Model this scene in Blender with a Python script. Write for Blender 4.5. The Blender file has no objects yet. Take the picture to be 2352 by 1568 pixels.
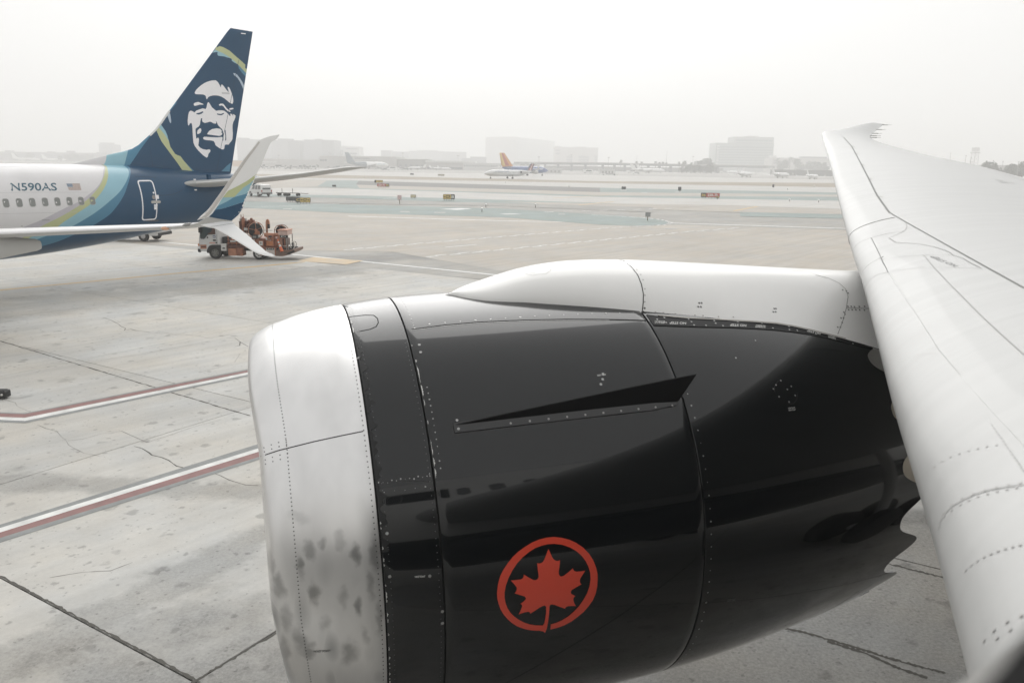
import bpy, bmesh, math, random
import numpy as np
from mathutils import Vector, Matrix
from mathutils.bvhtree import BVHTree
from mathutils.geometry import delaunay_2d_cdt
scene = bpy.context.scene
col = scene.collection
rnd = random.Random(7)

# ------------------------------------------------------------------ camera
# The photograph was measured on a 2352 x 1568 grid; F is the focal length on it.
F = 1812.97; HOR = 379.61; ROLL = 0.01494; CAM_H = 5.697
PITCH = math.atan((784 - HOR) / F)
cam_data = bpy.data.cameras.new('camera'); cam = bpy.data.objects.new('camera', cam_data)
col.objects.link(cam); scene.camera = cam
cam_data.sensor_width = 36.0; cam_data.lens = F / 2352 * 36
cam_data.clip_start = 0.01; cam_data.clip_end = 12000
_r0 = Vector((1, 0, 0)); _u0 = Vector((0, math.sin(PITCH), math.cos(PITCH))); _f0 = Vector((0, math.cos(PITCH), -math.sin(PITCH)))
_R = _r0 * math.cos(ROLL) + _u0 * math.sin(ROLL); _U = -_r0 * math.sin(ROLL) + _u0 * math.cos(ROLL)
CAMW = Matrix(((_R.x, _U.x, -_f0.x, 0), (_R.y, _U.y, -_f0.y, 0), (_R.z, _U.z, -_f0.z, CAM_H), (0, 0, 0, 1)))
cam.matrix_world = CAMW
cam_data.dof.use_dof = True; cam_data.dof.focus_distance = 14.0; cam_data.dof.aperture_fstop = 27.75 / 5.0
ORIGIN = Vector((0, 0, CAM_H))

# ------------------------------------------------------------------ sky, sun, exposure
SUN_EL = math.radians(34); SUN_AZ = math.radians(-3)      # azimuth from +Y towards +X
world = bpy.data.worlds.new('World'); scene.world = world; world.use_nodes = True
nt = world.node_tree; nt.nodes.clear()
w_out = nt.nodes.new('ShaderNodeOutputWorld'); w_bg = nt.nodes.new('ShaderNodeBackground')
w_sky = nt.nodes.new('ShaderNodeTexSky'); w_sky.sky_type = 'NISHITA'; w_sky.sun_disc = False
w_sky.sun_elevation = SUN_EL; w_sky.sun_rotation = SUN_AZ; w_sky.dust_density = 4.0; w_sky.air_density = 1.0
w_hs = nt.nodes.new('ShaderNodeHueSaturation'); w_hs.inputs['Saturation'].default_value = 0.06
w_mix = nt.nodes.new('ShaderNodeMix'); w_mix.data_type = 'RGBA'
w_mix.inputs[0].default_value = 0.93                        # a closed layer of low cloud in front of the blue
# the cloud is brightest round the hidden sun and falls off evenly away from it
w_tc = nt.nodes.new('ShaderNodeTexCoord'); w_dot = nt.nodes.new('ShaderNodeVectorMath'); w_dot.operation = 'DOT_PRODUCT'
w_dot.inputs[1].default_value = (math.sin(SUN_AZ) * math.cos(SUN_EL), math.cos(SUN_AZ) * math.cos(SUN_EL), math.sin(SUN_EL))
w_nrm = nt.nodes.new('ShaderNodeVectorMath'); w_nrm.operation = 'NORMALIZE'
nt.links.new(w_tc.outputs['Generated'], w_nrm.inputs[0]); nt.links.new(w_nrm.outputs[0], w_dot.inputs[0])
w_ac = nt.nodes.new('ShaderNodeMath'); w_ac.operation = 'ARCCOSINE'; nt.links.new(w_dot.outputs['Value'], w_ac.inputs[0])
w_sq = nt.nodes.new('ShaderNodeMath'); w_sq.operation = 'MULTIPLY'; nt.links.new(w_ac.outputs[0], w_sq.inputs[0]); nt.links.new(w_ac.outputs[0], w_sq.inputs[1])
w_ex = nt.nodes.new('ShaderNodeMath'); w_ex.operation = 'MULTIPLY'; w_ex.inputs[1].default_value = -1.0 / math.radians(34) ** 2; nt.links.new(w_sq.outputs[0], w_ex.inputs[0])
w_e = nt.nodes.new('ShaderNodeMath'); w_e.operation = 'EXPONENT'; nt.links.new(w_ex.outputs[0], w_e.inputs[0])
w_cl = nt.nodes.new('ShaderNodeMix'); w_cl.data_type = 'RGBA'; nt.links.new(w_e.outputs[0], w_cl.inputs[0])
w_cl.inputs[6].default_value = (4.6, 4.6, 4.57, 1); w_cl.inputs[7].default_value = (7.35, 7.37, 7.30, 1)
nt.links.new(w_cl.outputs[2], w_mix.inputs[7])
nt.links.new(w_sky.outputs[0], w_hs.inputs['Color']); nt.links.new(w_hs.outputs[0], w_mix.inputs[6])
nt.links.new(w_mix.outputs[2], w_bg.inputs['Color']); w_bg.inputs['Strength'].default_value = 0.150
nt.links.new(w_bg.outputs[0], w_out.inputs['Surface'])
sun_d = bpy.data.lights.new('sun', 'SUN'); sun = bpy.data.objects.new('sun', sun_d); col.objects.link(sun)
sun_d.energy = 1.5; sun_d.angle = math.radians(60); sun_d.color = (1.0, 0.985, 0.96)
_sd = Vector((math.sin(SUN_AZ) * math.cos(SUN_EL), math.cos(SUN_AZ) * math.cos(SUN_EL), math.sin(SUN_EL)))
sun.rotation_euler = _sd.to_track_quat('Z', 'Y').to_euler(); sun.location = _sd * 50
scene.view_settings.view_transform = 'Standard'; scene.view_settings.look = 'None'
scene.view_settings.exposure = 0.32; scene.view_settings.gamma = 1.0
scene.view_settings.use_curve_mapping = False
scene.render.engine = 'CYCLES'
cy = scene.cycles
cy.use_denoising = True; cy.max_bounces = 8; cy.diffuse_bounces = 3; cy.glossy_bounces = 3
cy.transmission_bounces = 4; cy.volume_bounces = 2; cy.transparent_max_bounces = 8
cy.use_adaptive_sampling = True; cy.adaptive_threshold = 0.01
cy.caustics_reflective = False; cy.caustics_refractive = False
HAZE = 0.00095

# ------------------------------------------------------------------ measuring helpers
def ray(u, v):
    x0 = (u - 1176) / F; y0 = (v - 784) / F
    return _f0 + _R * x0 - _U * y0
def ground(u, v, z=0.0):
    d = ray(u, v); t = (z - CAM_H) / d.z
    return ORIGIN + d * t
def at_depth(u, v, Y):
    d = ray(u, v); return ORIGIN + d * (Y / d.y)
def on_plane(u, v, n, c):
    d = ray(u, v); return ORIGIN + d * ((c - ORIGIN.dot(n)) / d.dot(n))

# ------------------------------------------------------------------ materials
_MC = {}
def mat(name, c, rough=0.5, metal=0.0, var=0.0, scale=2.0, bump=0.0, bscale=40.0, coat=0.0, spec=0.5, dirt=None, world_coords=False, emit=None):
    if name in _MC: return _MC[name]
    m = bpy.data.materials.new(name); m.use_nodes = True
    t = m.node_tree; b = t.nodes['Principled BSDF']
    if not isinstance(c, (tuple, list)): c = (c, c, c)
    b.inputs['Base Color'].default_value = (*c, 1); b.inputs['Roughness'].default_value = rough
    b.inputs['Metallic'].default_value = metal; b.inputs['Coat Weight'].default_value = coat
    b.inputs['Coat Roughness'].default_value = 0.04; b.inputs['Specular IOR Level'].default_value = spec
    if world_coords:
        g = t.nodes.new('ShaderNodeNewGeometry'); cv = g.outputs['Position']
    else:
        g = t.nodes.new('ShaderNodeTexCoord'); cv = g.outputs['Object']
    if var > 0:
        n = t.nodes.new('ShaderNodeTexNoise'); n.inputs['Scale'].default_value = scale; n.inputs['Detail'].default_value = 6
        n.inputs['Roughness'].default_value = 0.6
        t.links.new(cv, n.inputs['Vector'])
        mr = t.nodes.new('ShaderNodeMapRange'); mr.inputs['From Min'].default_value = 0.25; mr.inputs['From Max'].default_value = 0.75
        t.links.new(n.outputs['Fac'], mr.inputs['Value'])
        mx = t.nodes.new('ShaderNodeMix'); mx.data_type = 'RGBA'
        d = dirt if dirt else tuple(x * (1 - var) for x in c)
        mx.inputs[6].default_value = (*d, 1); mx.inputs[7].default_value = (*[min(1, x * (1 + var * 0.6)) for x in c], 1)
        t.links.new(mr.outputs['Result'], mx.inputs[0]); t.links.new(mx.outputs[2], b.inputs['Base Color'])
        mr2 = t.nodes.new('ShaderNodeMapRange'); mr2.inputs['To Min'].default_value = max(0, rough - 0.08); mr2.inputs['To Max'].default_value = min(1, rough + 0.12)
        t.links.new(n.outputs['Fac'], mr2.inputs['Value']); t.links.new(mr2.outputs['Result'], b.inputs['Roughness'])
    if bump > 0:
        n2 = t.nodes.new('ShaderNodeTexNoise'); n2.inputs['Scale'].default_value = bscale; n2.inputs['Detail'].default_value = 4
        t.links.new(cv, n2.inputs['Vector'])
        bp = t.nodes.new('ShaderNodeBump'); bp.inputs['Strength'].default_value = bump; bp.inputs['Distance'].default_value = 0.01
        t.links.new(n2.outputs['Fac'], bp.inputs['Height']); t.links.new(bp.outputs['Normal'], b.inputs['Normal'])
    _MC[name] = m
    return m

# ------------------------------------------------------------------ mesh building
class MB:
    def __init__(s): s.v = []; s.f = []; s.m = []
    def add(s, vs, fs, m=0):
        k = len(s.v); s.v += [tuple(p) for p in vs]; s.f += [tuple(i + k for i in q) for q in fs]; s.m += [m] * len(fs); return s
    def box(s, x0, x1, y0, y1, z0, z1, m=0):
        vs = [(x0, y0, z0), (x1, y0, z0), (x1, y1, z0), (x0, y1, z0), (x0, y0, z1), (x1, y0, z1), (x1, y1, z1), (x0, y1, z1)]
        return s.add(vs, [(3, 2, 1, 0), (4, 5, 6, 7), (0, 1, 5, 4), (1, 2, 6, 5), (2, 3, 7, 6), (3, 0, 4, 7)], m)
    def bbox(s, x0, x1, y0, y1, z0, z1, b=0.02, m=0):
        """box with chamfered edges"""
        bm = bmesh.new(); bmesh.ops.create_cube(bm, size=1)
        for v in bm.verts: v.co = Vector(((x0 + x1) / 2 + v.co.x * (x1 - x0), (y0 + y1) / 2 + v.co.y * (y1 - y0), (z0 + z1) / 2 + v.co.z * (z1 - z0)))
        bmesh.ops.bevel(bm, geom=bm.edges[:], offset=b, segments=1, affect='EDGES')
        bm.verts.index_update()
        s.add([v.co[:] for v in bm.verts], [[v.index for v in f.verts] for f in bm.faces], m); bm.free(); return s
    def cyl(s, p0, p1, r0, r1=None, n=12, cap=True, m=0):
        p0 = Vector(p0); p1 = Vector(p1); r1 = r0 if r1 is None else r1
        ax = (p1 - p0).normalized(); t = ax.orthogonal().normalized(); b = ax.cross(t)
        vs = []
        for p, r in ((p0, r0), (p1, r1)):
            for i in range(n):
                a = 2 * math.pi * i / n; vs.append(p + (t * math.cos(a) + b * math.sin(a)) * r)
        fs = [(i, (i + 1) % n, n + (i + 1) % n, n + i) for i in range(n)]
        if cap: fs += [tuple(range(n - 1, -1, -1)), tuple(range(n, 2 * n))]
        return s.add(vs, fs, m)
    def tube(s, pts, r, n=8, m=0, closed=False):
        pts = [Vector(p) for p in pts]; L = len(pts); vs = []; prev = None
        for i, p in enumerate(pts):
            a = pts[(i - 1) % L] if (closed or i > 0) else p; c = pts[(i + 1) % L] if (closed or i < L - 1) else p
            d = (c - a).normalized()
            t = (prev - d * prev.dot(d)).normalized() if prev is not None and (prev - d * prev.dot(d)).length > 1e-5 else d.orthogonal().normalized()
            prev = t; b = d.cross(t); rr = r[i] if isinstance(r, (list, tuple)) else r
            for k in range(n):
                w = 2 * math.pi * k / n; vs.append(p + (t * math.cos(w) + b * math.sin(w)) * rr)
        fs = []
        for i in range(L if closed else L - 1):
            j = (i + 1) % L
            for k in range(n): fs.append((i * n + k, i * n + (k + 1) % n, j * n + (k + 1) % n, j * n + k))
        if not closed: fs += [tuple(range(n - 1, -1, -1)), tuple(range((L - 1) * n, L * n))]
        return s.add(vs, fs, m)
    def loft(s, loops, caps=(True, True), closed=True, m=0):
        n = len(loops[0]); vs = [p for lp in loops for p in lp]; fs = []
        for i in range(len(loops) - 1):
            for k in range(n if closed else n - 1):
                k2 = (k + 1) % n; fs.append((i * n + k, i * n + k2, (i + 1) * n + k2, (i + 1) * n + k))
        if caps[0]: fs.append(tuple(range(n - 1, -1, -1)))
        if caps[1]: fs.append(tuple(range((len(loops) - 1) * n, len(loops) * n)))
        return s.add(vs, fs, m)
    def prism(s, poly, axis, a0, a1, m=0):
        """extrude a 2D polygon along axis 'x','y' or 'z'"""
        def P(p, a): return {'x': (a, p[0], p[1]), 'y': (p[0], a, p[1]), 'z': (p[0], p[1], a)}[axis]
        return s.loft([[P(p, a0) for p in poly], [P(p, a1) for p in poly]], m=m)
    def lathe(s, prof, c, axis, n=24, m=0, cap=(False, False)):
        """prof: [(a, r)] along axis through c"""
        c = Vector(c); ax = Vector(axis).normalized(); t = ax.orthogonal().normalized(); b = ax.cross(t)
        loops = [[c + ax * a + (t * math.cos(2 * math.pi * k / n) + b * math.sin(2 * math.pi * k / n)) * r for k in range(n)] for a, r in prof]
        return s.loft(loops, caps=cap, m=m)
    def xf(s, M):
        s.v = [tuple(M @ Vector(p)) for p in s.v]; return s
    def mesh(s, name, mats, smooth=None):
        me = bpy.data.meshes.new(name); me.from_pydata(s.v, [], s.f)
        for mm in (mats if isinstance(mats, (list, tuple)) else [mats]): me.materials.append(mm)
        if any(s.m): me.polygons.foreach_set('material_index', s.m)
        bm = bmesh.new(); bm.from_mesh(me); bmesh.ops.recalc_face_normals(bm, faces=bm.faces); bm.to_mesh(me); bm.free()
        if smooth is not None:
            me.polygons.foreach_set('use_smooth', [True] * len(me.polygons)); me.set_sharp_from_angle(angle=math.radians(smooth))
        me.update(); return me
    def build(s, name, mats, parent=None, smooth=None, label=None, kind=None):
        return link(name, s.mesh(name, mats, smooth), parent, label, kind)

WM = {}
def wm(o): return WM[o.name] if o.name in WM else Matrix()
def link(name, data, parent=None, label=None, kind=None, M=None):
    o = bpy.data.objects.new(name, data); col.objects.link(o)
    if parent is not None: o.parent = parent
    if M is not None: o.matrix_basis = M
    WM[o.name] = (wm(parent) if parent is not None else Matrix()) @ (M if M is not None else Matrix())
    if label: o['label'] = label
    if kind: o['kind'] = kind
    return o
def thing(name, label, cat, M=None, group=None):
    o = link(name, None, None, label, None, M if M is not None else Matrix()); o['category'] = cat
    o.empty_display_size = 0.5
    if group: o['group'] = group
    return o
def tag(o, label, cat, group=None):
    o['label'] = label; o['category'] = cat
    if group: o['group'] = group
    return o
def place(x, y, z=0, rz=0, s=1.0): return Matrix.Translation((x, y, z)) @ Matrix.Rotation(rz, 4, 'Z') @ Matrix.Scale(s, 4)
def copy_tree(o, M, parent=None, top=True):
    c = o.copy(); col.objects.link(c); c.parent = parent
    if M is not None: c.matrix_basis = M
    WM[c.name] = (wm(parent) if parent is not None else Matrix()) @ c.matrix_basis
    for ch in list(o.children): copy_tree(ch, None, c, False)
    return c
def bvh_of(objs):
    vs = []; fs = []
    for o in objs:
        M = wm(o); k = len(vs); vs += [M @ v.co for v in o.data.vertices]; fs += [[i + k for i in p.vertices] for p in o.data.polygons]
    return BVHTree.FromPolygons(vs, fs)

# marks that lie on a curved skin: found by sighting, then built on the skin itself
def sight(bvh, u, v, off):
    d = ray(u, v).normalized(); h, n, i, t = bvh.ray_cast(ORIGIN, d)
    if h is None: return None, None
    if n.dot(d) > 0: n = -n
    return h + n * off, n
def resample(poly, step, closed=True):
    out = []; L = len(poly)
    for i in range(L if closed else L - 1):
        p = poly[i]; q = poly[(i + 1) % L]; k = max(1, int(math.hypot(q[0] - p[0], q[1] - p[1]) / step + 0.5))
        out += [(p[0] + (q[0] - p[0]) * j / k, p[1] + (q[1] - p[1]) * j / k) for j in range(k)]
    if not closed: out.append(poly[-1])
    return out
def decal(name, polys, bvh, off, material, parent, step=6.0, label=None, kind=None, conv=None):
    if len(polys) > 1: return [decal(name, [q_], bvh, off, material, parent, step, label, kind, conv) for q_ in polys]
    Mi = wm(parent).inverted(); mb = MB()
    for poly in polys:
        if conv: poly = [conv(*p) for p in poly]
        pl = resample(poly, step); n = len(pl)
        vs = [Vector(p) for p in pl]; es = [(i, (i + 1) % n) for i in range(n)]
        x0 = min(p[0] for p in pl); x1 = max(p[0] for p in pl); y0 = min(p[1] for p in pl); y1 = max(p[1] for p in pl)
        gx = x0 + step / 2
        while gx < x1:
            gy = y0 + step / 2
            while gy < y1: vs.append(Vector((gx + rnd.uniform(-.1, .1) * step, gy + rnd.uniform(-.1, .1) * step))); gy += step
            gx += step
        r = delaunay_2d_cdt(vs, es, [], 1, 1e-4)
        P = []; ok = True
        for p in r[0]:
            h, nn = sight(bvh, p[0], p[1], off); P.append(h)
        fs = [tuple(f) for f in r[2] if all(P[i] is not None for i in f)]
        use = sorted({i for f in fs for i in f}); ix = {i: k for k, i in enumerate(use)}
        mb.add([Mi @ P[i] for i in use], [tuple(ix[i] for i in f) for f in fs])
    me = bpy.data.meshes.new(name); me.from_pydata(mb.v, [], mb.f); me.materials.append(material)
    me.polygons.foreach_set('use_smooth', [True] * len(me.polygons)); me.update()
    return link(name, me, parent, label, kind)
def stroke(name, lines, width, bvh, off, material, parent, step=12.0, conv=None, wob=0.0, label=None, kind=None):
    if len(lines) > 1 and kind is None: return [stroke(name, [l_], width, bvh, off, material, parent, step, conv, wob, label) for l_ in lines]
    Mi = wm(parent).inverted(); mb = MB()
    for ln in lines:
        if conv: ln = [conv(*p) for p in ln]
        ps = []
        for p in resample(ln, step, False):
            h, n = sight(bvh, p[0], p[1], off)
            if h is None:
                ribbon(mb, ps, width, Mi, wob); ps = []
            else: ps.append((h, n))
        ribbon(mb, ps, width, Mi, wob)
    me = bpy.data.meshes.new(name); me.from_pydata(mb.v, [], mb.f); me.materials.append(material); me.update()
    return link(name, me, parent, label, kind)
def ribbon(mb, ps, width, Mi, wob=0.0):
    if len(ps) < 2: return
    vs = []
    for i, (p, n) in enumerate(ps):
        a = ps[max(0, i - 1)][0]; b = ps[min(len(ps) - 1, i + 1)][0]
        t = (b - a); c = n.cross(t)
        if c.length < 1e-9: c = Vector((1, 0, 0))
        c.normalize(); w = width / 2 * (1 + wob * rnd.uniform(-1, 1))
        vs += [Mi @ (p + c * w), Mi @ (p - c * w)]
    mb.add(vs, [(2 * i, 2 * i + 1, 2 * i + 3, 2 * i + 2) for i in range(len(ps) - 1)])
def dots(name, pts, r, bvh, off, material, parent, conv=None, kind='stuff', jit=0.0):
    Mi = wm(parent).inverted(); mb = MB()
    for p in pts:
        if conv: p = conv(*p)
        h, n = sight(bvh, p[0], p[1], off)
        if h is None: continue
        t = n.orthogonal().normalized(); b = n.cross(t); rr = r * (1 + jit * rnd.uniform(-1, 1))
        mb.add([Mi @ (h + (t * math.cos(k * math.pi / 3) + b * math.sin(k * math.pi / 3)) * rr) for k in range(6)], [tuple(range(6))])
    me = bpy.data.meshes.new(name); me.from_pydata(mb.v, [], mb.f); me.materials.append(material); me.update()
    return link(name, me, parent, None, kind)
def text_mesh(body, bold=0.0):
    cu = bpy.data.curves.new('lettering', 'FONT'); cu.body = body; cu.size = 1.0; cu.resolution_u = 3; cu.offset = bold
    o = bpy.data.objects.new('lettering', cu); col.objects.link(o)
    dg = bpy.context.evaluated_depsgraph_get(); me = bpy.data.meshes.new_from_object(o.evaluated_get(dg))
    vs = [(v.co.x, v.co.y) for v in me.vertices]; fs = [tuple(p.vertices) for p in me.polygons]
    bpy.data.objects.remove(o); bpy.data.curves.remove(cu); bpy.data.meshes.remove(me)
    x0 = min(p[0] for p in vs); x1 = max(p[0] for p in vs); y0 = min(p[1] for p in vs); y1 = max(p[1] for p in vs)
    return [((x - x0) / (x1 - x0), (y - y0) / (y1 - y0)) for x, y in vs], fs, (x1 - x0) / (y1 - y0)
def text_on(name, body, func, material, parent, bold=0.0, label=None):
    """func maps the unit text box (0..1, 0..1) to a point in the parent's space"""
    vs, fs, asp = text_mesh(body, bold)
    P = [func(x, y) for x, y in vs]; fs = [f for f in fs if all(P[i] is not None for i in f)]
    me = bpy.data.meshes.new(name); me.from_pydata([p if p is not None else (0, 0, 0) for p in P], [], fs); me.materials.append(material); me.update()
    return link(name, me, parent, label)
def text_sight(name, body, p0, px, py, bvh, off, material, parent, bold=0.0):
    """p0 = start of the baseline, px = end of the baseline, py = top of the first letter (all as sighted)"""
    Mi = wm(parent).inverted()
    def fn(x, y):
        h, n = sight(bvh, p0[0] + (px[0] - p0[0]) * x + (py[0] - p0[0]) * y, p0[1] + (px[1] - p0[1]) * x + (py[1] - p0[1]) * y, off)
        return None if h is None else tuple(Mi @ h)
    return text_on(name, body, fn, material, parent, bold)
def hermite(xs, ys, x):
    """monotone-ish cubic through the points"""
    xs = np.asarray(xs, float); ys = np.asarray(ys, float); x = np.asarray(x, float)
    d = np.diff(ys) / np.diff(xs); m = np.zeros(len(xs)); m[1:-1] = (d[1:] + d[:-1]) / 2; m[0] = d[0]; m[-1] = d[-1]
    for i in range(len(d)):
        if abs(d[i]) < 1e-12: m[i] = m[i + 1] = 0
    i = np.clip(np.searchsorted(xs, x) - 1, 0, len(xs) - 2); hh = xs[i + 1] - xs[i]; t = np.clip((x - xs[i]) / hh, 0, 1)
    return ys[i] * (1 + 2 * t) * (1 - t) ** 2 + hh * m[i] * t * (1 - t) ** 2 + ys[i + 1] * t * t * (3 - 2 * t) + hh * m[i + 1] * t * t * (t - 1)

ORD = ['first', 'second', 'third', 'fourth', 'fifth', 'sixth', 'seventh', 'eighth', 'ninth', 'tenth', 'eleventh', 'twelfth', 'thirteenth', 'fourteenth', 'fifteenth', 'sixteenth', 'seventeenth', 'eighteenth', 'nineteenth', 'twentieth']

# ================================================================== GROUND
def pavement_mat(name, c, spots=True, bands=(), stain=0.22, fine=0.10, tint=0.05, rough=0.75):
    m = bpy.data.materials.new(name); m.use_nodes = True; t = m.node_tree; b = t.nodes['Principled BSDF']
    N = t.nodes.new; Lk = t.links.new
    g = N('ShaderNodeNewGeometry'); pos = g.outputs['Position']
    def noise(scale, det=5, rough_=0.6, vec=None, dist=0.0):
        n = N('ShaderNodeTexNoise'); n.inputs['Scale'].default_value = scale; n.inputs['Detail'].default_value = det
        n.inputs['Roughness'].default_value = rough_; n.inputs['Distortion'].default_value = dist; Lk(vec if vec else pos, n.inputs['Vector']); return n.outputs['Fac']
    def rng(v, a, bb, c0, c1):
        r = N('ShaderNodeMapRange'); r.inputs['From Min'].default_value = a; r.inputs['From Max'].default_value = bb
        r.inputs['To Min'].default_value = c0; r.inputs['To Max'].default_value = c1; Lk(v, r.inputs['Value']); return r.outputs['Result']
    def mul(a, bb):
        q = N('ShaderNodeMath'); q.operation = 'MULTIPLY'
        for i, x in enumerate((a, bb)):
            if isinstance(x, (int, float)): q.inputs[i].default_value = x
            else: Lk(x, q.inputs[i])
        return q.outputs[0]
    f = rng(noise(0.11, 6, 0.65), 0.3, 0.7, 1 - stain, 1 + stain * 0.5)
    f = mul(f, rng(noise(0.9, 6, 0.6), 0.3, 0.75, 1 - stain * 0.35, 1.06))
    f = mul(f, rng(noise(14, 4, 0.7), 0.3, 0.7, 1 - fine * 0.8, 1 + fine * 0.7))
    f = mul(f, rng(noise(90, 3, 0.7), 0.3, 0.7, 1 - fine, 1 + fine))
    if spots:                                            # old oil drips and rubber marks
        for sc, th, s in ((0.8, 0.13, 0.76), (2.3, 0.16, 0.72), (5.5, 0.16, 0.70), (12.0, 0.15, 0.70)):
            v = N('ShaderNodeTexVoronoi'); v.inputs['Scale'].default_value = sc
            mp = N('ShaderNodeVectorMath'); mp.operation = 'ADD'
            nn = N('ShaderNodeTexNoise'); nn.inputs['Scale'].default_value = sc * 2.5; Lk(pos, nn.inputs['Vector'])
            sc_ = N('ShaderNodeVectorMath'); sc_.operation = 'SCALE'; sc_.inputs['Scale'].default_value = 0.6 / sc; Lk(nn.outputs['Color'], sc_.inputs[0])
            Lk(pos, mp.inputs[0]); Lk(sc_.outputs[0], mp.inputs[1]); Lk(mp.outputs[0], v.inputs['Vector'])
            sz = N('ShaderNodeSeparateColor'); Lk(v.outputs['Color'], sz.inputs[0])
            lim = rng(sz.outputs[0], 0.45, 1.0, 0.0, th * 1.9)
            df = N('ShaderNodeMath'); df.operation = 'SUBTRACT'; Lk(lim, df.inputs[0]); Lk(v.outputs['Distance'], df.inputs[1])
            f = mul(f, rng(df.outputs[0], -0.03, 0.10, 1.0, s))
    for (p, q, hw, st, ns) in bands:                     # worn strips and painted shade, each along its own line on the ground
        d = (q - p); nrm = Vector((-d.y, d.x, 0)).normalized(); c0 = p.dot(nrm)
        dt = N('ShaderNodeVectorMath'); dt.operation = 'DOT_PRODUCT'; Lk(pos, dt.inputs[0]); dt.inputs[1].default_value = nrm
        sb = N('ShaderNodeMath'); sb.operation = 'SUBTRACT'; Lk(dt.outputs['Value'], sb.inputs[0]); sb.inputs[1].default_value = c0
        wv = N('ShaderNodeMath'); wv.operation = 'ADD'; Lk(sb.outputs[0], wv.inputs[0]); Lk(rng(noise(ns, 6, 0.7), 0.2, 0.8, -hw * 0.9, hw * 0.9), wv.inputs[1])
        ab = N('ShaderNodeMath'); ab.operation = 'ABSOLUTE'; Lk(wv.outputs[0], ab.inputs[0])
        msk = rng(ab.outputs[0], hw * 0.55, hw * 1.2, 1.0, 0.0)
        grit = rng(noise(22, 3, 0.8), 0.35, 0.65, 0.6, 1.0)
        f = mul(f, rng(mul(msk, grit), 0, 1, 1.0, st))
    sm = N('ShaderNodeMapping'); sm.inputs['Rotation'].default_value = (0, 0, math.radians(-52)); Lk(pos, sm.inputs['Vector'])
    sm2 = N('ShaderNodeMapping'); sm2.inputs['Scale'].default_value = (0.05, 1.6, 1); Lk(sm.outputs[0], sm2.inputs['Vector'])
    f = mul(f, rng(noise(1.0, 5, 0.65, sm2.outputs[0]), 0.36, 0.62, 0.90, 1.03))
    oi = N('ShaderNodeObjectInfo')
    f = mul(f, rng(oi.outputs['Random'], 0, 1, 1 - tint, 1 + tint))
    mx = N('ShaderNodeVectorMath'); mx.operation = 'SCALE'; mx.inputs[0].default_value = c; Lk(f, mx.inputs['Scale'])
    hue = N('ShaderNodeMix'); hue.data_type = 'RGBA'; hue.blend_type = 'MULTIPLY'; hue.inputs[0].default_value = 1
    tn = N('ShaderNodeMix'); tn.data_type = 'RGBA'; Lk(rng(noise(0.35, 4), 0.35, 0.65, 0, 1), tn.inputs[0])
    tn.inputs[6].default_value = (1.03, 1.0, 0.95, 1); tn.inputs[7].default_value = (0.98, 1.0, 1.02, 1)
    Lk(mx.outputs[0], hue.inputs[6]); Lk(tn.outputs[2], hue.inputs[7])
    Lk(hue.outputs[2], b.inputs['Base Color']); b.inputs['Roughness'].default_value = rough; b.inputs['Specular IOR Level'].default_value = 0.3
    bp = N('ShaderNodeBump'); bp.inputs['Strength'].default_value = 0.15; bp.inputs['Distance'].default_value = 0.01
    Lk(noise(60, 4, 0.7), bp.inputs['Height']); Lk(bp.outputs['Normal'], b.inputs['Normal'])
    return m
wear_and_shade = [(ground(60, 1500), ground(600, 1232), 0.42, 0.64, 1.3),
        (ground(0, 1105), ground(590, 1128), 0.42, 0.66, 1.1),
        (ground(0, 712), ground(690, 628), 2.6, 0.66, 0.5),
        (ground(2100, 1400), ground(1500, 1560), 3.0, 0.5, 0.4)]  # stained concrete, darkened further as painted shade under wing and fuselage
M_CONC = pavement_mat('apron_concrete', (0.55, 0.54, 0.515), bands=wear_and_shade, stain=0.17, fine=0.055)
M_ASPH = pavement_mat('asphalt', (0.375, 0.365, 0.345), spots=False, bands=[(ground(0, 640), ground(700, 600), 2.5, 0.7, 0.4)], fine=0.07)
M_TAN = pavement_mat('sandy_asphalt', (0.44, 0.41, 0.37), spots=False, stain=0.12, fine=0.05)
M_TAXI = pavement_mat('pale_taxiway', (0.52, 0.51, 0.49), spots=False, stain=0.10, fine=0.04)
M_DARK = pavement_mat('dark_asphalt', (0.215, 0.21, 0.205), spots=False, stain=0.10, fine=0.04)
M_TEAL = pavement_mat('green_painted_asphalt', (0.285, 0.335, 0.325), spots=False, stain=0.16, fine=0.05)
M_DRY = pavement_mat('dry_grass', (0.34, 0.29, 0.225), spots=False, stain=0.3, fine=0.15)
M_JOINT = mat('joint_filler', (0.085, 0.08, 0.075), 0.9, var=0.4, scale=5, world_coords=True)
M_WPAINT = mat('white_paint_line', (0.70, 0.70, 0.68), 0.6, var=0.28, scale=2.2, world_coords=True)
M_RPAINT = mat('red_paint_line', (0.25, 0.125, 0.115), 0.6, var=0.35, scale=3, world_coords=True)
M_DPAINT = mat('grey_paint_border', (0.25, 0.26, 0.255), 0.7, var=0.25, scale=4, world_coords=True)
M_YPAINT = mat('yellow_paint_line', (0.58, 0.38, 0.13), 0.65, var=0.25, scale=1.5, world_coords=True, dirt=(0.45, 0.35, 0.21))
M_OPAINT = mat('worn_orange_paint', (0.55, 0.40, 0.22), 0.7, var=0.35, scale=0.8, world_coords=True, dirt=(0.42, 0.38, 0.32))

def gpoly(name, poly, z, material, parent=None, kind=None):
    ps = [ground(u, v, z) for u, v in poly]
    mb = MB(); mb.add(ps, [tuple(range(len(ps)))])
    o = mb.build(name, material, parent, kind=kind)
    for p in o.data.polygons:
        if p.normal.z < 0: p.flip()
    return o
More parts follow.
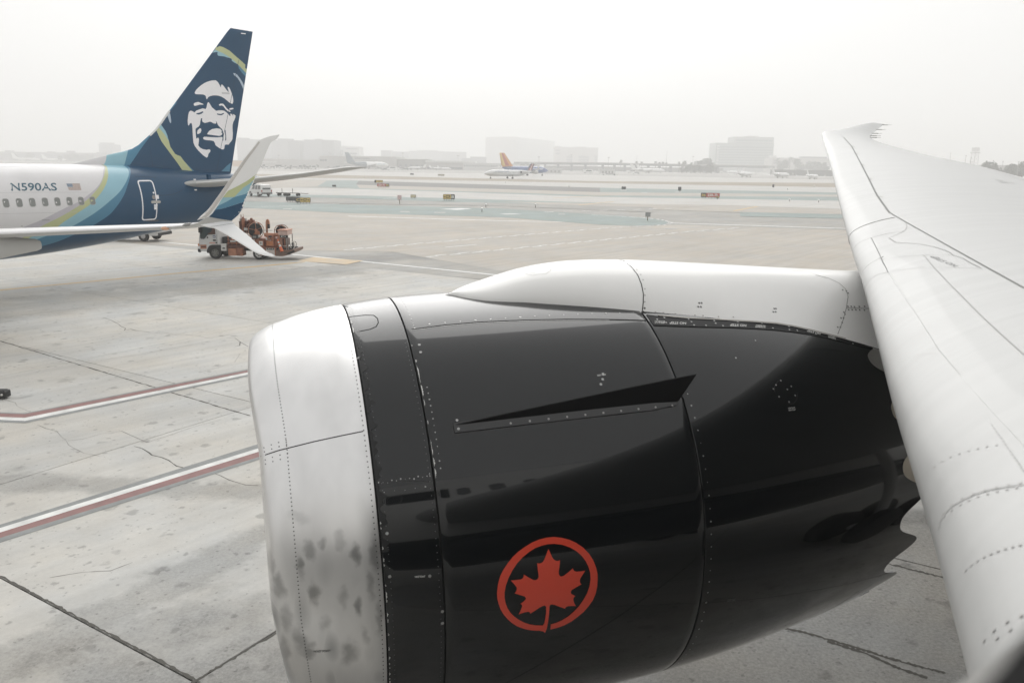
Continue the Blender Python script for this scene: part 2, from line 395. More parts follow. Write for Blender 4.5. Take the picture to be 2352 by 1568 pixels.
# the one sheet that reaches the horizon
mb = MB(); mb.add([(-6000, -2000, -0.05), (6000, -2000, -0.05), (6000, 7000, -0.05), (-6000, 7000, -0.05)], [(0, 1, 2, 3)])
ground_o = mb.build('ground', M_ASPH, kind='structure')

# --- the concrete apron: slabs laid in rows, with open joints
U1 = Vector((math.cos(math.radians(58.5)), math.sin(math.radians(58.5)), 0)); U2 = Vector((U1.y, -U1.x, 0))
ROWS = [-17.83, -10.28, -2.73, 4.82, 12.37, 19.3, 26.2, 33.1]
COLS = [-7.06 - 7.6 * k for k in range(7, -6, -1)]
corn = [U1 * a + U2 * b for a, b in ((ROWS[0], COLS[0]), (ROWS[0], COLS[-1]), (ROWS[-1], COLS[-1]), (ROWS[-1], COLS[0]))]
mb = MB(); mb.add([c + Vector((0, 0, -0.016)) for c in corn], [(0, 1, 2, 3)])
apron = mb.build('apron', M_JOINT, kind='structure')
SLAB_ROT = math.atan2(U1.y, U1.x)
slabs = {}
for i in range(len(ROWS) - 1):
    for j in range(len(COLS) - 1):
        sx = round(ROWS[i + 1] - ROWS[i], 2); sy = round(COLS[j + 1] - COLS[j], 2)
        if sx not in slabs:
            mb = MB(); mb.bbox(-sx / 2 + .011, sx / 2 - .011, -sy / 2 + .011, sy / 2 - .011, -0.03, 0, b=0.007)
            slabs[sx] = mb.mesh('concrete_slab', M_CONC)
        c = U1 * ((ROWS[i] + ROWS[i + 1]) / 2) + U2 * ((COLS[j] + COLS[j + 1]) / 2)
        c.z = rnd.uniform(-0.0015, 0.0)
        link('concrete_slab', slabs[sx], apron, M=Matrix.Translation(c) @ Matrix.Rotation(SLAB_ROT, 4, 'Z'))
# flat-plane skin used to sight cracks and painted lines on the ground
_gb = BVHTree.FromPolygons([Vector((-900, -50, 0)), Vector((900, -50, 0)), Vector((900, 1200, 0)), Vector((-900, 1200, 0))], [(0, 1, 2, 3)])
cc = lambda x, y: (x * 0.6342, 574.2 + y * 0.6342)
M_CRACK = mat('crack_shadow', (0.10, 0.095, 0.085), 0.95)
M_CRACK2 = mat('hairline_crack', (0.22, 0.21, 0.195), 0.95)
stroke('crack', [[(375, 245), (402, 254), (430, 268), (437, 276), (455, 283), (450, 292), (470, 285), (490, 291), (540, 297)], [(870, 332), (868, 345), (850, 350)], [(820, 318), (850, 318), (872, 334), (900, 350)],
    [(485, 710), (515, 718), (540, 733), (550, 742), (585, 750), (610, 760), (626, 772), (640, 782), (690, 792), (720, 797), (770, 805), (800, 817), (830, 832), (890, 850), (935, 852)]], 0.022, _gb, 0.0015, M_CRACK, apron, conv=cc, wob=0.5)
stroke('crack', [[(10, 540), (55, 552), (62, 565), (95, 580), (115, 588)], [(135, 632), (165, 645), (205, 655), (222, 675), (240, 690), (248, 705), (270, 718), (305, 735), (360, 745)], [(520, 297), (600, 300), (640, 308), (700, 308), (760, 320), (830, 306)],
    [(245, 690), (300, 684), (370, 664), (440, 655), (530, 695)], [(300, 405), (500, 380), (760, 330)], [(620, 300), (700, 310)], [(180, 1185), (300, 1165), (400, 1160), (480, 1130)], [(800, 615), (700, 640), (600, 675), (530, 697)], [(870, 375), (850, 405), (790, 425), (720, 445)]], 0.012, _gb, 0.0012, M_CRACK2, apron, conv=cc, wob=0.6)
# spalled edges along the near joints
def along(p, q, amp, n=60):
    out = []
    for i in range(n + 1):
        t = i / n; out.append((p[0] + (q[0] - p[0]) * t + rnd.uniform(-amp, amp), p[1] + (q[1] - p[1]) * t + rnd.uniform(-amp, amp)))
    return out
stroke('joint_seal', [along((0, 1322), (460, 1566), 1.6), along((440, 1568), (635, 1452), 1.4, 30), along((0, 783), (575, 955), 0.5)], 0.034, _gb, 0.002, M_CRACK, apron, wob=0.6, step=6)
stroke('joint_seal', [along((1800, 1441), (1850, 1452), .6, 8) + along((1860, 1455), (2010, 1500), 1.3, 30) + along((2015, 1503), (2170, 1545), 1.3, 30), along((2028, 1291), (2190, 1332), 1.2, 30), [(1900, 1472), (1990, 1500), (2060, 1532), (2130, 1556)]], 0.045, _gb, 0.002, M_CRACK, apron, wob=0.6, step=5)
# painted stripes on the apron, each colour a sheet of its own
def stripe(name, left, right, m, z):
    (u0, a0, b0), (u1, a1, b1) = left, right
    gpoly(name, [(u0, b0), (u1, b1), (u1, a1), (u0, a0)], z, m, apron)
E1 = 700; E2 = 720
def ext(u0, v0, u1, v1, u): return v0 + (v1 - v0) * (u - u0) / (u1 - u0)
def stripes2(edges0, edges1, u0, u1, ue):
    e = [ext(u0, a, u1, b, ue) for a, b in zip(edges0, edges1)]; s = [ext(u0, a, u1, b, -500) for a, b in zip(edges0, edges1)]; return s, e
s, e = stripes2([1204, 1211.6, 1222, 1234.5, 1245], [1021, 1031, 1039, 1051, 1057.5], 0, 586.6, 720)
for k, (nm, m) in enumerate((('grey_border', M_DPAINT), ('white_stripe', M_WPAINT), ('red_stripe', M_RPAINT), ('grey_border', M_DPAINT))):
    stripe(nm, (-500, s[k], s[k + 1]), (720, e[k], e[k + 1]), m, 0.004)
A0 = [948.4, 950.5, 958.9, 966, 971]; A1 = [847, 849.5, 854.4, 859.6, 863.4]; AL = [946.2, 948.5, 957, 963.6, 968.7]
e = [ext(57, a, 571, b, 700) for a, b in zip(A0, A1)]; s = [ext(0, a, 57, b, -500) for a, b in zip(AL, A0)]
for k, (nm, m) in enumerate((('grey_border', M_DPAINT), ('red_stripe', M_RPAINT), ('white_stripe', M_WPAINT), ('grey_border', M_DPAINT))):
    mb = MB(); q = [(-500, s[k + 1]), (57, A0[k + 1]), (700, e[k + 1]), (700, e[k]), (57, A0[k]), (-500, s[k])]
    mb.add([ground(u, v, 0.004) for u, v in q], [(0, 1, 4, 5), (1, 2, 3, 4)]); mb.build(nm, m, apron)

# --- service road, taxiways and the strips of ground beyond them
road = gpoly('service_road', [(-300, 640), (-300, 560), (540, 520), (1560, 505), (2300, 520), (2600, 900), (1119, 643), (726, 605), (300, 622)], -0.040, M_ASPH, kind='structure')
gpoly('sandy_shoulder', [(300, 560), (570, 478), (804, 487), (1148, 497), (1378, 515), (1540, 516), (2500, 545), (2500, 900), (1300, 642), (1150, 622), (900, 578), (640, 574)], -0.034, M_TAN, road)
gpoly('white_edge_line', [(300, 548.3), (670, 583.0), (1150, 631.2), (1300, 646.4), (1300, 649.0), (1150, 633.6), (670, 585.0), (300, 549.6)], -0.028, M_WPAINT, road)
gpoly('yellow_lead_line', [(-700, 736), (-700, 731), (110, 654.5), (400, 627), (640, 606.3), (700, 600.5), (700, 602.1), (640, 608.4), (400, 629.2), (110, 656.8)], 0.004, M_YPAINT, apron)
gpoly('worn_orange_patch', [(680, 599), (720, 590.5), (835, 598.5), (795, 607.5)], -0.024, M_OPAINT, road)
def dashed(a, b, z, n, dash, wpx, parent, name='road_dash', m=None, jag=True):
    """zipper line: blocks set alternately to either side of the line"""
    A = ground(*a); B = ground(*b); d = (B - A); L = d.length; d.normalize(); c = Vector((-d.y, d.x, 0)); me = {}
    for k in range(n):
        s0 = L * k / n; s1 = s0 + L / n * dash; off = (wpx * 0.55 if k % 2 else -wpx * 0.55) if jag else 0
        mb = MB(); mb.add([A + d * x + c * (off + y) + Vector((0, 0, z)) for x, y in ((s0, -wpx / 2), (s1, -wpx / 2), (s1, wpx / 2), (s0, wpx / 2))], [(0, 1, 2, 3)])
        mb.build(name, m or M_WPAINT, parent)
dashed((787, 573), (1350, 526.3), -0.024, 30, 1.0, 0.24, road)
arc_ = [(1350, 526.3), (1450, 520), (1505, 517.6), (1534, 514.6), (1541, 511), (1532, 506.8), (1512, 503.2), (1480, 500), (1430, 496.8), (1360, 493)]
for p_, q_ in zip(arc_[:-1], arc_[1:]): dashed(p_, q_, -0.018, 4, 1.0, 0.26, road)
dashed((975, 589), (1560, 533.5), -0.024, 30, 1.0, 0.24, road)
dashed((1560, 533.5), (1700, 522.5), -0.018, 8, 1.0, 0.26, road)
gpoly('white_edge_line', [(1023, 567.2), (1095, 561), (1095, 561.8), (1023, 568.2)], -0.028, M_WPAINT, road)
gpoly('white_edge_line', [(800, 496), (1148, 506.5), (1500, 513), (1500, 513.7), (1148, 507.4), (800, 496.9)], -0.028, M_WPAINT, road)
gpoly('white_edge_line', [(1540, 511.5), (2000, 526), (2000, 527.3), (1540, 512.6)], -0.028, M_WPAINT, road)

US = [-500, 804, 1378, 1910, 2900]
def line(v804, v1378, v1910):
    return [v804 - (v1378 - v804) / 574 * 1304 * 0.55, v804, v1378, v1910, v1910 + (v1910 - v1378) / 532 * 990]
def strip(name, top, bot, z, m, parent=None, ua=0, ub=4):
    us = US[ua:ub + 1]; t = line(*top)[ua:ub + 1]; b = line(*bot)[ua:ub + 1]
    mb = MB(); n = len(us); ps = [ground(u, v, z) for u, v in zip(us, t)] + [ground(u, v, z) for u, v in zip(us, b)]
    mb.add(ps, [(k, k + 1, n + k + 1, n + k) for k in range(n - 1)])
    return mb.build(name, m, parent, kind=None if parent else 'structure')
LA = (394.5, 402.6, 412.8); LB = (402.8, 416.5, 420.5); LC = (410, 421, 430); LD = (414.6, 431.5, 442); LE_ = (424, 441.5, 447)
LF = (432, 449, 452); LG = (433.5, 452.3, 461); LH = (448.8, 466, 486.7); LI = (455.4, 477, 494)
field = strip('runway', LA, LB, -0.034, M_TAXI)
strip('dry_grass_strip', LB, LC, -0.030, M_DRY)
strip('taxiway_shoulder', LC, LD, -0.034, M_TAXI)
strip('dark_shoulder', LD, LE_, -0.030, M_DARK, None, 1, 2)
strip('green_island', LD, LE_, -0.030, M_TEAL, None, 2, 4)
strip('sandy_strip', LE_, LF, -0.034, M_TAN, None, 1, 4)
strip('green_border', LF, LG, -0.030, M_TEAL, None, 1, 4)
taxi = strip('taxiway', LG, LH, -0.034, M_TAXI)
strip('green_verge', LH, LI, -0.030, M_TEAL)
gpoly('taxiway_worn_lane', [(1148, 462.7), (1378, 467), (1700, 472), (2500, 500), (2500, 520), (1700, 488), (1378, 477)], -0.026, M_TAN, taxi)
gpoly('taxiway_worn_lane', [(500, 456), (804, 460), (1148, 466), (1500, 476), (1500, 488), (1148, 473), (804, 468), (500, 462)], -0.022, M_ASPH, taxi)
gpoly('green_island', [(560, 462), (804, 470), (1148, 479), (1378, 493), (1480, 499.5), (1518, 504), (1536, 510.5), (1525, 516), (1450, 518.5), (1378, 516), (1148, 498.5), (804, 489.5), (650, 482), (560, 477)], -0.022, M_TEAL, kind='structure')
gpoly('green_island', [(729, 428.2), (751, 415.6), (790, 414.6), (824, 415.5), (818, 423), (826, 432.5), (780, 431)], -0.022, M_TEAL, kind='structure')
gpoly('green_verge', [(1700, 487), (2600, 507), (2600, 530), (2000, 503), (1700, 497)], -0.022, M_TEAL, kind='structure')
gpoly('sandy_island', [(500, 411), (640, 411), (751, 414.6), (729, 428), (640, 432), (500, 436)], -0.026, M_TAN, kind='structure')
def wline(pts, w, z=-0.018, m=None, name='taxiway_line', parent=None):
    A = [ground(*p) for p in pts]; mb = MB(); ps = [(p + Vector((0, 0, z)), Vector((0, 0, 1))) for p in A]
    ribbon(mb, ps, w, Matrix(), 0); return mb.build(name, m or M_WPAINT, parent or taxi)
wline([(500, 406), (804, 412.2), (1378, 423.3), (1910, 434), (2500, 446)], 1.1)
wline([(500, 403.5), (804, 408.6), (1378, 420.2), (1910, 431), (2500, 443)], 0.9)
wline([(500, 389.6), (804, 395.0), (1378, 404.2), (1910, 413.4), (2500, 424)], 1.6)
wline([(1660, 401.5), (1910, 406.5), (2300, 414)], 2.2)
wline([(500, 445), (804, 449), (1148, 453), (1378, 459)], 0.5)
wline([(880, 456), (920, 453), (960, 452.5)], 0.35); wline([(560, 448), (600, 446.5)], 0.3)
wline([(690, 470), (780, 467.8)], 0.4); wline([(600, 474), (705, 472)], 0.35)
wline([(1330, 471), (1378, 465.5), (1410, 463)], 0.5, m=M_YPAINT); wline([(1686, 484), (1740, 474)], 0.5, m=M_YPAINT)
wline([(1270, 455), (1400, 448)], 0.5, m=M_YPAINT); wline([(1500, 470), (2000, 484)], 0.25)
gpoly('taxiway_line', [(1010, 480.2), (1060, 478.2), (1085, 479.6), (1050, 482.2)], -0.014, M_WPAINT, taxi)
gpoly('taxiway_line', [(1148, 491.2), (1180, 490.8), (1200, 492), (1160, 492.6)], -0.014, M_WPAINT, taxi)
dashed((1250, 487), (1560, 478), -0.014, 8, 0.5, 0.45, taxi, 'taxiway_dash', None, False)
for (u, v, w) in ((930, 486, 22), (1010, 488, 26), (1290, 492, 16), (1540, 525, 30), (660, 480, 20), (1480, 443, 14), (1558, 441.5, 14), (1432, 437.2, 14)):
    gpoly('sign_pad', [(u - w / 2, v + .7), (u + w / 2, v + .9), (u + w / 2, v - .6), (u - w / 2, v - .7)], -0.012, M_TAXI, taxi)
# haze over the whole field
mb = MB(); mb.box(-3300, 3300, -300, 3600, -1.05, 175)
mh = bpy.data.materials.new('haze_air'); mh.use_nodes = True; t = mh.node_tree; t.nodes.clear()
oo = t.nodes.new('ShaderNodeOutputMaterial'); pv = t.nodes.new('ShaderNodeVolumePrincipled')
pv.inputs['Color'].default_value = (0.97, 0.97, 0.968, 1); pv.inputs['Density'].default_value = HAZE; pv.inputs['Anisotropy'].default_value = 0.25
t.links.new(pv.outputs[0], oo.inputs['Volume'])
if HAZE > 0: mb.build('haze', mh, kind='stuff')

# ================================================================== OUR OWN AIRLINER
PHI = 0.32531
M_WHITE = mat('white_aircraft_paint', (0.74, 0.735, 0.72), 0.38, var=0.05, scale=1.2, coat=0.35)
M_WING = mat('pale_wing_paint', (0.47, 0.472, 0.465), 0.42, var=0.07, scale=1.4, coat=0.15)
def streaks(m, amt=0.10):
    t = m.node_tree; N = t.nodes.new; b = t.nodes['Principled BSDF']; src = b.inputs['Base Color'].links[0].from_socket
    tc = N('ShaderNodeTexCoord'); mp = N('ShaderNodeMapping'); mp.inputs['Scale'].default_value = (0.5, 9, 0.5); t.links.new(tc.outputs['Object'], mp.inputs['Vector'])
    n = N('ShaderNodeTexNoise'); n.inputs['Scale'].default_value = 1.0; n.inputs['Detail'].default_value = 7; t.links.new(mp.outputs[0], n.inputs['Vector'])
    r = N('ShaderNodeMapRange'); r.inputs['From Min'].default_value = .35; r.inputs['From Max'].default_value = .65; r.inputs['To Min'].default_value = 1 - amt; r.inputs['To Max'].default_value = 1.0; t.links.new(n.outputs['Fac'], r.inputs['Value'])
    s = N('ShaderNodeVectorMath'); s.operation = 'SCALE'; t.links.new(src, s.inputs[0]); t.links.new(r.outputs[0], s.inputs['Scale']); t.links.new(s.outputs[0], b.inputs['Base Color'])
streaks(M_WING, 0.06)
M_BLACK = mat('gloss_black_paint', (0.0038, 0.0050, 0.0060), 0.24, coat=1.0, spec=0.12); M_BLACK.node_tree.nodes['Principled BSDF'].inputs['Coat IOR'].default_value = 1.47
M_BLACKP = mat('black_panel_paint', (0.006, 0.0062, 0.007), 0.5, spec=0.25)
M_SEAM = mat('panel_gap', (0.012, 0.012, 0.012), 0.9)
M_SEAMG = mat('pale_panel_gap', (0.27, 0.265, 0.255), 0.9)
M_RIV = mat('rivet_grey', (0.33, 0.32, 0.31), 0.5)
M_RIVD = mat('rivet_dark', (0.12, 0.12, 0.12), 0.5)
M_RIVW = mat('rivet_bright', (0.36, 0.36, 0.355), 0.35, metal=0.6)
M_CHIP = mat('chipped_paint_white', (0.62, 0.62, 0.60), 0.5)
M_LETW = mat('white_lettering', (0.62, 0.62, 0.60), 0.6)
M_LETG = mat('grey_lettering', (0.20, 0.20, 0.20), 0.6)
M_RED = mat('emblem_red', (0.72, 0.075, 0.040), 0.35, coat=0.5)
M_TANMETAL = mat('core_metal', (0.52, 0.47, 0.40), 0.42, metal=0.6, var=0.12, scale=3)
M_DARKIN = mat('dark_duct', (0.03, 0.03, 0.03), 0.7)

def metal_lip():
    m = bpy.data.materials.new('polished_lip_metal'); m.use_nodes = True; t = m.node_tree; b = t.nodes['Principled BSDF']; N = t.nodes.new; Lk = t.links.new
    b.inputs['Metallic'].default_value = 0.92; b.inputs['Roughness'].default_value = 0.3
    tc = N('ShaderNodeTexCoord'); mp = N('ShaderNodeMapping'); mp.inputs['Scale'].default_value = (5.0, 3.2, 1.9); Lk(tc.outputs['Object'], mp.inputs['Vector'])
    n = N('ShaderNodeTexNoise'); n.inputs['Scale'].default_value = 1.1; n.inputs['Detail'].default_value = 3; Lk(mp.outputs[0], n.inputs['Vector'])
    r = N('ShaderNodeMapRange'); r.inputs['From Min'].default_value = 0.35; r.inputs['From Max'].default_value = 0.7; r.inputs['To Min'].default_value = 1.0; r.inputs['To Max'].default_value = 0.90; Lk(n.outputs['Fac'], r.inputs['Value'])
    # smoke and hand marks on the lower half of the ring
    v = N('ShaderNodeTexVoronoi'); v.inputs['Scale'].default_value = 1.0; mp2 = N('ShaderNodeMapping'); mp2.inputs['Scale'].default_value = (7.0, 4.2, 3.0); Lk(tc.outputs['Object'], mp2.inputs['Vector']); Lk(mp2.outputs[0], v.inputs['Vector'])
    sp = N('ShaderNodeMapRange'); sp.inputs['From Min'].default_value = 0.10; sp.inputs['From Max'].default_value = 0.48; sp.inputs['To Min'].default_value = 1.0; sp.inputs['To Max'].default_value = 0.0; Lk(v.outputs['Distance'], sp.inputs['Value'])
    sc = N('ShaderNodeSeparateColor'); Lk(v.outputs['Color'], sc.inputs[0])
    on = N('ShaderNodeMapRange'); on.inputs['From Min'].default_value = 0.25; on.inputs['From Max'].default_value = 0.5; Lk(sc.outputs[0], on.inputs['Value'])
    sx = N('ShaderNodeSeparateXYZ'); Lk(tc.outputs['Object'], sx.inputs[0])
    zz = N('ShaderNodeMapRange'); zz.inputs['From Min'].default_value = 0.55; zz.inputs['From Max'].default_value = -0.25; Lk(sx.outputs['Z'], zz.inputs['Value'])
    q1 = N('ShaderNodeMath'); q1.operation = 'MULTIPLY'; Lk(sp.outputs[0], q1.inputs[0]); Lk(on.outputs[0], q1.inputs[1])
    q2 = N('ShaderNodeMath'); q2.operation = 'MULTIPLY'; Lk(q1.outputs[0], q2.inputs[0]); Lk(zz.outputs[0], q2.inputs[1])
    mx = N('ShaderNodeMix'); mx.data_type = 'RGBA'; mx.inputs[6].default_value = (0.76, 0.755, 0.75, 1); mx.inputs[7].default_value = (0.24, 0.245, 0.25, 1)
    q3 = N('ShaderNodeMath'); q3.operation = 'MULTIPLY'; q3.inputs[1].default_value = 0.85; Lk(q2.outputs[0], q3.inputs[0]); Lk(q3.outputs[0], mx.inputs[0])
    fm = N('ShaderNodeVectorMath'); fm.operation = 'SCALE'; Lk(mx.outputs[2], fm.inputs[0]); Lk(r.outputs[0], fm.inputs['Scale']); Lk(fm.outputs[0], b.inputs['Base Color'])
    rr = N('ShaderNodeMapRange'); rr.inputs['To Min'].default_value = 0.24; rr.inputs['To Max'].default_value = 0.46; Lk(n.outputs['Fac'], rr.inputs['Value']); Lk(rr.outputs[0], b.inputs['Roughness'])
    return m
M_LIP = metal_lip()

airliner = thing('airliner', 'white and black airliner we sit in, its black engine and pale wing filling the foreground', 'airliner', Matrix.Rotation(PHI, 4, 'Z'))
A0M = wm(airliner)

# --- engine, in its own frame: x aft along the axis, y outboard, z up
toe, tilt = -0.0269, -0.0306
na = Vector((math.cos(toe), math.sin(toe), -math.sin(tilt))).normalized(); no = Vector((-math.sin(toe), math.cos(toe), 0)); nu = na.cross(no)
ENG = Matrix(((na.x, no.x, nu.x, 0.064), (na.y, no.y, nu.y, 6.68), (na.z, no.z, nu.z, 2.675), (0, 0, 0, 1)))
PS = [0.0, 0.012, 0.04, 0.09, 0.16, 0.25, 0.4, 0.6, 0.738, 1.0, 1.145, 1.6, 2.15, 2.7, 3.17, 3.6, 4.0, 4.5, 5.0, 5.53]
PR = [1.500, 1.548, 1.592, 1.630, 1.668, 1.700, 1.748, 1.790, 1.810, 1.838, 1.848, 1.860, 1.862, 1.857, 1.842, 1.815, 1.776, 1.712, 1.636, 1.540]
def NR(s): return float(hermite(PS, PR, [s])[0])
NA_ = 144
def scarf(s, al):
    sa = math.sin(al); t = min(1.0, max(0.0, (sa - 0.62) / 0.34))
    return (-0.055 * t * t * (3 - 2 * t) - 0.13 * min(0.0, sa)) * max(0.0, 1 - max(0.0, s) / 0.70) ** 1.1
def ring(s, r, n=NA_): return [(s + scarf(s, 2 * math.pi * k / n), -r * math.cos(2 * math.pi * k / n), r * math.sin(2 * math.pi * k / n)) for k in range(n)]
def cowl(s0, s1, step=0.06, lip=0.02, off=0.0):
    """a band of the nacelle skin with its edges turned in"""
    k = max(2, int((s1 - s0) / step)); ss = [s0 + (s1 - s0) * i / k for i in range(k + 1)]
    loops = [ring(s0 + 0.001, NR(s0) - lip)] + [ring(s0, NR(s0) - 0.003)] + [ring(s + (0.004 if i == 0 else -0.004 if i == k else 0), NR(s) + off) for i, s in enumerate(ss)] + [ring(s1, NR(s1) - 0.003)] + [ring(s1 - 0.001, NR(s1) - lip)]
    mb = MB(); mb.loft(loops, caps=(False, False)); return mb
# inside: duct liner seen in the joints, fan bowl, bypass duct, core
mb = MB()
mb.loft([ring(s, NR(s) - 0.022) for s in np.linspace(0.5, 5.0, 40)], caps=(False, False))
engine = mb.build('engine', M_SEAM, airliner, 40); engine.matrix_basis = ENG; WM[engine.name] = A0M @ ENG
mb = MB(); mb.lathe([(0.9, 0.05), (1.0, 0.16), (1.25, 0.33), (1.35, 0.36)], (0, 0, 0), (1, 0, 0), 32, cap=(True, False))
mb.build('spinner', M_DARKIN, engine, 50)
mb = MB()
for k in range(18):
    a = 2 * math.pi * k / 18
    pts = []
    for r, tw in ((0.34, 0.25), (0.8, 0.6), (1.38, 1.0)):
        for sgn in (-1, 1):
            aa = a + sgn * 0.11 * (0.5 + 0.2 * r); pts.append((1.3 + sgn * 0.10 * (1.3 - tw), r * math.cos(aa), r * math.sin(aa)))
    mb.add(pts, [(0, 1, 3, 2), (2, 3, 5, 4)])
mb.build('fan_blades', M_DARKIN, engine, kind='stuff')
# lip ring: outside, round the highlight, back inside
mb = MB(); lp = [ring(0.7345, NR(0.738) - 0.02), ring(0.738, NR(0.738) - 0.004)]
lp += [ring(s, NR(s)) for s in [0.733, 0.6, 0.5, 0.4, 0.32, 0.25, 0.2, 0.16, 0.12, 0.09, 0.065, 0.04, 0.025, 0.012, 0.004, 0.0]]
lp += [ring(s, r) for s, r in ((0.003, 1.475), (0.012, 1.455), (0.03, 1.43), (0.07, 1.40), (0.14, 1.378), (0.25, 1.365), (0.4, 1.36))]
mb.loft(lp, caps=(False, False)); inlet_lip = mb.build('inlet_lip', M_LIP, engine, 50)
mb = MB(); mb.loft([ring(0.4, 1.359), ring(0.7, 1.37), ring(1.1, 1.41), ring(1.45, 1.42), ring(1.46, 0.3)], caps=(False, True)); mb.build('inlet_duct', mat('grey_acoustic_liner', (0.28, 0.28, 0.28), 0.6), engine, 40)
intake = cowl(0.750, 1.140).build('intake_cowl', M_BLACK, engine, 35)
fan = cowl(1.152, 3.165).build('fan_cowl', M_BLACK, engine, 35)
# reverser cowl with the scalloped trailing edge
TIP0 = math.radians(4.1); PER = math.radians(18.0)
def te(al):
    x = math.cos((al - TIP0) / PER * 2 * math.pi); return 5.245 + 0.29 * ((1 + x) / 2) ** 1.35
NAc = 360
def ringc(fn_s, rr, off=0.0):
    out = []
    for k in range(NAc):
        al = 2 * math.pi * k / NAc; s = fn_s(al); r = rr(s) + off; out.append((s, -r * math.cos(al), r * math.sin(al)))
    return out
mb = MB(); lp = [ringc(lambda a: 3.178, NR, -0.02), ringc(lambda a: 3.177, NR, -0.004)]
for i in range(29):
    t = i / 28; lp.append(ringc(lambda a, t=t: 3.181 + (te(a) - 3.181) * t, NR))
for i in range(7):
    t = i / 6; lp.append(ringc(lambda a, t=t: te(a) - 0.002 - t * 1.2, lambda s: NR(s) - 0.012 - 0.09 * min(1, max(0, (te(0) - s)) / 1.2)))
mb.loft(lp, caps=(False, False)); reverser = mb.build('reverser_cowl', M_BLACK, engine, 35)
mb = MB(); mb.lathe([(3.0, 1.28), (4.0, 1.26), (4.8, 1.16), (5.6, 0.98), (6.3, 0.78), (6.32, 0.74), (6.0, 0.70)], (0, 0, 0), (1, 0, 0), 64); mb.build('core_cowl', M_TANMETAL, engine, 40)
mb = MB(); mb.lathe([(5.9, 0.5), (6.5, 0.44), (7.1, 0.18), (7.25, 0.03)], (0, 0, 0), (1, 0, 0), 32, cap=(True, True)); mb.build('exhaust_plug', M_TANMETAL, engine, 40)
mb = MB(); mb.loft([ring(3.2, 1.30), ring(3.25, 1.80)], caps=(False, False)); mb.build('duct_wall', M_DARKIN, engine)

# --- pylon, seen above the nacelle
def own_at(u, v, d):
    o = Vector((-math.sin(PHI), math.cos(PHI), 0)); p = on_plane(u, v, o, d); q = A0M.inverted() @ p; return q
PT = [own_at(u, v, 6.62) for u, v in [(1020, 679), (1050, 667), (1100, 650), (1200, 618), (1300, 601), (1425, 597), (1600, 604), (1800, 614), (1950, 621)]]
PTs = [p.x for p in PT]; PTz = [p.z for p in PT]
ALs = [1.60, 1.70, 2.19, 2.72, 3.19, 3.78, 4.27, 4.67, 4.89, 5.47, 6.6]; ALv = [89.5, 84.3, 77.4, 72.4, 68.6, 65.2, 61.6, 59.4, 57.8, 53.5, 50.0]
ENGi = ENG
def pyl_section(s, n=20):
    sn = s - 0.064
    al = math.radians(float(hermite(ALs, ALv, [sn])[0])); R = NR(min(sn, 5.5))
    p = ENGi @ Vector((sn, -R * math.cos(al), R * math.sin(al)))                 # foot on the nacelle skin
    c = ENGi @ Vector((sn, 0, 0)); w = abs(p.y - c.y); zb = p.z; zt = float(hermite(PTs, PTz, [s])[0]) if s < PTs[-1] else PTz[-1]
    zt = max(zt, zb + 0.004)
    aft = min(1, max(0, (sn - 2.6) / 1.8)); wt = w * (1 - 0.42 * aft)
    lp = []
    for i in range(n + 1):
        th = math.pi * i / n; cs, sn_ = math.cos(th), abs(math.sin(th))
        yy = math.copysign(abs(cs) ** (0.92 - 0.12 * aft), cs); zz = sn_ ** (1.0 - 0.18 * aft)
        ww = wt + (w - wt) * (1 - zz) ** 1.7
        lp.append((s, c.y - yy * ww, zb - 0.012 + (zt - zb + 0.012) * zz))
    return lp
def pyl(s0, s1, k, name, m, nose=False):
    ss = [s0 + (s1 - s0) * (i / k) ** (1.6 if nose else 1) for i in range(k + 1)]
    lps = [pyl_section(s) for s in ss]; n = len(lps[0])
    mb = MB(); mb.loft(lps, caps=(False, False), closed=False)
    e = [(x - 0.001, y * 1, z - 0.03) for x, y, z in lps[-1]]
    return mb.build(name, m, airliner, 40)
pylon = pyl(PTs[0] + 0.002, 3.262, 30, 'pylon', M_WHITE, True)
pyl_aft = pyl(3.262, 6.75, 30, 'pylon_fairing', M_WHITE)
pyl_aft.parent = pylon
# lower pylon between cowl and wing
mb = MB(); mb.loft([[(x, 6.68 + y, z) for y, z in ((-.34, 3.3), (.34, 3.3), (.30, 4.35), (-.30, 4.35))] for x in (4.4, 6.4, 7.4)]); mb.build('pylon_strut', M_WHITE, pylon)

# --- wing
LEd = [-2.6, 0.2, 1.1, 1.6, 2.1, 2.8, 4.2, 5.3, 6.7, 10, 16, 21.0, 21.75, 22.0, 22.3, 23.2, 24.2, 25, 25.45, 25.6]
LEs = [-1.9, 0.62, 1.42, 1.856, 2.285, 2.861, 4.016, 4.903, 6.012, 8.629, 13.356, 17.18, 17.77, 18.0, 18.40, 19.890, 21.253, 22.487, 23.305, 23.628]
LEz = [4.60, 4.64, 4.66, 4.64, 4.61, 4.605, 4.66, 4.755, 4.845, 5.17, 5.90, 6.70, 6.83, 6.88, 6.935, 7.096, 7.283, 7.440, 7.491, 7.467]
TEd = [-2.6, 0.2, 3, 6.5, 12.5, 15, 18, 22, 23.5, 25.6]
TEs = [12.6, 12.6, 12.6, 12.75, 15.365, 16.8, 18.222, 19.997, 21.4, 23.8]
TEz = [4.35, 4.42, 4.55, 4.85, 5.60, 5.87, 6.17, 6.74, 7.0, 7.47]
def W_le(d): return float(hermite(LEd, LEs, [d])[0]), float(hermite(LEd, LEz, [d])[0])
def W_te(d): return float(hermite(TEd, TEs, [d])[0]), float(hermite(TEd, TEz, [d])[0])
def naca(x): return 5 * (0.2969 * math.sqrt(x) - 0.126 * x - 0.3516 * x * x + 0.2843 * x ** 3 - 0.1036 * x ** 4)
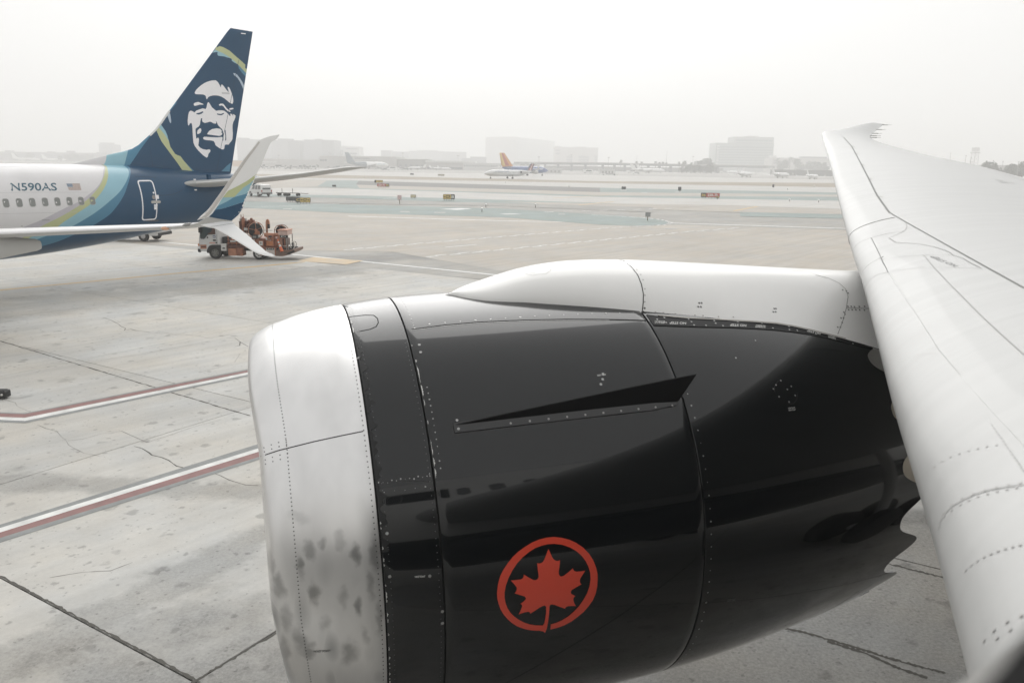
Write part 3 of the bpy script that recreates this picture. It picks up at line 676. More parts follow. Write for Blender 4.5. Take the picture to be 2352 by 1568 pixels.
def W_pt(d, x, up, off=0.0):
    ls, lz = W_le(d); ts, tz = W_te(d); c = ts - ls
    tc = np.interp(d, [0, 3, 6.7, 12, 20, 25.6], [0.115, 0.105, 0.095, 0.085, 0.075, 0.06])
    th = naca(x) * tc * c * (1.0 if up else -0.95)
    # outward normal is close to vertical except round the nose
    nx = -max(0, 1 - x / 0.04) ** 0.5
    z = lz + (tz - lz) * x + th
    nv = Vector((nx, 0, (1 if up else -1) * (1 - 0.8 * max(0, 1 - x / 0.03)))).normalized()
    return Vector((ls + c * x, d, z)) + nv * off
WD = [-2.6, -1, 0.2, .6, 1.1, 1.6, 2.1, 2.8, 3.5, 4.2, 4.8, 5.3, 6, 6.7, 7.5, 8.3, 9.2, 10, 11, 12, 13, 14, 15, 16, 17, 18, 19, 20, 21, 21.5, 21.75, 21.9, 22, 22.15, 22.3, 22.6, 23, 23.5, 24, 24.5, 25, 25.3, 25.6]
XS = [0, .0008, .0025, .005, .009, .014, .02, .03, .042, .06, .08, .11, .15, .2, .27, .35, .45, .55, .65, .75, .85, .93, 1.0]
lps = []
for d in WD:
    lp = [tuple(W_pt(d, x, True)) for x in reversed(XS)] + [tuple(W_pt(d, x, False)) for x in XS[1:]]
    lps.append(lp)
mb = MB(); mb.loft(lps, caps=(True, True)); wing = mb.build('wing', M_WING, airliner, 50)
def W_patch(name, d0, d1, xu, xl, off, nd, m=M_WING):
    """a leading-edge panel riding just proud of the wing skin; xu(d) is its upper rear edge"""
    lps = []
    for i in range(nd + 1):
        d = d0 + (d1 - d0) * i / nd; u = xu(d); l = xl
        xsU = [u * (k / 12) ** 2 for k in range(12, 0, -1)]; xsL = [l * (k / 5) ** 2 for k in range(0, 6)]
        lp = [tuple(W_pt(d, u + 0.0005, True, -0.004))] + [tuple(W_pt(d, x, True, off)) for x in xsU] + [tuple(W_pt(d, x, False, off)) for x in xsL] + [tuple(W_pt(d, l + .001, False, -0.004))]
        lps.append(lp)
    lps = [[tuple(Vector(p) + Vector((0.004, 0, -0.02))) for p in lps[0]]] + lps + [[tuple(Vector(p) + Vector((0.004, 0, -0.02))) for p in lps[-1]]]
    mb = MB(); mb.loft(lps, caps=(False, False), closed=False); return mb.build(name, m, wing, 40)

# --- fuselage round the viewer, white above and black below, with the window we look through
FY, FZ, FR = -2.62, 4.85, 2.885
def fus_mat():
    m = bpy.data.materials.new('fuselage_livery'); m.use_nodes = True; t = m.node_tree; b = t.nodes['Principled BSDF']
    b.inputs['Roughness'].default_value = 0.3; b.inputs['Coat Weight'].default_value = 0.4
    tc = t.nodes.new('ShaderNodeTexCoord'); sx = t.nodes.new('ShaderNodeSeparateXYZ'); t.links.new(tc.outputs['Object'], sx.inputs[0])
    gt = t.nodes.new('ShaderNodeMath'); gt.operation = 'GREATER_THAN'; gt.inputs[1].default_value = 3.55; t.links.new(sx.outputs['Z'], gt.inputs[0])
    mx = t.nodes.new('ShaderNodeMix'); mx.data_type = 'RGBA'; mx.inputs[6].default_value = (0.012, 0.012, 0.013, 1); mx.inputs[7].default_value = (0.74, 0.735, 0.72, 1)
    t.links.new(gt.outputs[0], mx.inputs[0]); t.links.new(mx.outputs[2], b.inputs['Base Color']); return m
WIN = dict(x0=-0.075, x1=0.293, z0=5.500, z1=5.98)
def fy(z, r=FR): return FY + math.sqrt(max(0, r * r - (z - FZ) ** 2))
mb = MB()
ths = np.linspace(0, 2 * math.pi, 73)[:-1]
def fsec(x, k=1.0, dz=0): return [(x, FY + FR * k * math.cos(t), FZ + dz + (FR + (0.12 if math.sin(t) < 0 else 0)) * k * math.sin(t)) for t in ths]
mb.loft([fsec(-15.6, 0.05, -.9), fsec(-15.2, 0.28, -.75), fsec(-14, 0.62, -.45), fsec(-12, 0.88, -.15), fsec(-9.5, 1.0)] + [fsec(x) for x in np.linspace(-9, -0.62, 12)], caps=(True, False))
mb.loft([fsec(x) for x in np.linspace(1.634, 26, 24)] + [fsec(33, .82, .3), fsec(41, .42, .9), fsec(46, .1, 1.3)], caps=(False, True))
# beside the viewer the wall is left open from sill to header, so the outside can be seen from either side of the seat
xa, xb = -0.62, 1.634; zl, zh = 5.44, 6.05
tl = math.asin((zl - FZ) / FR); tht = math.asin((zh - FZ) / FR)
rest = [tht + (2 * math.pi + tl - tht) * i / 60 for i in range(61)]
mb.loft([[(x, FY + FR * math.cos(t), FZ + FR * math.sin(t)) for t in rest] for x in (xa, xb)], caps=(False, False), closed=False)
fuselage = mb.build('fuselage', fus_mat(), airliner, 40)
def rrect(cx, cz, hx, hz, r, n=10):
    out = []
    for (sx, sz, a0) in ((1, 1, 0), (-1, 1, 90), (-1, -1, 180), (1, -1, 270)):
        for k in range(n + 1):
            a = math.radians(a0 + 90 * k / n); out.append((cx + sx * (hx - r) + r * math.cos(a), cz + sz * (hz - r) + r * math.sin(a)))
    return out
cx, cz = (WIN['x0'] + WIN['x1']) / 2, (WIN['z0'] + WIN['z1']) / 2; hx, hz = (WIN['x1'] - WIN['x0']) / 2, (WIN['z1'] - WIN['z0']) / 2
inner = rrect(cx, cz, hx, hz, 0.105); nI = len(inner)
def fl(p, dep=0.0): return (p[0], fy(p[1]) - dep, p[1])
mb = MB(); big = rrect(cx, cz, hx + .012, hz + .012, .112); mid = rrect(cx, cz, hx + .004, hz + .004, .107)
mb.loft([[fl(p, -0.002) for p in big], [fl(p, -0.002) for p in inner], [fl(p, 0.05) for p in mid], [(p[0], fy(p[1]) - 0.085, p[1]) for p in big]], caps=(False, False))
mb.build('window_frame', mat('window_frame_grey', (0.50, 0.49, 0.47), 0.5), fuselage, 40)
def bez(k, y): return [(p[0], y + (0.0 if k == 0 else -.012), p[1]) for p in rrect(.040, 5.7255, .106 + k, .138 + k, .088 + k * .6)]
mb = MB(); mb.loft([bez(.02, .098), bez(0, .088), bez(0, .080), bez(.05, .080)], caps=(False, False))
mb.build('window_seal', mat('black_rubber', (0.02, 0.02, 0.02), 0.8), fuselage, 40)
# cabin wall behind the lens, so that no light comes in from behind
mb = MB(); mb.box(-2.5, 2.5, FY, -0.9, 3.9, 6.9); mb.build('cabin_wall', mat('cabin_dark', (0.05, 0.05, 0.05), 0.9), fuselage)
M_BELLY = mat('black_belly_paint', (0.010, 0.0105, 0.011), 0.35, coat=0.2)
lps_ = []
for x, k, zb in ((-1.5, .25, 2.0), (0, .62, 1.75), (2, .9, 1.55), (5, 1.0, 1.45), (11, 1.0, 1.45), (14, .9, 1.55), (17, .6, 1.75), (19, .3, 2.0)):
    lps_.append([(x, FY + 3.05 * k * math.cos(t), (3.2 + (3.2 - zb) * math.sin(t) * (1 if math.sin(t) < 0 else .3))) for t in np.linspace(0, 2 * math.pi, 33)[:-1]])
mb = MB(); mb.loft(lps_); mb.build('belly_fairing', M_BELLY, fuselage, 50)
M_TYRE = mat('tyre_rubber', (.022, .022, .022), .85)
for yy in (FY - 4.9, FY + 4.9):
    mb = MB(); mb.cyl((9.5, yy, .7), (9.3, yy, 4.0), .16); mb.cyl((8.7, yy, .68), (10.3, yy, .68), .12); lg_ = mb.build('main_gear_leg', M_WHITE, airliner, 40)
    for dx in (-.72, .72):
        for dy in (-.55, .55):
            mb = MB(); mb.lathe([(-.25, .35), (-.22, .62), (-.16, .68), (.16, .68), (.22, .62), (.25, .35)], (9.5 + dx, yy + dy, .68), (0, 1, 0), 24, cap=(True, True)); mb.build('wheel', M_TYRE, lg_, 40)
mb = MB(); mb.cyl((-12.0, FY, .5), (-12.0, FY, 2.6), .12); lg_ = mb.build('nose_gear_leg', M_WHITE, airliner, 40)
for dy in (-.3, .3):
    mb = MB(); mb.lathe([(-.18, .3), (-.14, .5), (.14, .5), (.18, .3)], (-12.0, FY + dy, .5), (0, 1, 0), 22, cap=(True, True)); mb.build('wheel', M_TYRE, lg_, 40)
M_PANE = mat('dark_cabin_pane', (0.02, 0.022, 0.025), 0.1, coat=0.5)
pane = MB(); rows_ = np.linspace(5.74 - .235, 5.74 + .235, 13); lp_ = []
for z in rows_:
    e = abs(z - 5.74) - (.235 - .10); hw_ = .135 - (0.10 - math.sqrt(max(0, .01 - e * e)) if e > 0 else 0); lp_.append([(-hw_, fy(z) + .006, z), (hw_, fy(z) + .006, z)])
pane.loft(lp_, caps=(False, False), closed=False); pane_me = pane.mesh('cabin_window', M_PANE, 60)
for k in range(-15, 16):
    if -1 <= k <= 2: continue
    link('cabin_window', pane_me, fuselage, M=Matrix.Translation((cx + 0.61 * k, 0, 0)))

# ---- skins for sighting
bn = bvh_of([inlet_lip, intake, fan, reverser, pylon, pyl_aft])
bw = bvh_of([wing])

# --- marks and fittings on the engine
def crop(x0, y0, sc): return lambda x, y: ((x0 + x / sc) / 1.7415, (y0 + y / sc) / 1.7415)
ce = crop(1400, 1900, 1.8092); c8 = crop(2400, 1000, 1.4254); c7 = crop(950, 1000, 1.344); c2 = crop(2700, 1700, 1.5208); cw = crop(3200, 450, 1.4933)
EMB = [(1452, 1075), (1490, 1064), (1530, 1047), (1575, 1020), (1615, 987), (1655, 945), (1690, 895), (1715, 850), (1732, 800), (1740, 745), (1737, 705), (1725, 660), (1704, 618), (1675, 580), (1636, 546), (1590, 520), (1535, 501), (1475, 494), (1430, 497), (1385, 508), (1340, 525), (1295, 553), (1250, 590), (1210, 633), (1175, 685), (1147, 740), (1127, 795), (1118, 845), (1118, 885), (1126, 925), (1140, 960), (1162, 993), (1190, 1020), (1222, 1042), (1260, 1062), (1300, 1075), (1345, 1082), (1395, 1083), (1406, 1065), (1413, 1030), (1418, 990), (1418, 948), (1410, 938), (1395, 942), (1370, 955), (1335, 978), (1303, 998), (1300, 988), (1290, 984), (1265, 988), (1219, 1003), (1236, 970), (1245, 945), (1243, 935), (1233, 926), (1255, 910), (1270, 896), (1272, 885), (1262, 873), (1230, 864), (1191, 852), (1202, 835), (1207, 818), (1203, 805), (1185, 783), (1163, 758), (1200, 755), (1235, 751), (1250, 742), (1256, 728), (1257, 715), (1290, 735), (1325, 754), (1340, 756), (1355, 750), (1364, 735), (1363, 715), (1358, 680), (1353, 632), (1368, 636), (1385, 632), (1398, 620), (1407, 602), (1420, 570), (1435, 530), (1447, 556), (1460, 585), (1471, 604), (1484, 614), (1500, 618), (1519, 612), (1516, 650), (1510, 690), (1510, 712), (1518, 726), (1532, 730), (1550, 722), (1580, 698), (1612, 670), (1615, 681), (1625, 691), (1640, 695), (1670, 692), (1702, 687), (1684, 715), (1665, 745), (1662, 762), (1666, 778), (1674, 786), (1640, 805), (1605, 826), (1596, 840), (1600, 855), (1629, 870), (1618, 882), (1615, 898), (1621, 920), (1634, 943), (1600, 942), (1575, 944), (1562, 950), (1554, 962), (1520, 950), (1480, 935), (1460, 931), (1448, 934), (1443, 945), (1440, 1000), (1433, 1055), (1424, 1105), (1410, 1137), (1395, 1125), (1370, 1121), (1330, 1120), (1290, 1115), (1250, 1105), (1208, 1089), (1170, 1065), (1138, 1036), (1110, 1003), (1088, 965), (1074, 925), (1065, 888), (1063, 850), (1070, 785), (1087, 725), (1110, 680), (1140, 635), (1175, 590), (1215, 552), (1262, 518), (1315, 485), (1370, 462), (1422, 449), (1475, 444), (1530, 450), (1585, 464), (1635, 486), (1685, 520), (1727, 563), (1758, 610), (1780, 665), (1790, 710), (1791, 745), (1788, 800), (1778, 850), (1757, 900), (1725, 945), (1690, 985), (1645, 1022), (1600, 1055), (1550, 1082), (1500, 1100), (1450, 1112)]
decal('leaf_emblem', [EMB], bn, 0.003, M_RED, engine, step=3.0, conv=ce, label='red maple leaf inside a broken red ring')
# fan cowl hinge line, its bright edge, lip seams
c_h = [(945, 757), (1020, 747), (1100, 740), (1200, 735.5), (1300, 733.5), (1400, 734), (1484, 736)]
stroke('hinge_line', [c_h], 0.016, bn, 0.0015, M_SEAM, engine)
stroke('hinge_edge', [[(u, v + 1.9) for u, v in c_h[:-1]]], 0.005, bn, 0.002, M_RIVW, engine)
stroke('lip_seam', [[(588, 1051), (610, 1044), (640, 1034), (660, 1029), (720, 1014), (780, 1001), (834, 990)]], 0.007, bn, 0.0015, M_SEAM, engine)
stroke('cowl_seam', [[(860, 1107), (920, 1105), (996, 1103.5)]], 0.006, bn, 0.0015, mat('faint_gap', (0.03, .03, .03), .8), engine)
stroke('hatch_outline', [[(798, 766), (820, 762), (850, 756), (864, 750), (869, 741), (867, 731), (858, 724), (838, 723.5), (815, 726), (790, 730)]], 0.008, bn, 0.0015, M_SEAM, engine)
def smudges(mtl, spots, dark):
    t = mtl.node_tree; N = t.nodes.new; Lk = t.links.new; b = t.nodes['Principled BSDF']; src = b.inputs['Base Color'].links[0].from_socket
    tc = N('ShaderNodeTexCoord'); nz = N('ShaderNodeTexNoise'); nz.inputs['Scale'].default_value = 9; nz.inputs['Detail'].default_value = 4; Lk(tc.outputs['Object'], nz.inputs['Vector'])
    wob = N('ShaderNodeVectorMath'); wob.operation = 'MULTIPLY_ADD'; Lk(nz.outputs['Color'], wob.inputs[0]); wob.inputs[1].default_value = (.10, 0, .20); Lk(tc.outputs['Object'], wob.inputs[2])
    cur = None; Ei = wm(engine).inverted()
    for u, v, a, bb, k in spots:
        h, n = sight(bn, u, v, 0)
        if h is None: continue
        p = Ei @ h; d = N('ShaderNodeVectorMath'); d.operation = 'SUBTRACT'; Lk(wob.outputs[0], d.inputs[0]); d.inputs[1].default_value = (p.x + .05, p.y, p.z + .10)
        m = N('ShaderNodeVectorMath'); m.operation = 'MULTIPLY'; Lk(d.outputs[0], m.inputs[0]); m.inputs[1].default_value = (1 / a, .5, .8 / bb)
        l = N('ShaderNodeVectorMath'); l.operation = 'LENGTH'; Lk(m.outputs[0], l.inputs[0])
        r = N('ShaderNodeMapRange'); r.interpolation_type = 'SMOOTHSTEP'; r.inputs['From Min'].default_value = 0.15; r.inputs['From Max'].default_value = 1.0; r.inputs['To Min'].default_value = 1 - k * .85; r.inputs['To Max'].default_value = 1; Lk(l.outputs['Value'], r.inputs['Value'])
        if cur is None: cur = r.outputs[0]
        else:
            q = N('ShaderNodeMath'); q.operation = 'MULTIPLY'; Lk(cur, q.inputs[0]); Lk(r.outputs[0], q.inputs[1]); cur = q.outputs[0]
    s = N('ShaderNodeVectorMath'); s.operation = 'SCALE'; Lk(src, s.inputs[0]); Lk(cur, s.inputs['Scale']); Lk(s.outputs[0], b.inputs['Base Color'])
smudges(M_LIP, [(690, 1300, .035, .085, .55), (712, 1258, .05, .06, .45), (740, 1248, .035, .05, .4), (818, 1270, .04, .085, .62), (862, 1268, .055, .13, .5), (722, 1362, .05, .10, .6), (824, 1395, .04, .09, .6), (788, 1372, .05, .09, .35), (850, 1340, .04, .10, .4), (805, 1496, .085, .13, .5), (640, 1345, .05, .10, .45), (658, 1420, .06, .12, .4), (690, 1470, .07, .12, .45), (712, 1494, .06, .07, .5), (655, 1500, .05, .16, .4), (780, 1240, .05, .05, .25), (745, 1430, .05, .08, .3), (690, 1190, .10, .05, .18), (870, 1420, .03, .16, .35), (620, 1290, .03, .10, .25), (840, 1460, .04, .08, .3)], None)
def Nworld(s, al, off=0.0):
    r = NR(s) + off; return A0M @ (ENG @ Vector((s, -r * math.cos(al), r * math.sin(al))))
def srow(name, items, r, m, off=0.0015, jit=0.0):
    """fasteners set out in rows on the nacelle skin: (station, angle)"""
    Mi = wm(engine).inverted(); mb = MB()
    for s, al in items:
        p = Vector((s + (scarf(s, al) if s < .73 else 0), -(NR(s) + off) * math.cos(al), (NR(s) + off) * math.sin(al))); n = Vector((0, -math.cos(al), math.sin(al)))
        t = Vector((1, 0, 0)); b = n.cross(t); rr = r * (1 + jit * rnd.uniform(-1, 1))
        mb.add([p + (t * math.cos(k * math.pi / 3) + b * math.sin(k * math.pi / 3)) * rr for k in range(6)], [tuple(range(6))])
    return mb.build(name, m, engine, kind='stuff')
A = lambda a, b, st: [math.radians(x) for x in np.arange(a, b, st)]
srow('rivets', [(0.19, a) for a in A(-60, 120, 0.95)] + [(0.19 - 0.05 * k, math.radians(40 + 0.9 * j)) for k in range(4) for j in (-2.4, -1.2, 1.2, 2.4)] + [(0.712, a) for a in A(-60, 100, 1.2)], 0.0052, M_RIVD)
srow('rivets', [(1.22, a) for a in A(69, 96, 2.2)] + [(s, math.radians(70.3 - 0.5 * (s - 1.2) - 0.7 * max(0, s - 2.4))) for s in np.arange(1.22, 3.1, 0.125)], 0.0075, M_RIVW, jit=0.35)
srow('rivets', [(3.225, a) for a in A(-40, 44, 3.1)], 0.006, M_RIVW, jit=0.5)
srow('rivets', [(1.20, a) for a in A(30, 50, 1.6)] + [(1.12, math.radians(28.6 + 0.3 * k)) for k in range(3)], 0.0045, M_RIVW, jit=0.5)
srow('rivets', [(s, math.radians(28.6 + rnd.uniform(-.3, .3))) for s in np.arange(0.77, 1.13, 0.03)] + [(s, math.radians(26.6 + rnd.uniform(-.3, .3))) for s in np.arange(0.8, 1.13, 0.07)], 0.0042, M_RIVW, jit=0.6)
srow('rivets', [(1.115, a) for a in A(-40, 90, 1.5)] + [(0.79, a) for a in A(-60, 95, 1.5)], 0.0035, M_RIVD)
# paint worn from the edges
Mi = wm(engine).inverted(); mb = MB()
def flake(s0, al0, al1, wmax):
    n = 10; vs = []
    for i in range(n + 1):
        a = math.radians(al0 + (al1 - al0) * i / n); w = wmax * (0.2 + rnd.random()) * math.sin(math.pi * (i + .3) / (n + .6))
        for s in (s0, s0 + w):
            r = NR(s) + 0.0022; vs.append((s, -r * math.cos(a), r * math.sin(a)))
    mb.add(vs, [(2 * i, 2 * i + 1, 2 * i + 3, 2 * i + 2) for i in range(n)])
for a0, a1, w in ((56.5, 57.5, .012), (50.5, 55.8, .010), (47, 50, .012), (44.5, 46.3, .006), (40, 41, .006), (33, 36.5, .007), (30.5, 32.5, .010), (28, 30.2, .008), (62, 62.6, .006)): flake(1.158, a0, a1, w)
for k in range(26):
    a = rnd.uniform(-25, 20); flake(0.753, a, a + rnd.uniform(.3, 1.2), .008)
for a0, a1, w in ((80, 82, .012), (75.5, 77.5, .016), (71, 74, .014)): flake(0.752, a0, a1, w)
mb.build('chipped_paint', M_CHIP, engine, kind='stuff')
# torn dark sealant strip behind the metal lip
mb = MB(); vs = []; n = 90
for i in range(n + 1):
    a = math.radians(14 + 53 * i / n); w = 0.028 + 0.018 * math.sin(i * 0.7) + 0.014 * math.sin(i * 1.9 + 1) + 0.02 * (rnd.random() - .5)
    w *= min(1, (n - i) / 10)
    for s in (0.752, 0.752 + max(0.006, w)): vs.append((s, -(NR(s) + .002) * math.cos(a), (NR(s) + .002) * math.sin(a)))
mb.add(vs, [(2 * i, 2 * i + 1, 2 * i + 3, 2 * i + 2) for i in range(n)]); mb.build('sealant_strip', mat('sealant_black', (0.006, 0.0065, 0.007), 0.55), engine)
dots('markings', [(963, 792), (966, 809), (1385, 858.5), (1384, 871), (1380, 882.5), (895, 1323), (1016, 1403), (1016, 1430), (987, 1322), (889, 1224), (823, 822)], 0.012, bn, 0.0025, M_RIVW, engine)
dots('markings', [(1793, 874), (1782, 884), (1817, 887), (1808, 894), (1826, 908), (1789, 911), (1812, 923), (1776, 893), (1690, 822), (1735, 782)], 0.008, bn, 0.0025, M_RIVW, engine)
stroke('hatch_outline', [[(1778, 900), (1779, 887), (1786, 876), (1796, 874)], [(1831, 903), (1830, 918), (1822, 926), (1814, 928)]], 0.004, bn, 0.0015, mat('faint_gap', (0.03, .03, .03), .8), engine)
text_sight('hoist_point_lettering', 'HOIST POINT', (1372, 864), (1392, 862.3), (1371.5, 860.5), bn, 0.003, M_LETW, engine, 0.02)
text_sight('hoist_point_lettering', 'HOIST POINT', (953, 1325.5), (977, 1324.5), (952.7, 1321.3), bn, 0.003, M_LETW, engine, 0.02)
text_sight('hoist_point_lettering', 'HOIST POINT', (721, 1497.5), (760, 1496), (720.5, 1492.5), bn, 0.003, M_LETG, engine, 0.03)
text_sight('fine_print', 'HOIST POINT', (1810, 939), (1826, 937.5), (1809.7, 936), bn, 0.003, M_LETW, engine, 0.02)
text_sight('fine_print', 'HOIST POINT', (1811, 943.5), (1827, 942), (1810.7, 940.5), bn, 0.003, M_LETW, engine, 0.02)
text_sight('fine_print', 'HOIST POINT', (1670, 1377.5), (1689, 1375), (1669.7, 1375), bn, 0.003, mat('dim_lettering', (.12, .12, .12), .6), engine, 0.02)
text_sight('fine_print', 'HOIST POINT', (1670, 1380.5), (1689, 1378), (1669.7, 1378), bn, 0.003, mat('dim_lettering', (.12, .12, .12), .6), engine, 0.02)

# strake: an L flange bolted to the cowl with a tall blade standing on it
sal = math.radians(39.0)
def np_(s, al, off): r = NR(s) + off; return (s, -r * math.cos(al), r * math.sin(al))
mb = MB(); loops = []
for i in range(25):
    s = 1.335 + (3.10 - 1.335) * i / 24; da0 = math.radians(37.2 - 35.4 + 1.6); wd = math.radians(1.2) * (1.0 if i < 22 else 1.0 - (i - 21) * .2)
    sb = sal - math.radians(.55); loops.append([np_(s, sb - wd, .001), np_(s, sb - wd, .012), np_(s, sb + wd * (0.95 if i < 10 else .45), .014), np_(s, sb + wd * (0.95 if i < 10 else .45), .001)])
mb.loft(loops); strake = mb.build('strake', mat('strake_flange_paint', (0.007, 0.0075, 0.008), .35, coat=.5), engine, 30)
mb = MB(); loops = []
for i in range(31):
    t = i / 30; s = 1.345 + (3.24 - 1.345) * t; hgt = 0.012 + 0.178 * (t ** 0.92)
    s_low = min(s, 3.12) if t > .9 else s
    ln = math.radians(-1.2) * t + math.radians(5.0) * t                       # the blade leans upward as it rises
    th_ = .006
    loops.append([np_(s_low, sal - th_ / 2, .008), np_(s_low, sal + th_ / 2, .008), np_(s, sal + ln + th_ / 3, hgt), np_(s, sal + ln - th_ / 3, hgt)])
mb.loft(loops); mb.build('strake_blade', M_BLACKP, engine, 30)
srow('strake_bolts', [(1.365, sal + math.radians(1.0)), (1.365, sal - math.radians(1.0))], 0.011, M_RIVW, off=0.0155)
srow('strake_bolts', [(s, sal - math.radians(1.15)) for s in np.arange(1.75, 3.08, 0.145)], 0.009, M_RIV, off=0.0155)

# black ledge along the top of the reverser with its NO STEP signs
LEDG = [(263, 371), (330, 380), (420, 389), (500, 396), (600, 401), (750, 408), (880, 415), (1000, 424), (1100, 440), (1200, 462), (1300, 487), (1400, 512), (1500, 540), (1592, 568), (1597, 577), (1500, 552), (1400, 527), (1300, 503), (1200, 483), (1100, 468), (1000, 457), (880, 449), (750, 443), (600, 440), (500, 437), (420, 434), (306, 430), (286, 402)]
decal('cowl_ledge', [LEDG], bn, 0.004, M_BLACKP, engine, conv=c8, step=5)
stroke('ledge_edge', [LEDG[:14]], 0.010, bn, 0.005, M_SEAM, engine, conv=c8)
stroke('ledge_edge', [[LEDG[k] for k in range(26, 14, -1)]], 0.008, bn, 0.005, M_SEAM, engine, conv=c8)
stroke('ledge_edge', [[(x, y - 8) for x, y in LEDG[1:12]]], 0.012, bn, 0.004, mat('warm_grey_seal', (0.42, 0.40, 0.37), .6), engine, conv=c8)
for (a, b, t) in (((490, 413.5), (396, 411), (489, 426.5)), ((833, 426.5), (741, 422.5), (832, 439.5)), ((1256, 474), (1179, 456), (1254, 484.5))):
    text_sight('no_step_lettering', 'NO STEP', c8(*a), c8(*b), c8(*t), bn, 0.006, M_LETW, engine, 0.02)
fine = []
for (x0, y0, x1, dy) in ((310, 406, 368, 1.5), (884, 430, 942, 2.5), (1300, 487, 1342, 12)):
    for k in range(4): fine.append([(x0, y0 + k * 4), (x1, y0 + k * 4 + dy)])
stroke('fine_print', fine, 0.004, bn, 0.006, M_LETW, engine, conv=c8, wob=0.9, step=2, kind='stuff')
dots('ledge_bolts', [(325, 398), (366, 388), (376, 416), (504, 397), (520, 411), (535, 430), (603, 432), (650, 405), (658, 420), (700, 434), (784, 412), (921, 418), (984, 447), (1075, 437), (1078, 455), (1123, 460), (1228, 480), (1330, 505), (1440, 535)], 0.009, bn, 0.0065, M_RIVW, engine, conv=c8)
# pylon seams and screws
stroke('pylon_seam', [[(110, 55), (135, 62), (180, 98), (215, 143), (236, 195), (247, 250), (246, 300), (241, 345), (262, 362)]], 0.008, bn, 0.002, M_SEAM, pylon, conv=c8)
stroke('pylon_seam', [[(1230, 143), (1300, 160), (1360, 187), (1400, 222), (1414, 265), (1404, 330), (1385, 400), (1355, 480)], [(1405, 331), (1470, 332), (1535, 334)]], 0.007, bn, 0.002, mat('pylon_gap', (.30, .295, .285), .8), pylon, conv=c8)
stroke('pylon_seam', [[(130, 66), (400, 72), (700, 90), (1000, 118), (1165, 118), (1290, 160)]], 0.003, bn, 0.002, M_SEAMG, pylon, conv=c8)
stroke('pylon_seam', [[(1535, 120), (1545, 125), (1556, 130), (1568, 134), (1590, 137), (1612, 132), (1640, 130), (1660, 128), (1670, 120), (1683, 112), (1687, 100)], [(1568, 128), (1580, 122), (1600, 125)]], 0.003, bn, 0.002, M_SEAMG, pylon, conv=c7)
dots('pylon_screws', [(254, 331), (579, 302), (565, 302), (560, 323), (575, 324), (993, 334), (1003, 334), (988, 353), (1001, 353), (1413, 322), (1432, 322), (1450, 324), (1478, 323), (1508, 322), (1417, 341), (1437, 341), (1458, 341), (1480, 342), (1507, 343), (1390, 355), (1396, 366), (1374, 388), (1388, 388), (1380, 414), (1355, 440), (1370, 440), (1383, 228), (1404, 234), (1414, 246)], 0.010, bn, 0.002, M_RIVD, pylon, conv=c8)
dots('pylon_screws', [(316, 354), (360, 358), (430, 364), (541, 372), (587, 374), (675, 380), (760, 382), (256, 258), (256, 222), (255, 295), (245, 170), (232, 140), (210, 112)] , 0.007, bn, 0.002, M_RIV, pylon, conv=c8)

# --- leading-edge panels and marks on the wing
def xc_at(u, v):
    h, n = sight(bw, u, v, 0.0)
    if h is None: return None
    q = A0M.inverted() @ h; ls, _ = W_le(q.y); ts, _ = W_te(q.y); return q.y, (q.x - ls) / (ts - ls)
slat_px = [cw(*p) for p in [(250, 135), (310, 205), (345, 270), (400, 375), (460, 495), (535, 600)]]
SX = [xc_at(*p) for p in slat_px]; SX = sorted([s for s in SX if s])
NB = [xc_at(*cw(*p)) for p in [(535, 602), (700, 695), (900, 800), (1080, 900), (1338, 1048)]]
NBi = [xc_at(*cw(*p)) for p in [(525, 955), (700, 1210), (830, 1420), (960, 1568)]]
SXd = [a for a, b in SX]; SXx = [b for a, b in SX]
out_u = lambda d: float(np.interp(d, SXd, SXx)); in_u = lambda d: float(np.interp(d, [2.5, 2.9, 3.7, 5.0], [0.0268, 0.0262, 0.0270, 0.0244]))
slat_o = W_patch('slat', 7.55, 20.9, out_u, 0.05, 0.006, 44)
slat_i = W_patch('leading_edge_panel', 0.9, 5.62, in_u, 0.05, 0.004, 30)
slat_p = W_patch('leading_edge_panel', 5.63, 7.53, lambda d: 0.030, 0.05, 0.003, 10)
bw = bvh_of([wing, slat_o, slat_i, slat_p])
M_GAPW = mat('wing_gap', (0.27, 0.27, 0.26), 0.9); M_GAPL = mat('light_wing_gap', (0.47, 0.465, 0.455), 0.9); M_RIVL = mat('flush_rivet', (0.43, 0.425, 0.415), 0.6); M_RIVM = mat('grey_rivet', (0.20, 0.20, 0.195), 0.6)
M_GAPM = mat('mid_wing_gap', (.385, .38, .37), .8)
stroke('slat_gap', [[(262, 150), (310, 205), (345, 270), (400, 375), (460, 495), (535, 600), (548, 606)]], 0.024, bw, 0.003, M_GAPW, wing, conv=cw)
stroke('panel_gap', [[(540, 602), (700, 693), (900, 805), (1080, 905), (1338, 1048)]], 0.014, bw, 0.003, M_GAPW, wing, conv=cw)
stroke('panel_gap', [[(320, 815), (338, 793), (360, 776), (390, 762), (425, 750), (480, 734), (535, 722), (570, 716)]], 0.010, bw, 0.003, M_GAPW, wing, conv=cw)
stroke('panel_gap', [[(427, 750), (460, 816), (490, 880), (525, 954)]], 0.007, bw, 0.003, M_GAPW, wing, conv=cw)
stroke('panel_gap', [[(525, 955), (490, 960), (455, 973), (425, 995), (400, 1028), (388, 1055)], [(620, 711), (560, 738), (532, 751), (572, 777), (640, 780), (720, 787), (800, 803), (870, 825), (905, 842), (914, 854), (940, 860), (975, 872), (1020, 900), (1085, 931)], [(570, 716), (610, 713), (632, 700), (639, 682), (634, 660), (612, 640), (570, 618), (545, 606)]], 0.006, bw, 0.003, M_GAPM, wing, conv=cw)
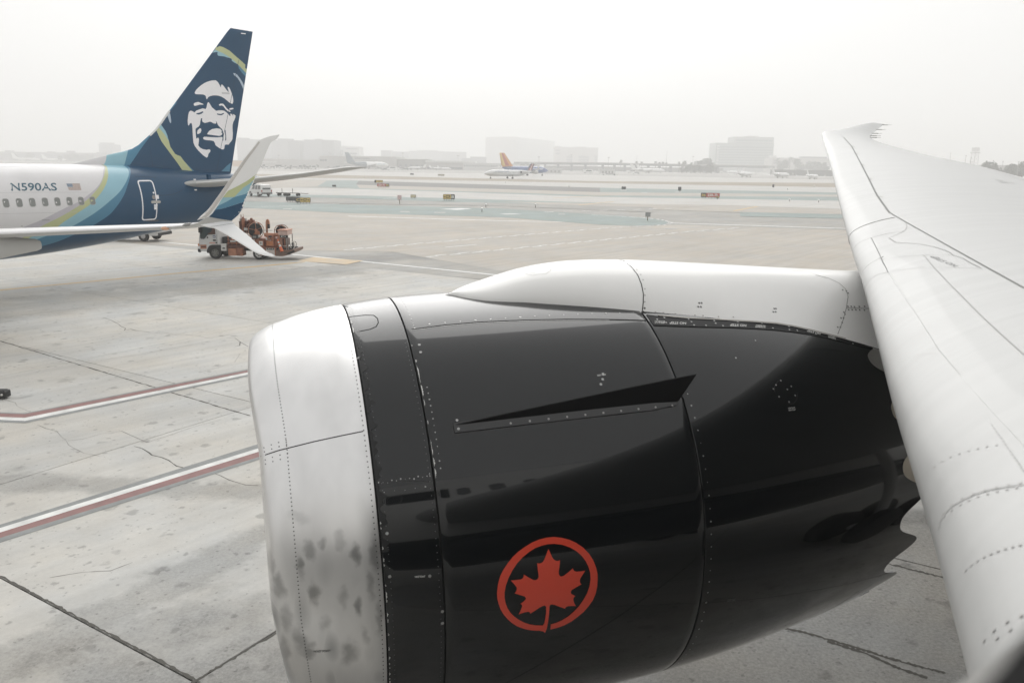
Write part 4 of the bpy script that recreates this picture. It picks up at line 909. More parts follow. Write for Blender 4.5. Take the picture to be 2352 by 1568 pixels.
stroke('panel_gap', [[(462, 816), (500, 800), (560, 784), (640, 780)], [(485, 878), (600, 862), (740, 852), (910, 850)], [(525, 955), (620, 938), (735, 926), (900, 926), (1085, 931)], [(740, 852), (800, 925), (900, 1030), (1100, 1230), (1220, 1340), (1338, 1445)], [(225, 540), (235, 525), (262, 510), (300, 495), (360, 488)], [(210, 130), (240, 134), (270, 160)]], 0.005, bw, 0.003, M_GAPL, wing, conv=cw)
stroke('slat_track_mark', [[(412, 398), (432, 397)], [(472, 505), (497, 502)], [(365, 314), (383, 313)], [(328, 246), (345, 245)], [(308, 205), (324, 205)]], 0.06, bw, 0.003, M_GAPL, wing, conv=cw)
dots('rivets', [(545 + 155 * k / 34 , 965 + 245 * k / 34) for k in range(34)] + [(700 + 130 * k / 30, 1210 + 210 * k / 30) for k in range(30)] + [(830 + 130 * k / 22, 1420 + 148 * k / 22) for k in range(22)], 0.0036, bw, 0.003, M_RIVL, wing, conv=cw)
dots('rivets', [(1930 + (2120 - 1930) * k / 14 + (0), 0 + 275 * k / 14) for k in range(15)], 0.0042, bw, 0.003, M_RIVL, wing, conv=c2)
def arcdots(rows, r, m, cv, n):
    pts = []
    for ln in rows:
        q = resample(ln, 2, False); st = max(1, int(len(q) / n)); pts += q[::st]
    dots('rivets', pts, r, bw, 0.003, m, wing, conv=cv)
arcdots([[(455, 1160), (500, 1130), (550, 1108), (618, 1092)], [(472, 1182), (520, 1150), (570, 1126), (630, 1112)], [(495, 1298), (540, 1262), (600, 1235), (690, 1212)], [(535, 1402), (590, 1362), (650, 1338), (768, 1314)], [(585, 1500), (640, 1470), (720, 1446), (820, 1436)], [(395, 915), (440, 890), (500, 880)], [(560, 740), (640, 738), (700, 742)], [(600, 860), (760, 853), (900, 851)]], 0.0042, M_RIVL, cw, 9)
arcdots([[(1540, 296), (1575, 255), (1620, 222), (1700, 182), (1780, 158), (1900, 130), (1960, 121)], [(1640, 556), (1680, 520), (1735, 486), (1795, 456), (1850, 434), (1920, 414), (2000, 396), (2090, 380)], [(1616, 610), (1632, 536), (1670, 494), (1720, 460), (1775, 433), (1835, 410), (1905, 390), (1980, 372), (2045, 362), (2110, 352)], [(1770, 882), (1822, 836), (1882, 802), (1950, 772), (2020, 750), (2100, 730)]], 0.0048, M_RIVL, c2, 8)
stroke('panel_gap', [[(1600, 640), (1612, 590), (1640, 540), (1690, 492), (1760, 452), (1830, 420), (1920, 394), (2020, 376), (2123, 364)]], 0.005, bw, 0.003, M_GAPM, wing, conv=c2)
text_sight('no_step_lettering', 'NO STEP', cw(948, 917), cw(806, 858), cw(915, 921), bw, 0.004, M_LETG, wing, 0.0)
stroke('flap_gap', [[(735, 236), (760, 240), (790, 245)], [(1165, 404), (1215, 408)], [(1195, 417), (1240, 418), (1282, 425)], [(868, 288), (893, 293)]], 0.04, bw, 0.004, M_GAPM, wing, conv=cw)
stroke('flap_gap', [[(880, 285), (1000, 310), (1150, 345), (1338, 405)], [(1050, 310), (1200, 350), (1338, 383)]], 0.02, bw, 0.004, M_GAPL, wing, conv=cw)
# static wicks on the raked tip
for (p, q) in (((462, 72), (486, 83)), ((446, 97), (474, 102)), ((432, 119), (460, 125)), ((424, 134), (452, 140)), ((428, 146), (466, 158))):
    d0 = 25.3 - (p[1] - 72) * 0.042; s0, z0 = W_te(d0)
    mb = MB(); mb.tube([(s0 - .05, d0, z0 + .01), (s0 + .25, d0 + .02, z0 + .015)], .012, 6); mb.tube([(s0 + .22, d0 + .02, z0 + .015), (s0 + .44, d0 + .04, z0 + .025)], .005, 5)
    mb.build('static_wick', mat('wick_grey', (.22, .22, .21), .7), wing)
# flap-track canoes below the trailing edge
for d in (5.0, 9.5, 14.0):
    s1, z1 = W_te(d); mb = MB(); mb.lathe([(0, .02), (.3, .14), (1.0, .25), (2.2, .26), (3.2, .15), (3.9, .02)], (s1 - 2.9, d, z1 - .35), (1, 0, .03), 14, cap=(True, True)); mb.build('flap_track_fairing', M_WHITE, wing, 50)

dots('rivets', [(1882, 1309), (1962, 1295), (1943, 1248), (2041, 1245), (2022, 1196), (2108, 1160)], 0.0055, bw, 0.003, M_RIVL, wing, conv=c2)

# ================================================================== THE NEIGHBOURING JET (x aft from its last window, y away from us, z up)
X7, Y7, PH7 = -20.281, 36.841, 0.93577
T7 = place(X7, Y7, 0, PH7)
AX7 = Vector((math.cos(PH7), math.sin(PH7), 0)); PORT = Vector((math.sin(PH7), -math.cos(PH7), 0)); O7 = Vector((X7, Y7, 0))
def p7(u, v, y):
    """sighted point on the jet at lateral distance y towards us"""
    P = on_plane(u, v, PORT, O7.dot(PORT) + y); return T7.inverted() @ P
jet = thing('passenger_jet', 'parked jet with a navy tail bearing a white smiling face, blue and lime bands', 'airliner', T7)
M_NAVY = mat('navy_paint', (0.008, 0.060, 0.132), 0.4, var=0.06, scale=0.8, coat=0.1, spec=0.3)
M_MID = mat('mid_blue_paint', (0.075, 0.235, 0.36), 0.35, coat=0.3)
M_LBLUE = mat('light_blue_paint', (0.30, 0.52, 0.60), 0.35, coat=0.3)
M_LIME = mat('lime_paint', (0.52, 0.56, 0.30), 0.35, coat=0.3)
M_PALEB = mat('pale_blue_paint', (0.48, 0.57, 0.66), 0.35, coat=0.3)
M_JWHITE = mat('jet_white_paint', (0.76, 0.75, 0.755), 0.35, var=0.04, scale=0.6, coat=0.35)
M_JGREY = mat('jet_grey_paint', (0.52, 0.52, 0.51), 0.4, var=0.06, scale=0.8)
M_EMBW = mat('emblem_white', (0.90, 0.89, 0.91), 0.4)
M_ALU = mat('bare_aluminium', (0.66, 0.66, 0.65), 0.35, metal=0.7, var=0.06)
FX = [-29.5, -29.2, -28.6, -27.4, -25.8, -24, -22, -3.9, -3.36, -1.0, 1.85, 4.46, 6.5, 7.3, 8.2, 9.0, 9.7, 10.05]
FT = [3.1, 3.5, 3.95, 4.75, 5.25, 5.42, 5.45, 5.45, 5.45, 5.45, 5.45, 5.34, 5.16, 5.12, 5.06, 5.02, 4.97, 4.90]
FB = [2.9, 2.55, 2.15, 1.75, 1.5, 1.4, 1.38, 1.37, 1.385, 1.55, 1.87, 2.26, 2.58, 2.88, 3.42, 3.98, 4.40, 4.55]
FH = [.08, .45, .85, 1.35, 1.68, 1.83, 1.88, 1.88, 1.875, 1.83, 1.63, 1.26, 0.94, 0.78, 0.60, .42, .27, .18]
def f7(x):
    return [float(hermite(FX, a, [x])[0]) for a in (FT, FB, FH)]
def f7y(x, z, off=0.0):
    t, b, hw = f7(x); zc = (t + b) / 2; q = max(0.0, 1 - ((z - zc) / ((t - b) / 2)) ** 2); return -(hw * math.sqrt(q) + off)
lps = []
for x in list(np.linspace(-29.5, -22, 18)) + [-19, -15, -11, -7, -5] + list(np.linspace(-4, 10.05, 50)):
    t, b, hw = f7(x); zc = (t + b) / 2; hh = (t - b) / 2
    lps.append([(x, -hw * math.cos(2 * math.pi * k / 72), zc + hh * math.sin(2 * math.pi * k / 72)) for k in range(72)])
mb = MB(); mb.loft(lps)
fus7 = mb.build('fuselage', M_JWHITE, jet, 40)
b7 = bvh_of([fus7])
# colour bands as curves x(z) on the skin, read from sightings of their edges
c3 = crop(0, 640, 3.564); c35 = crop(500, 600, 4.704); cu7 = crop(0, 850, 4.9)
BND = [[c3(*p) for p in [(235, 1000), (600, 850), (900, 700), (1110, 600), (1250, 505), (1385, 385), (1455, 270), (1474, 150), (1478, 92)]],
       [c3(*p) for p in [(515, 990), (640, 920), (880, 800), (1050, 700), (1215, 590), (1330, 480), (1420, 370), (1478, 240), (1495, 150), (1492, 92)]],
       [cu7(*p) for p in [(520, 528), (700, 440)]] + [c3(*p) for p in [(780, 975), (900, 890), (1100, 760), (1290, 630), (1400, 520), (1490, 390), (1540, 240), (1530, 120), (1520, 95)]],
       [cu7(*p) for p in [(500, 620), (650, 555)]] + [c3(*p) for p in [(985, 965), (1200, 850), (1400, 720), (1560, 590), (1700, 460)]] + [c35(*p) for p in [(0, 640), (45, 545), (72, 440), (40, 345), (10, 320)]],
       [cu7(*p) for p in [(0, 860), (500, 740), (800, 665), (1100, 580), (1350, 480)]] + [c3(*p) for p in [(1300, 950), (1400, 890), (1560, 780), (1650, 680), (1740, 550)]] + [c35(*p) for p in [(0, 805), (40, 690), (85, 540), (105, 410), (92, 340), (75, 318)]]]
BC = []
for ln in BND:
    pts = []
    for u, v in ln:
        h, n = sight(b7, u, v, 0)
        if h is not None: q = T7.inverted() @ h; pts.append((q.z, q.x))
    pts.sort(); cl = []
    for z, x in pts:
        if not cl or z - cl[-1][0] > 0.03: cl.append((z, x))
    BC.append(cl)
def livery(name, curves, cols, zr, xr):
    """paint whose colour changes at curves x(z), in the object's own coordinates"""
    m = bpy.data.materials.new(name); m.use_nodes = True; t = m.node_tree; b = t.nodes['Principled BSDF']; N = t.nodes.new; Lk = t.links.new
    b.inputs['Roughness'].default_value = 0.33; b.inputs['Coat Weight'].default_value = 0.15; b.inputs['Specular IOR Level'].default_value = 0.35; b.inputs['Coat Roughness'].default_value = 0.05
    tc = N('ShaderNodeTexCoord'); sx = N('ShaderNodeSeparateXYZ'); Lk(tc.outputs['Object'], sx.inputs[0])
    zn = N('ShaderNodeMapRange'); zn.inputs['From Min'].default_value = zr[0]; zn.inputs['From Max'].default_value = zr[1]; Lk(sx.outputs['Z'], zn.inputs['Value'])
    prev = None; H = zr[1] - zr[0]; W = xr[1] - xr[0]
    for k, cl in enumerate(curves):
        fc = N('ShaderNodeFloatCurve'); c = fc.mapping.curves[0]
        pts = [((z - zr[0]) / H, (x - xr[0]) / W) for z, x in cl]
        z0, x0 = pts[0]; z1, x1 = pts[1]; zf = max(0.0, z0 - 0.2); pts = [(zf, min(.99, max(0.01, x0 - (x1 - x0) / (z1 - z0) * (z0 - zf) * 0.8)))] + pts
        z0, x0 = pts[-2]; z1, x1 = pts[-1]; zf = min(1.0, z1 + .3); pts.append((zf, min(.99, max(.01, x1 + (x1 - x0) / (z1 - z0) * (zf - z1)) if name != 'banded_livery' else x1)))
        while len(c.points) < len(pts): c.points.new(0.5, 0.5)
        for p, (a, bb) in zip(c.points, pts): p.location = (a, bb)
        fc.mapping.update(); Lk(zn.outputs[0], fc.inputs['Value'])
        xm = N('ShaderNodeMapRange'); xm.inputs['To Min'].default_value = xr[0]; xm.inputs['To Max'].default_value = xr[1]; Lk(fc.outputs[0], xm.inputs['Value'])
        gt = N('ShaderNodeMath'); gt.operation = 'GREATER_THAN'; Lk(sx.outputs['X'], gt.inputs[0]); Lk(xm.outputs[0], gt.inputs[1])
        mx = N('ShaderNodeMix'); mx.data_type = 'RGBA'; Lk(gt.outputs[0], mx.inputs[0])
        if prev is None: mx.inputs[6].default_value = (*cols[0], 1)
        else: Lk(prev, mx.inputs[6])
        mx.inputs[7].default_value = (*cols[k + 1], 1); prev = mx.outputs[2]
    n = N('ShaderNodeTexNoise'); n.inputs['Scale'].default_value = 0.9; n.inputs['Detail'].default_value = 5; Lk(tc.outputs['Object'], n.inputs['Vector'])
    r = N('ShaderNodeMapRange'); r.inputs['From Min'].default_value = .3; r.inputs['From Max'].default_value = .7; r.inputs['To Min'].default_value = 0.94; r.inputs['To Max'].default_value = 1.03; Lk(n.outputs['Fac'], r.inputs['Value'])
    sc = N('ShaderNodeVectorMath'); sc.operation = 'SCALE'; Lk(prev, sc.inputs[0]); Lk(r.outputs[0], sc.inputs['Scale']); Lk(sc.outputs[0], b.inputs['Base Color'])
    return m
M_LIV = livery('banded_livery', BC, [(0.72, 0.71, 0.715), (0.53, 0.51, 0.55), (0.50, 0.53, 0.29), (0.29, 0.51, 0.60), (0.075, 0.225, 0.345), (0.008, 0.060, 0.132)], (1.2, 5.6), (-14, 8)); fus7.data.materials[0] = M_LIV
# cabin windows, each a pane in a frame set into the skin
M_PANE7 = mat('grey_jet_pane', (0.22, 0.23, 0.22), 0.18, coat=0.3); M_FR7 = mat('window_rim', (0.42, 0.42, 0.41), 0.4)
def skin7(x, z, off): return (x, f7y(x, z, off), z)
ZW = 3.872
for k in range(-3, 8):
    x = -0.508 * (7 - k)
    if k < 0: continue
    ou = rrect(x, ZW, .128, .185, .09, 5); i_ = rrect(x, ZW, .108, .165, .075, 5)
    mb = MB(); mb.add([skin7(a, z, .004) for a, z in i_], [tuple(range(len(i_)))]); w = mb.build('cabin_window', M_PANE7, fus7)
    mb = MB(); mb.loft([[skin7(a, z, .001) for a, z in ou], [skin7(a, z, .012) for a, z in rrect(x, ZW, .12, .177, .085, 5)], [skin7(a, z, .005) for a, z in i_]], caps=(False, False)); mb.build('window_frame', M_FR7, w)
    w.parent = jet
# registration and flag
bsk = bvh_of([fus7])
text_sight('registration_lettering', 'N590AS', (26.2, 438.8), (131.5, 438.6), (23.6, 420.5), bsk, 0.006, mat('registration_blue', (0.045, 0.12, 0.17), 0.4), jet, 0.015)
flag = [(945, 338), (1137, 338), (1160, 429), (982, 429)]
def fq(a, b): return c3(flag[0][0] + (flag[1][0] - flag[0][0]) * a + (flag[3][0] - flag[0][0]) * b * (1 - a) + (flag[2][0] - flag[1][0]) * b * a, 338 + 91 * b)
fl_o = decal('flag', [[fq(0, 0), fq(1, 0), fq(1, 1), fq(0, 1)]], bsk, 0.004, mat('flag_white', (0.70, 0.68, 0.64), .5), jet, step=3)
for k in range(0, 13, 2):
    a0 = 0.43 if k < 7 else 0.0
    decal('flag_stripe', [[fq(a0, k / 13), fq(1, k / 13), fq(1, (k + 1) / 13), fq(a0, (k + 1) / 13)]], bsk, 0.006, mat('flag_red', (0.30, 0.17, 0.14), .5), fl_o, step=3)
decal('flag_canton', [[fq(0, 0), fq(.42, 0), fq(.42, 7 / 13), fq(0, 7 / 13)]], bsk, 0.007, mat('flag_blue', (0.22, 0.27, 0.34), .5), fl_o, step=3)
# rear door: outlined panel, window, handle, placards
DX0, DX1, DZ0, DZ1 = 2.38, 3.20, 2.86, 4.75
do = rrect((DX0 + DX1) / 2, (DZ0 + DZ1) / 2, (DX1 - DX0) / 2, (DZ1 - DZ0) / 2, .13, 6); di = rrect((DX0 + DX1) / 2, (DZ0 + DZ1) / 2, (DX1 - DX0) / 2 - .06, (DZ1 - DZ0) / 2 - .06, .085, 6)
def dense(poly): return resample(poly, .12)
mb = MB(); gx = np.linspace(DX0 + .02, DX1 - .02, 5); gz = np.linspace(DZ0 + .02, DZ1 - .02, 18)
mb.add([skin7(x, z, .004) for z in gz for x in gx], [(j * 5 + i, j * 5 + i + 1, (j + 1) * 5 + i + 1, (j + 1) * 5 + i) for j in range(17) for i in range(4)])
door = mb.build('door', M_NAVY, jet, 60)
n1 = 96
def even(poly, n):
    d = [0]; L = len(poly)
    for i in range(L): a, b = poly[i], poly[(i + 1) % L]; d.append(d[-1] + math.hypot(b[0] - a[0], b[1] - a[1]))
    px = [p[0] for p in poly] + [poly[0][0]]; pz = [p[1] for p in poly] + [poly[0][1]]; t = np.linspace(0, d[-1], n, endpoint=False)
    return list(zip(np.interp(t, d, px), np.interp(t, d, pz)))
mb = MB(); mb.loft([[skin7(a, z, .002) for a, z in even(do, n1)], [skin7(a, z, .010) for a, z in even(do, n1)], [skin7(a, z, .010) for a, z in even(di, n1)], [skin7(a, z, .002) for a, z in even(di, n1)]], caps=(False, False)); mb.build('door_outline', M_EMBW, door)
def plate(name, u, v, w, hgt, r, m, parent, off=.008):
    h, n = sight(bsk, *c35(u, v), 0); q = T7.inverted() @ h; mb = MB(); pp = rrect(q.x, q.z, w / 2, hgt / 2, r, 3)
    mb.loft([[skin7(a, z, .002) for a, z in pp], [skin7(a, z, off) for a, z in pp]], caps=(False, True)); return mb.build(name, m, parent)
plate('door_placard', 535, 805, .09, .09, .044, M_EMBW, door); plate('door_window', 540, 888, .17, .21, .08, mat('door_pane', (.30, .28, .27), .2), door)
plate('door_placard', 603, 885, .19, .19, .02, M_EMBW, door); plate('door_handle', 578, 978, .52, .13, .06, mat('handle_grey', (.50, .49, .47), .35, metal=.4), door, .03)
plate('door_placard', 578, 1040, .20, .08, .02, M_EMBW, door); plate('door_placard', 576, 1090, .17, .16, .02, M_EMBW, door)
stroke('door_sill_scuff', [[(395, 1325), (500, 1330), (630, 1325)]], 0.10, bsk, .003, mat('scuff', (.10, .11, .12), .8), jet, conv=c35)
stroke('skin_seam', [[(185, 505), (400, 512), (588, 518)], [(290, 856), (480, 868)], [(480, 868), (800, 850), (920, 832), (1040, 780), (1150, 690), (1280, 630)]], 0.02, bsk, .003, mat('navy_seam', (.012, .03, .06), .7), jet, conv=c35)
stroke('skin_seam', [[(0, 467), (600, 462), (1250, 462)], [(0, 768), (500, 758), (1100, 742)], [(0, 96), (900, 90)]], 0.012, bsk, .003, mat('white_seam', (.52, .52, .52), .7), jet, conv=c3)
stroke('skin_seam', [[(600, 858), (705, 856)], [(300, 943), (325, 946)]], 0.03, bsk, .003, mat('grey_seam', (.3, .3, .3), .7), jet, conv=c3)
for u, v in ((1308, 560), (1310, 611), (1325, 752)):
    h, n = sight(bsk, *c35(u, v), 0); q = T7.inverted() @ h; mb = MB(); mb.bbox(q.x - .07, q.x + .07, q.y - .05, q.y + .02, q.z - .035, q.z + .035, .02); mb.build('tail_light', M_EMBW, jet)
# exhaust of the auxiliary power unit
mb = MB(); mb.cyl((9.95, 0, 4.72), (10.12, 0, 4.73), .16, .14, 16); mb.build('tail_exhaust', M_DARKIN, jet, 40)

# --- tail fin
FLz = [4.9, 5.30, 5.45, 5.68, 5.91, 6.14, 6.38, 6.63, 6.97, 7.33, 7.87, 9.5, 11.0, 12.30, 12.50]
FLx = [-0.6, -0.3, 0.08, 0.95, 1.82, 2.86, 3.30, 3.60, 4.02, 4.42, 4.86, 6.26, 7.55, 8.66, 8.86]
def fin_le(z): return float(np.interp(z, FLz, FLx))
def fin_te(z): return 8.34 + (10.22 - 8.34) * (z - 5.07) / (12.5 - 5.07)
def fin_half(z, x):
    mle = 8.83 - (12.49 - z) * 0.866; c = fin_te(z) - mle; xx = (x - mle) / c
    t = 0.052 * c * 1.0
    if xx < 0.25: e = max(0.0, (x - fin_le(z)) / max(0.3, mle + 0.25 * c - fin_le(z))); return t * min(1, e) ** 0.6
    return t * max(0.0, 1 - max(0, (xx - 0.35) / 0.65) ** 1.3) + 0.012
lps = []; K = [0, .01, .03, .07, .12, .2, .3, .4, .5, .6, .7, .8, .9, 1.0]
for z in [4.9, 5.2, 5.45, 5.6, 5.75, 5.9, 6.05, 6.2, 6.4, 6.63, 6.9, 7.1, 7.33, 7.6, 7.87, 8.4, 9, 9.6, 10.2, 10.8, 11.4, 12, 12.3, 12.46, 12.5]:
    a, b = fin_le(z), fin_te(z); sc = 1.0 if z < 12.4 else (0.75 if z < 12.48 else 0.35)
    lps.append([(a + (b - a) * k, -fin_half(z, a + (b - a) * k) * sc, z) for k in K] + [(a + (b - a) * k, fin_half(z, a + (b - a) * k) * sc, z) for k in reversed(K[1:-1])])
mb = MB(); mb.loft(lps); fin = mb.build('tail_fin', M_NAVY, jet, 50)
bf = bvh_of([fin])
c4 = crop(600, 80, 2.613)
# dorsal part in the body colours: white, light blue, mid blue, navy
cd = crop(0, 540, 3.7935)
FBC = []
for ln in ([(1629, 262), (1622, 300), (1612, 350), (1597, 412), (1575, 455)], [(1945, 190), (1940, 230), (1928, 300), (1900, 410), (1884, 468)], [(2235, 80), (2180, 152), (2100, 266), (2030, 370), (1962, 472)]):
    pts = []
    for a, b in ln:
        h, n = sight(bf, *cd(a, b), 0)
        if h is not None: qq = T7.inverted() @ h; pts.append((qq.z, qq.x))
    FBC.append(sorted(pts))
fin.data.materials[0] = livery('fin_paint', FBC, [(0.68, 0.67, 0.675), (0.30, 0.52, 0.60), (0.075, 0.235, 0.36), (0.008, 0.060, 0.132)], (4.8, 8.5), (-2, 9))
decal('fin_band', [[(698, 276), (730, 277), (765, 286), (830, 322), (900, 385), (960, 435), (1017, 490), (1004, 558), (955, 505), (890, 440), (830, 390), (765, 350), (680, 313)]], bf, .004, M_LIME, fin, conv=c4)
decal('fin_band', [[(680, 313), (765, 350), (830, 390), (890, 440), (930, 482), (917, 465), (880, 447), (855, 430), (853, 415), (856, 408), (830, 400), (800, 393), (775, 383), (735, 380), (712, 376), (704, 362), (706, 338), (680, 340), (652, 345)]], bf, .0045, M_LBLUE, fin, conv=c4)
decal('fin_band', [[(917, 465), (955, 505), (1004, 558), (998, 592), (962, 555), (930, 510)]], bf, .0045, M_MID, fin, conv=c4)
decal('fin_band', [[(868, 557), (890, 559), (912, 575), (940, 610), (965, 650), (983, 690), (975, 728), (962, 695), (938, 645), (912, 605), (880, 580)]], bf, .004, M_PALEB, fin, conv=c4)
decal('fin_band', [[(203, 957), (212, 990), (222, 1060), (217, 1083), (205, 1068), (190, 1025), (181, 1000)]], bf, .004, M_PALEB, fin, conv=c4)
decal('fin_band', [[(112, 1090), (160, 1160), (180, 1205), (188, 1240), (202, 1275), (150, 1195), (90, 1122)]], bf, .004, M_LBLUE, fin, conv=c4)
decal('fin_band', [[(66, 1152), (88, 1120), (150, 1195), (195, 1262), (212, 1325), (262, 1400), (290, 1415), (318, 1424), (355, 1475), (450, 1585), (438, 1608), (362, 1608), (290, 1500), (200, 1380), (120, 1270), (88, 1205)]], bf, .0045, M_LIME, fin, conv=c4)
decal('fin_band', [[(355, 1475), (400, 1520), (495, 1612), (438, 1610), (452, 1586)]], bf, .004, M_MID, fin, conv=c4)
decal('fin_band', [[(1990, 240), (1967, 408), (1808, 404), (1850, 365), (1915, 300)]], bf, .004, M_MID, fin, conv=c35)
stroke('fin_leading_edge', [[(838, 80), (700, 262), (560, 440), (430, 605), (330, 745), (205, 950), (100, 1100), (60, 1150), (0, 1210)]], .10, bf, .004, M_ALU, fin, conv=c4)
FACE = [
 [(466, 765), (472, 748), (484, 730), (503, 710), (530, 687), (565, 663), (600, 647), (640, 635), (682, 632), (698, 640), (712, 655), (726, 680), (742, 710), (741, 695), (745, 680), (752, 675), (766, 688), (784, 712), (803, 738), (822, 757), (818, 735), (811, 715), (811, 703), (818, 700), (828, 708), (840, 732), (852, 765), (863, 800), (869, 830), (870, 855), (862, 878), (850, 876), (825, 862), (800, 840), (775, 820), (745, 803), (715, 793), (685, 790), (655, 791), (625, 799), (608, 809), (600, 822), (592, 832), (586, 818), (583, 800), (575, 788), (550, 780), (510, 779), (475, 777)],
 [(455, 886), (458, 874), (470, 866), (505, 858), (525, 866), (558, 880), (556, 887), (520, 886), (480, 898), (463, 899)],
 [(718, 888), (733, 876), (763, 876), (775, 888), (790, 910), (808, 932), (842, 955), (838, 964), (812, 955), (788, 934), (768, 905), (750, 895), (725, 898)],
 [(825, 930), (845, 921), (870, 921), (873, 931), (850, 939), (830, 940)],
 [(612, 860), (623, 873), (634, 893), (648, 915), (672, 935), (690, 951), (715, 946), (745, 945), (775, 950), (800, 968), (818, 985), (836, 1008), (842, 996), (836, 985), (848, 980), (858, 992), (870, 1003), (862, 985), (876, 988), (892, 1000), (893, 1015), (885, 1038), (870, 1068), (863, 1095), (862, 1130), (865, 1190), (862, 1245), (850, 1268), (832, 1288), (822, 1304), (790, 1303), (780, 1310), (777, 1340), (768, 1354), (750, 1354), (722, 1338), (685, 1312), (676, 1285), (664, 1266), (630, 1260), (590, 1257), (562, 1250), (553, 1238), (558, 1226), (572, 1221), (620, 1225), (690, 1228), (757, 1224), (764, 1195), (763, 1165), (752, 1142), (728, 1120), (710, 1100), (700, 1075), (690, 1055), (692, 1075), (686, 1086), (665, 1083), (640, 1068), (625, 1064), (600, 1072), (572, 1078), (550, 1068), (543, 1050), (545, 1028), (532, 1030), (526, 1060), (520, 1100), (505, 1118), (482, 1132), (475, 1145), (477, 1180), (482, 1243), (492, 1234), (505, 1232), (512, 1248), (508, 1285), (505, 1312), (520, 1333), (550, 1350), (590, 1358), (620, 1352), (632, 1363), (628, 1380), (612, 1398), (602, 1434), (590, 1440), (555, 1416), (500, 1362), (467, 1318), (453, 1282), (448, 1230), (443, 1140), (438, 1092), (430, 1075), (415, 1086), (405, 1107), (396, 1096), (393, 1055), (398, 1000), (406, 965), (422, 949), (440, 953), (466, 968), (480, 950), (510, 938), (550, 925), (582, 932), (590, 915), (596, 880), (604, 862)],
 [(595, 1192), (618, 1160), (650, 1141), (700, 1133), (735, 1140), (750, 1160), (755, 1195), (745, 1207), (725, 1213), (680, 1208), (605, 1198)],
 [(490, 1182), (497, 1155), (518, 1133), (532, 1135), (537, 1155), (528, 1180), (510, 1192), (496, 1194)]]
for poly in FACE: decal('emblem_patch', [poly], bf, .005, M_EMBW, fin, conv=c4, step=4)
DARKS = [[(482, 978), (500, 974), (525, 968), (548, 956), (558, 964), (540, 980), (510, 990), (486, 986)], [(697, 978), (715, 982), (740, 984), (770, 973), (772, 982), (750, 996), (722, 996), (702, 990)],
         [(779, 1150), (787, 1152), (794, 1200), (795, 1258), (784, 1262), (788, 1215)], [(742, 1172), (756, 1190), (757, 1262), (765, 1262), (768, 1190), (757, 1165)]]
for poly in DARKS: decal('emblem_line', [poly], bf, .009, M_NAVY, fin, conv=c4, step=4)
stroke('emblem_line', [[(950, 142), (1000, 147), (1073, 158)]], .05, bf, .006, M_EMBW, fin, conv=c4)
stroke('rudder_seam', [[(950, 142), (940, 160), (940, 188), (982, 222)], [(928, 420), (905, 520), (860, 760), (800, 1060), (745, 1310), (700, 1568)]], .022, bf, .006, mat('fin_seam', (.014, .04, .085), .7), fin, conv=c4)
stroke('fin_seam', [[(470, 0), (505, 180), (520, 320)], [(60, 1160), (115, 1190), (80, 1240), (40, 1300)]], .02, bf, .006, mat('fin_seam', (.014, .04, .085), .7), fin, conv=c35)
stroke('fin_patch', [[(750, 765), (830, 770)]], .09, bf, .007, mat('patch_grey', (.62, .61, .63), .5), fin, conv=c4)

# --- tailplanes
for sgn in (-1, 1):
    lps = []
    for yy, xl, ch, zz in ((0.55, 4.55, 4.0, 4.50), (1.45, 5.35, 3.62, 4.60), (3.3, 7.02, 2.75, 4.80), (5.3, 8.80, 1.95, 5.12), (6.9, 10.2, 1.36, 5.44), (7.1, 10.45, 1.15, 5.47), (7.2, 10.75, 0.8, 5.48)):
        tk = .095 if yy < 7 else .05
        lps.append([(xl + ch * k, sgn * yy, zz + naca(k) * tk * ch) for k in reversed(XS)] + [(xl + ch * k, sgn * yy, zz - naca(k) * tk * ch) for k in XS[1:]])
    mb = MB(); mb.loft(lps); st = mb.build('horizontal_stabilizer', M_JGREY, jet, 50)
    if sgn < 0:
        lps2 = [[tuple(Vector(p) + Vector((-.012, 0, .002))) for p in lp[len(XS) - 7:len(XS) + 6]] for lp in lps[1:]]
        mb = MB(); mb.loft(lps2, caps=(False, False), closed=False); mb.build('leading_edge', M_ALU, st, 50)
        mb = MB(); mb.box(5.95, 6.08, -1.62, -1.42, 4.70, 5.02); mb.build('stabilizer_fairing', M_NAVY, st)

# --- near wing with its split winglet
WLy = [0, 1.8, 5, 8, 11.3, 14, 16.3, 16.8, 17.05, 17.18, 17.26]
WLx = [-17.0, -15.3, -11.6, -9.4, -7.55, -6.05, -4.85, -4.60, -4.45, -4.32, -4.18]
WLz = [2.55, 2.65, 2.95, 3.18, 3.43, 3.62, 3.79, 3.85, 3.92, 4.03, 4.18]
WLc = [7.8, 7.2, 4.6, 3.7, 2.75, 2.2, 1.60, 1.35, 1.15, 0.95, 0.85]
lps = []
for y, x, z, c in zip(WLy, WLx, WLz, WLc):
    tk = .13 if y < 3 else .105
    if y > 16.9: tk = .07
    lps.append([(x + c * k, -y, z + naca(k) * tk * c) for k in reversed(XS)] + [(x + c * k, -y, z - naca(k) * tk * c * 0.9) for k in XS[1:]])
mb = MB(); mb.loft(lps); wing7 = mb.build('wing', M_JGREY, jet, 50)
lps2 = [[tuple(Vector(p) + Vector((-.010, 0, .003))) for p in lp[len(XS) - 13:len(XS) + 2]] for lp in lps[1:]]
mb = MB(); mb.loft(lps2, caps=(False, False), closed=False); mb.build('slat', M_JWHITE, wing7, 50)
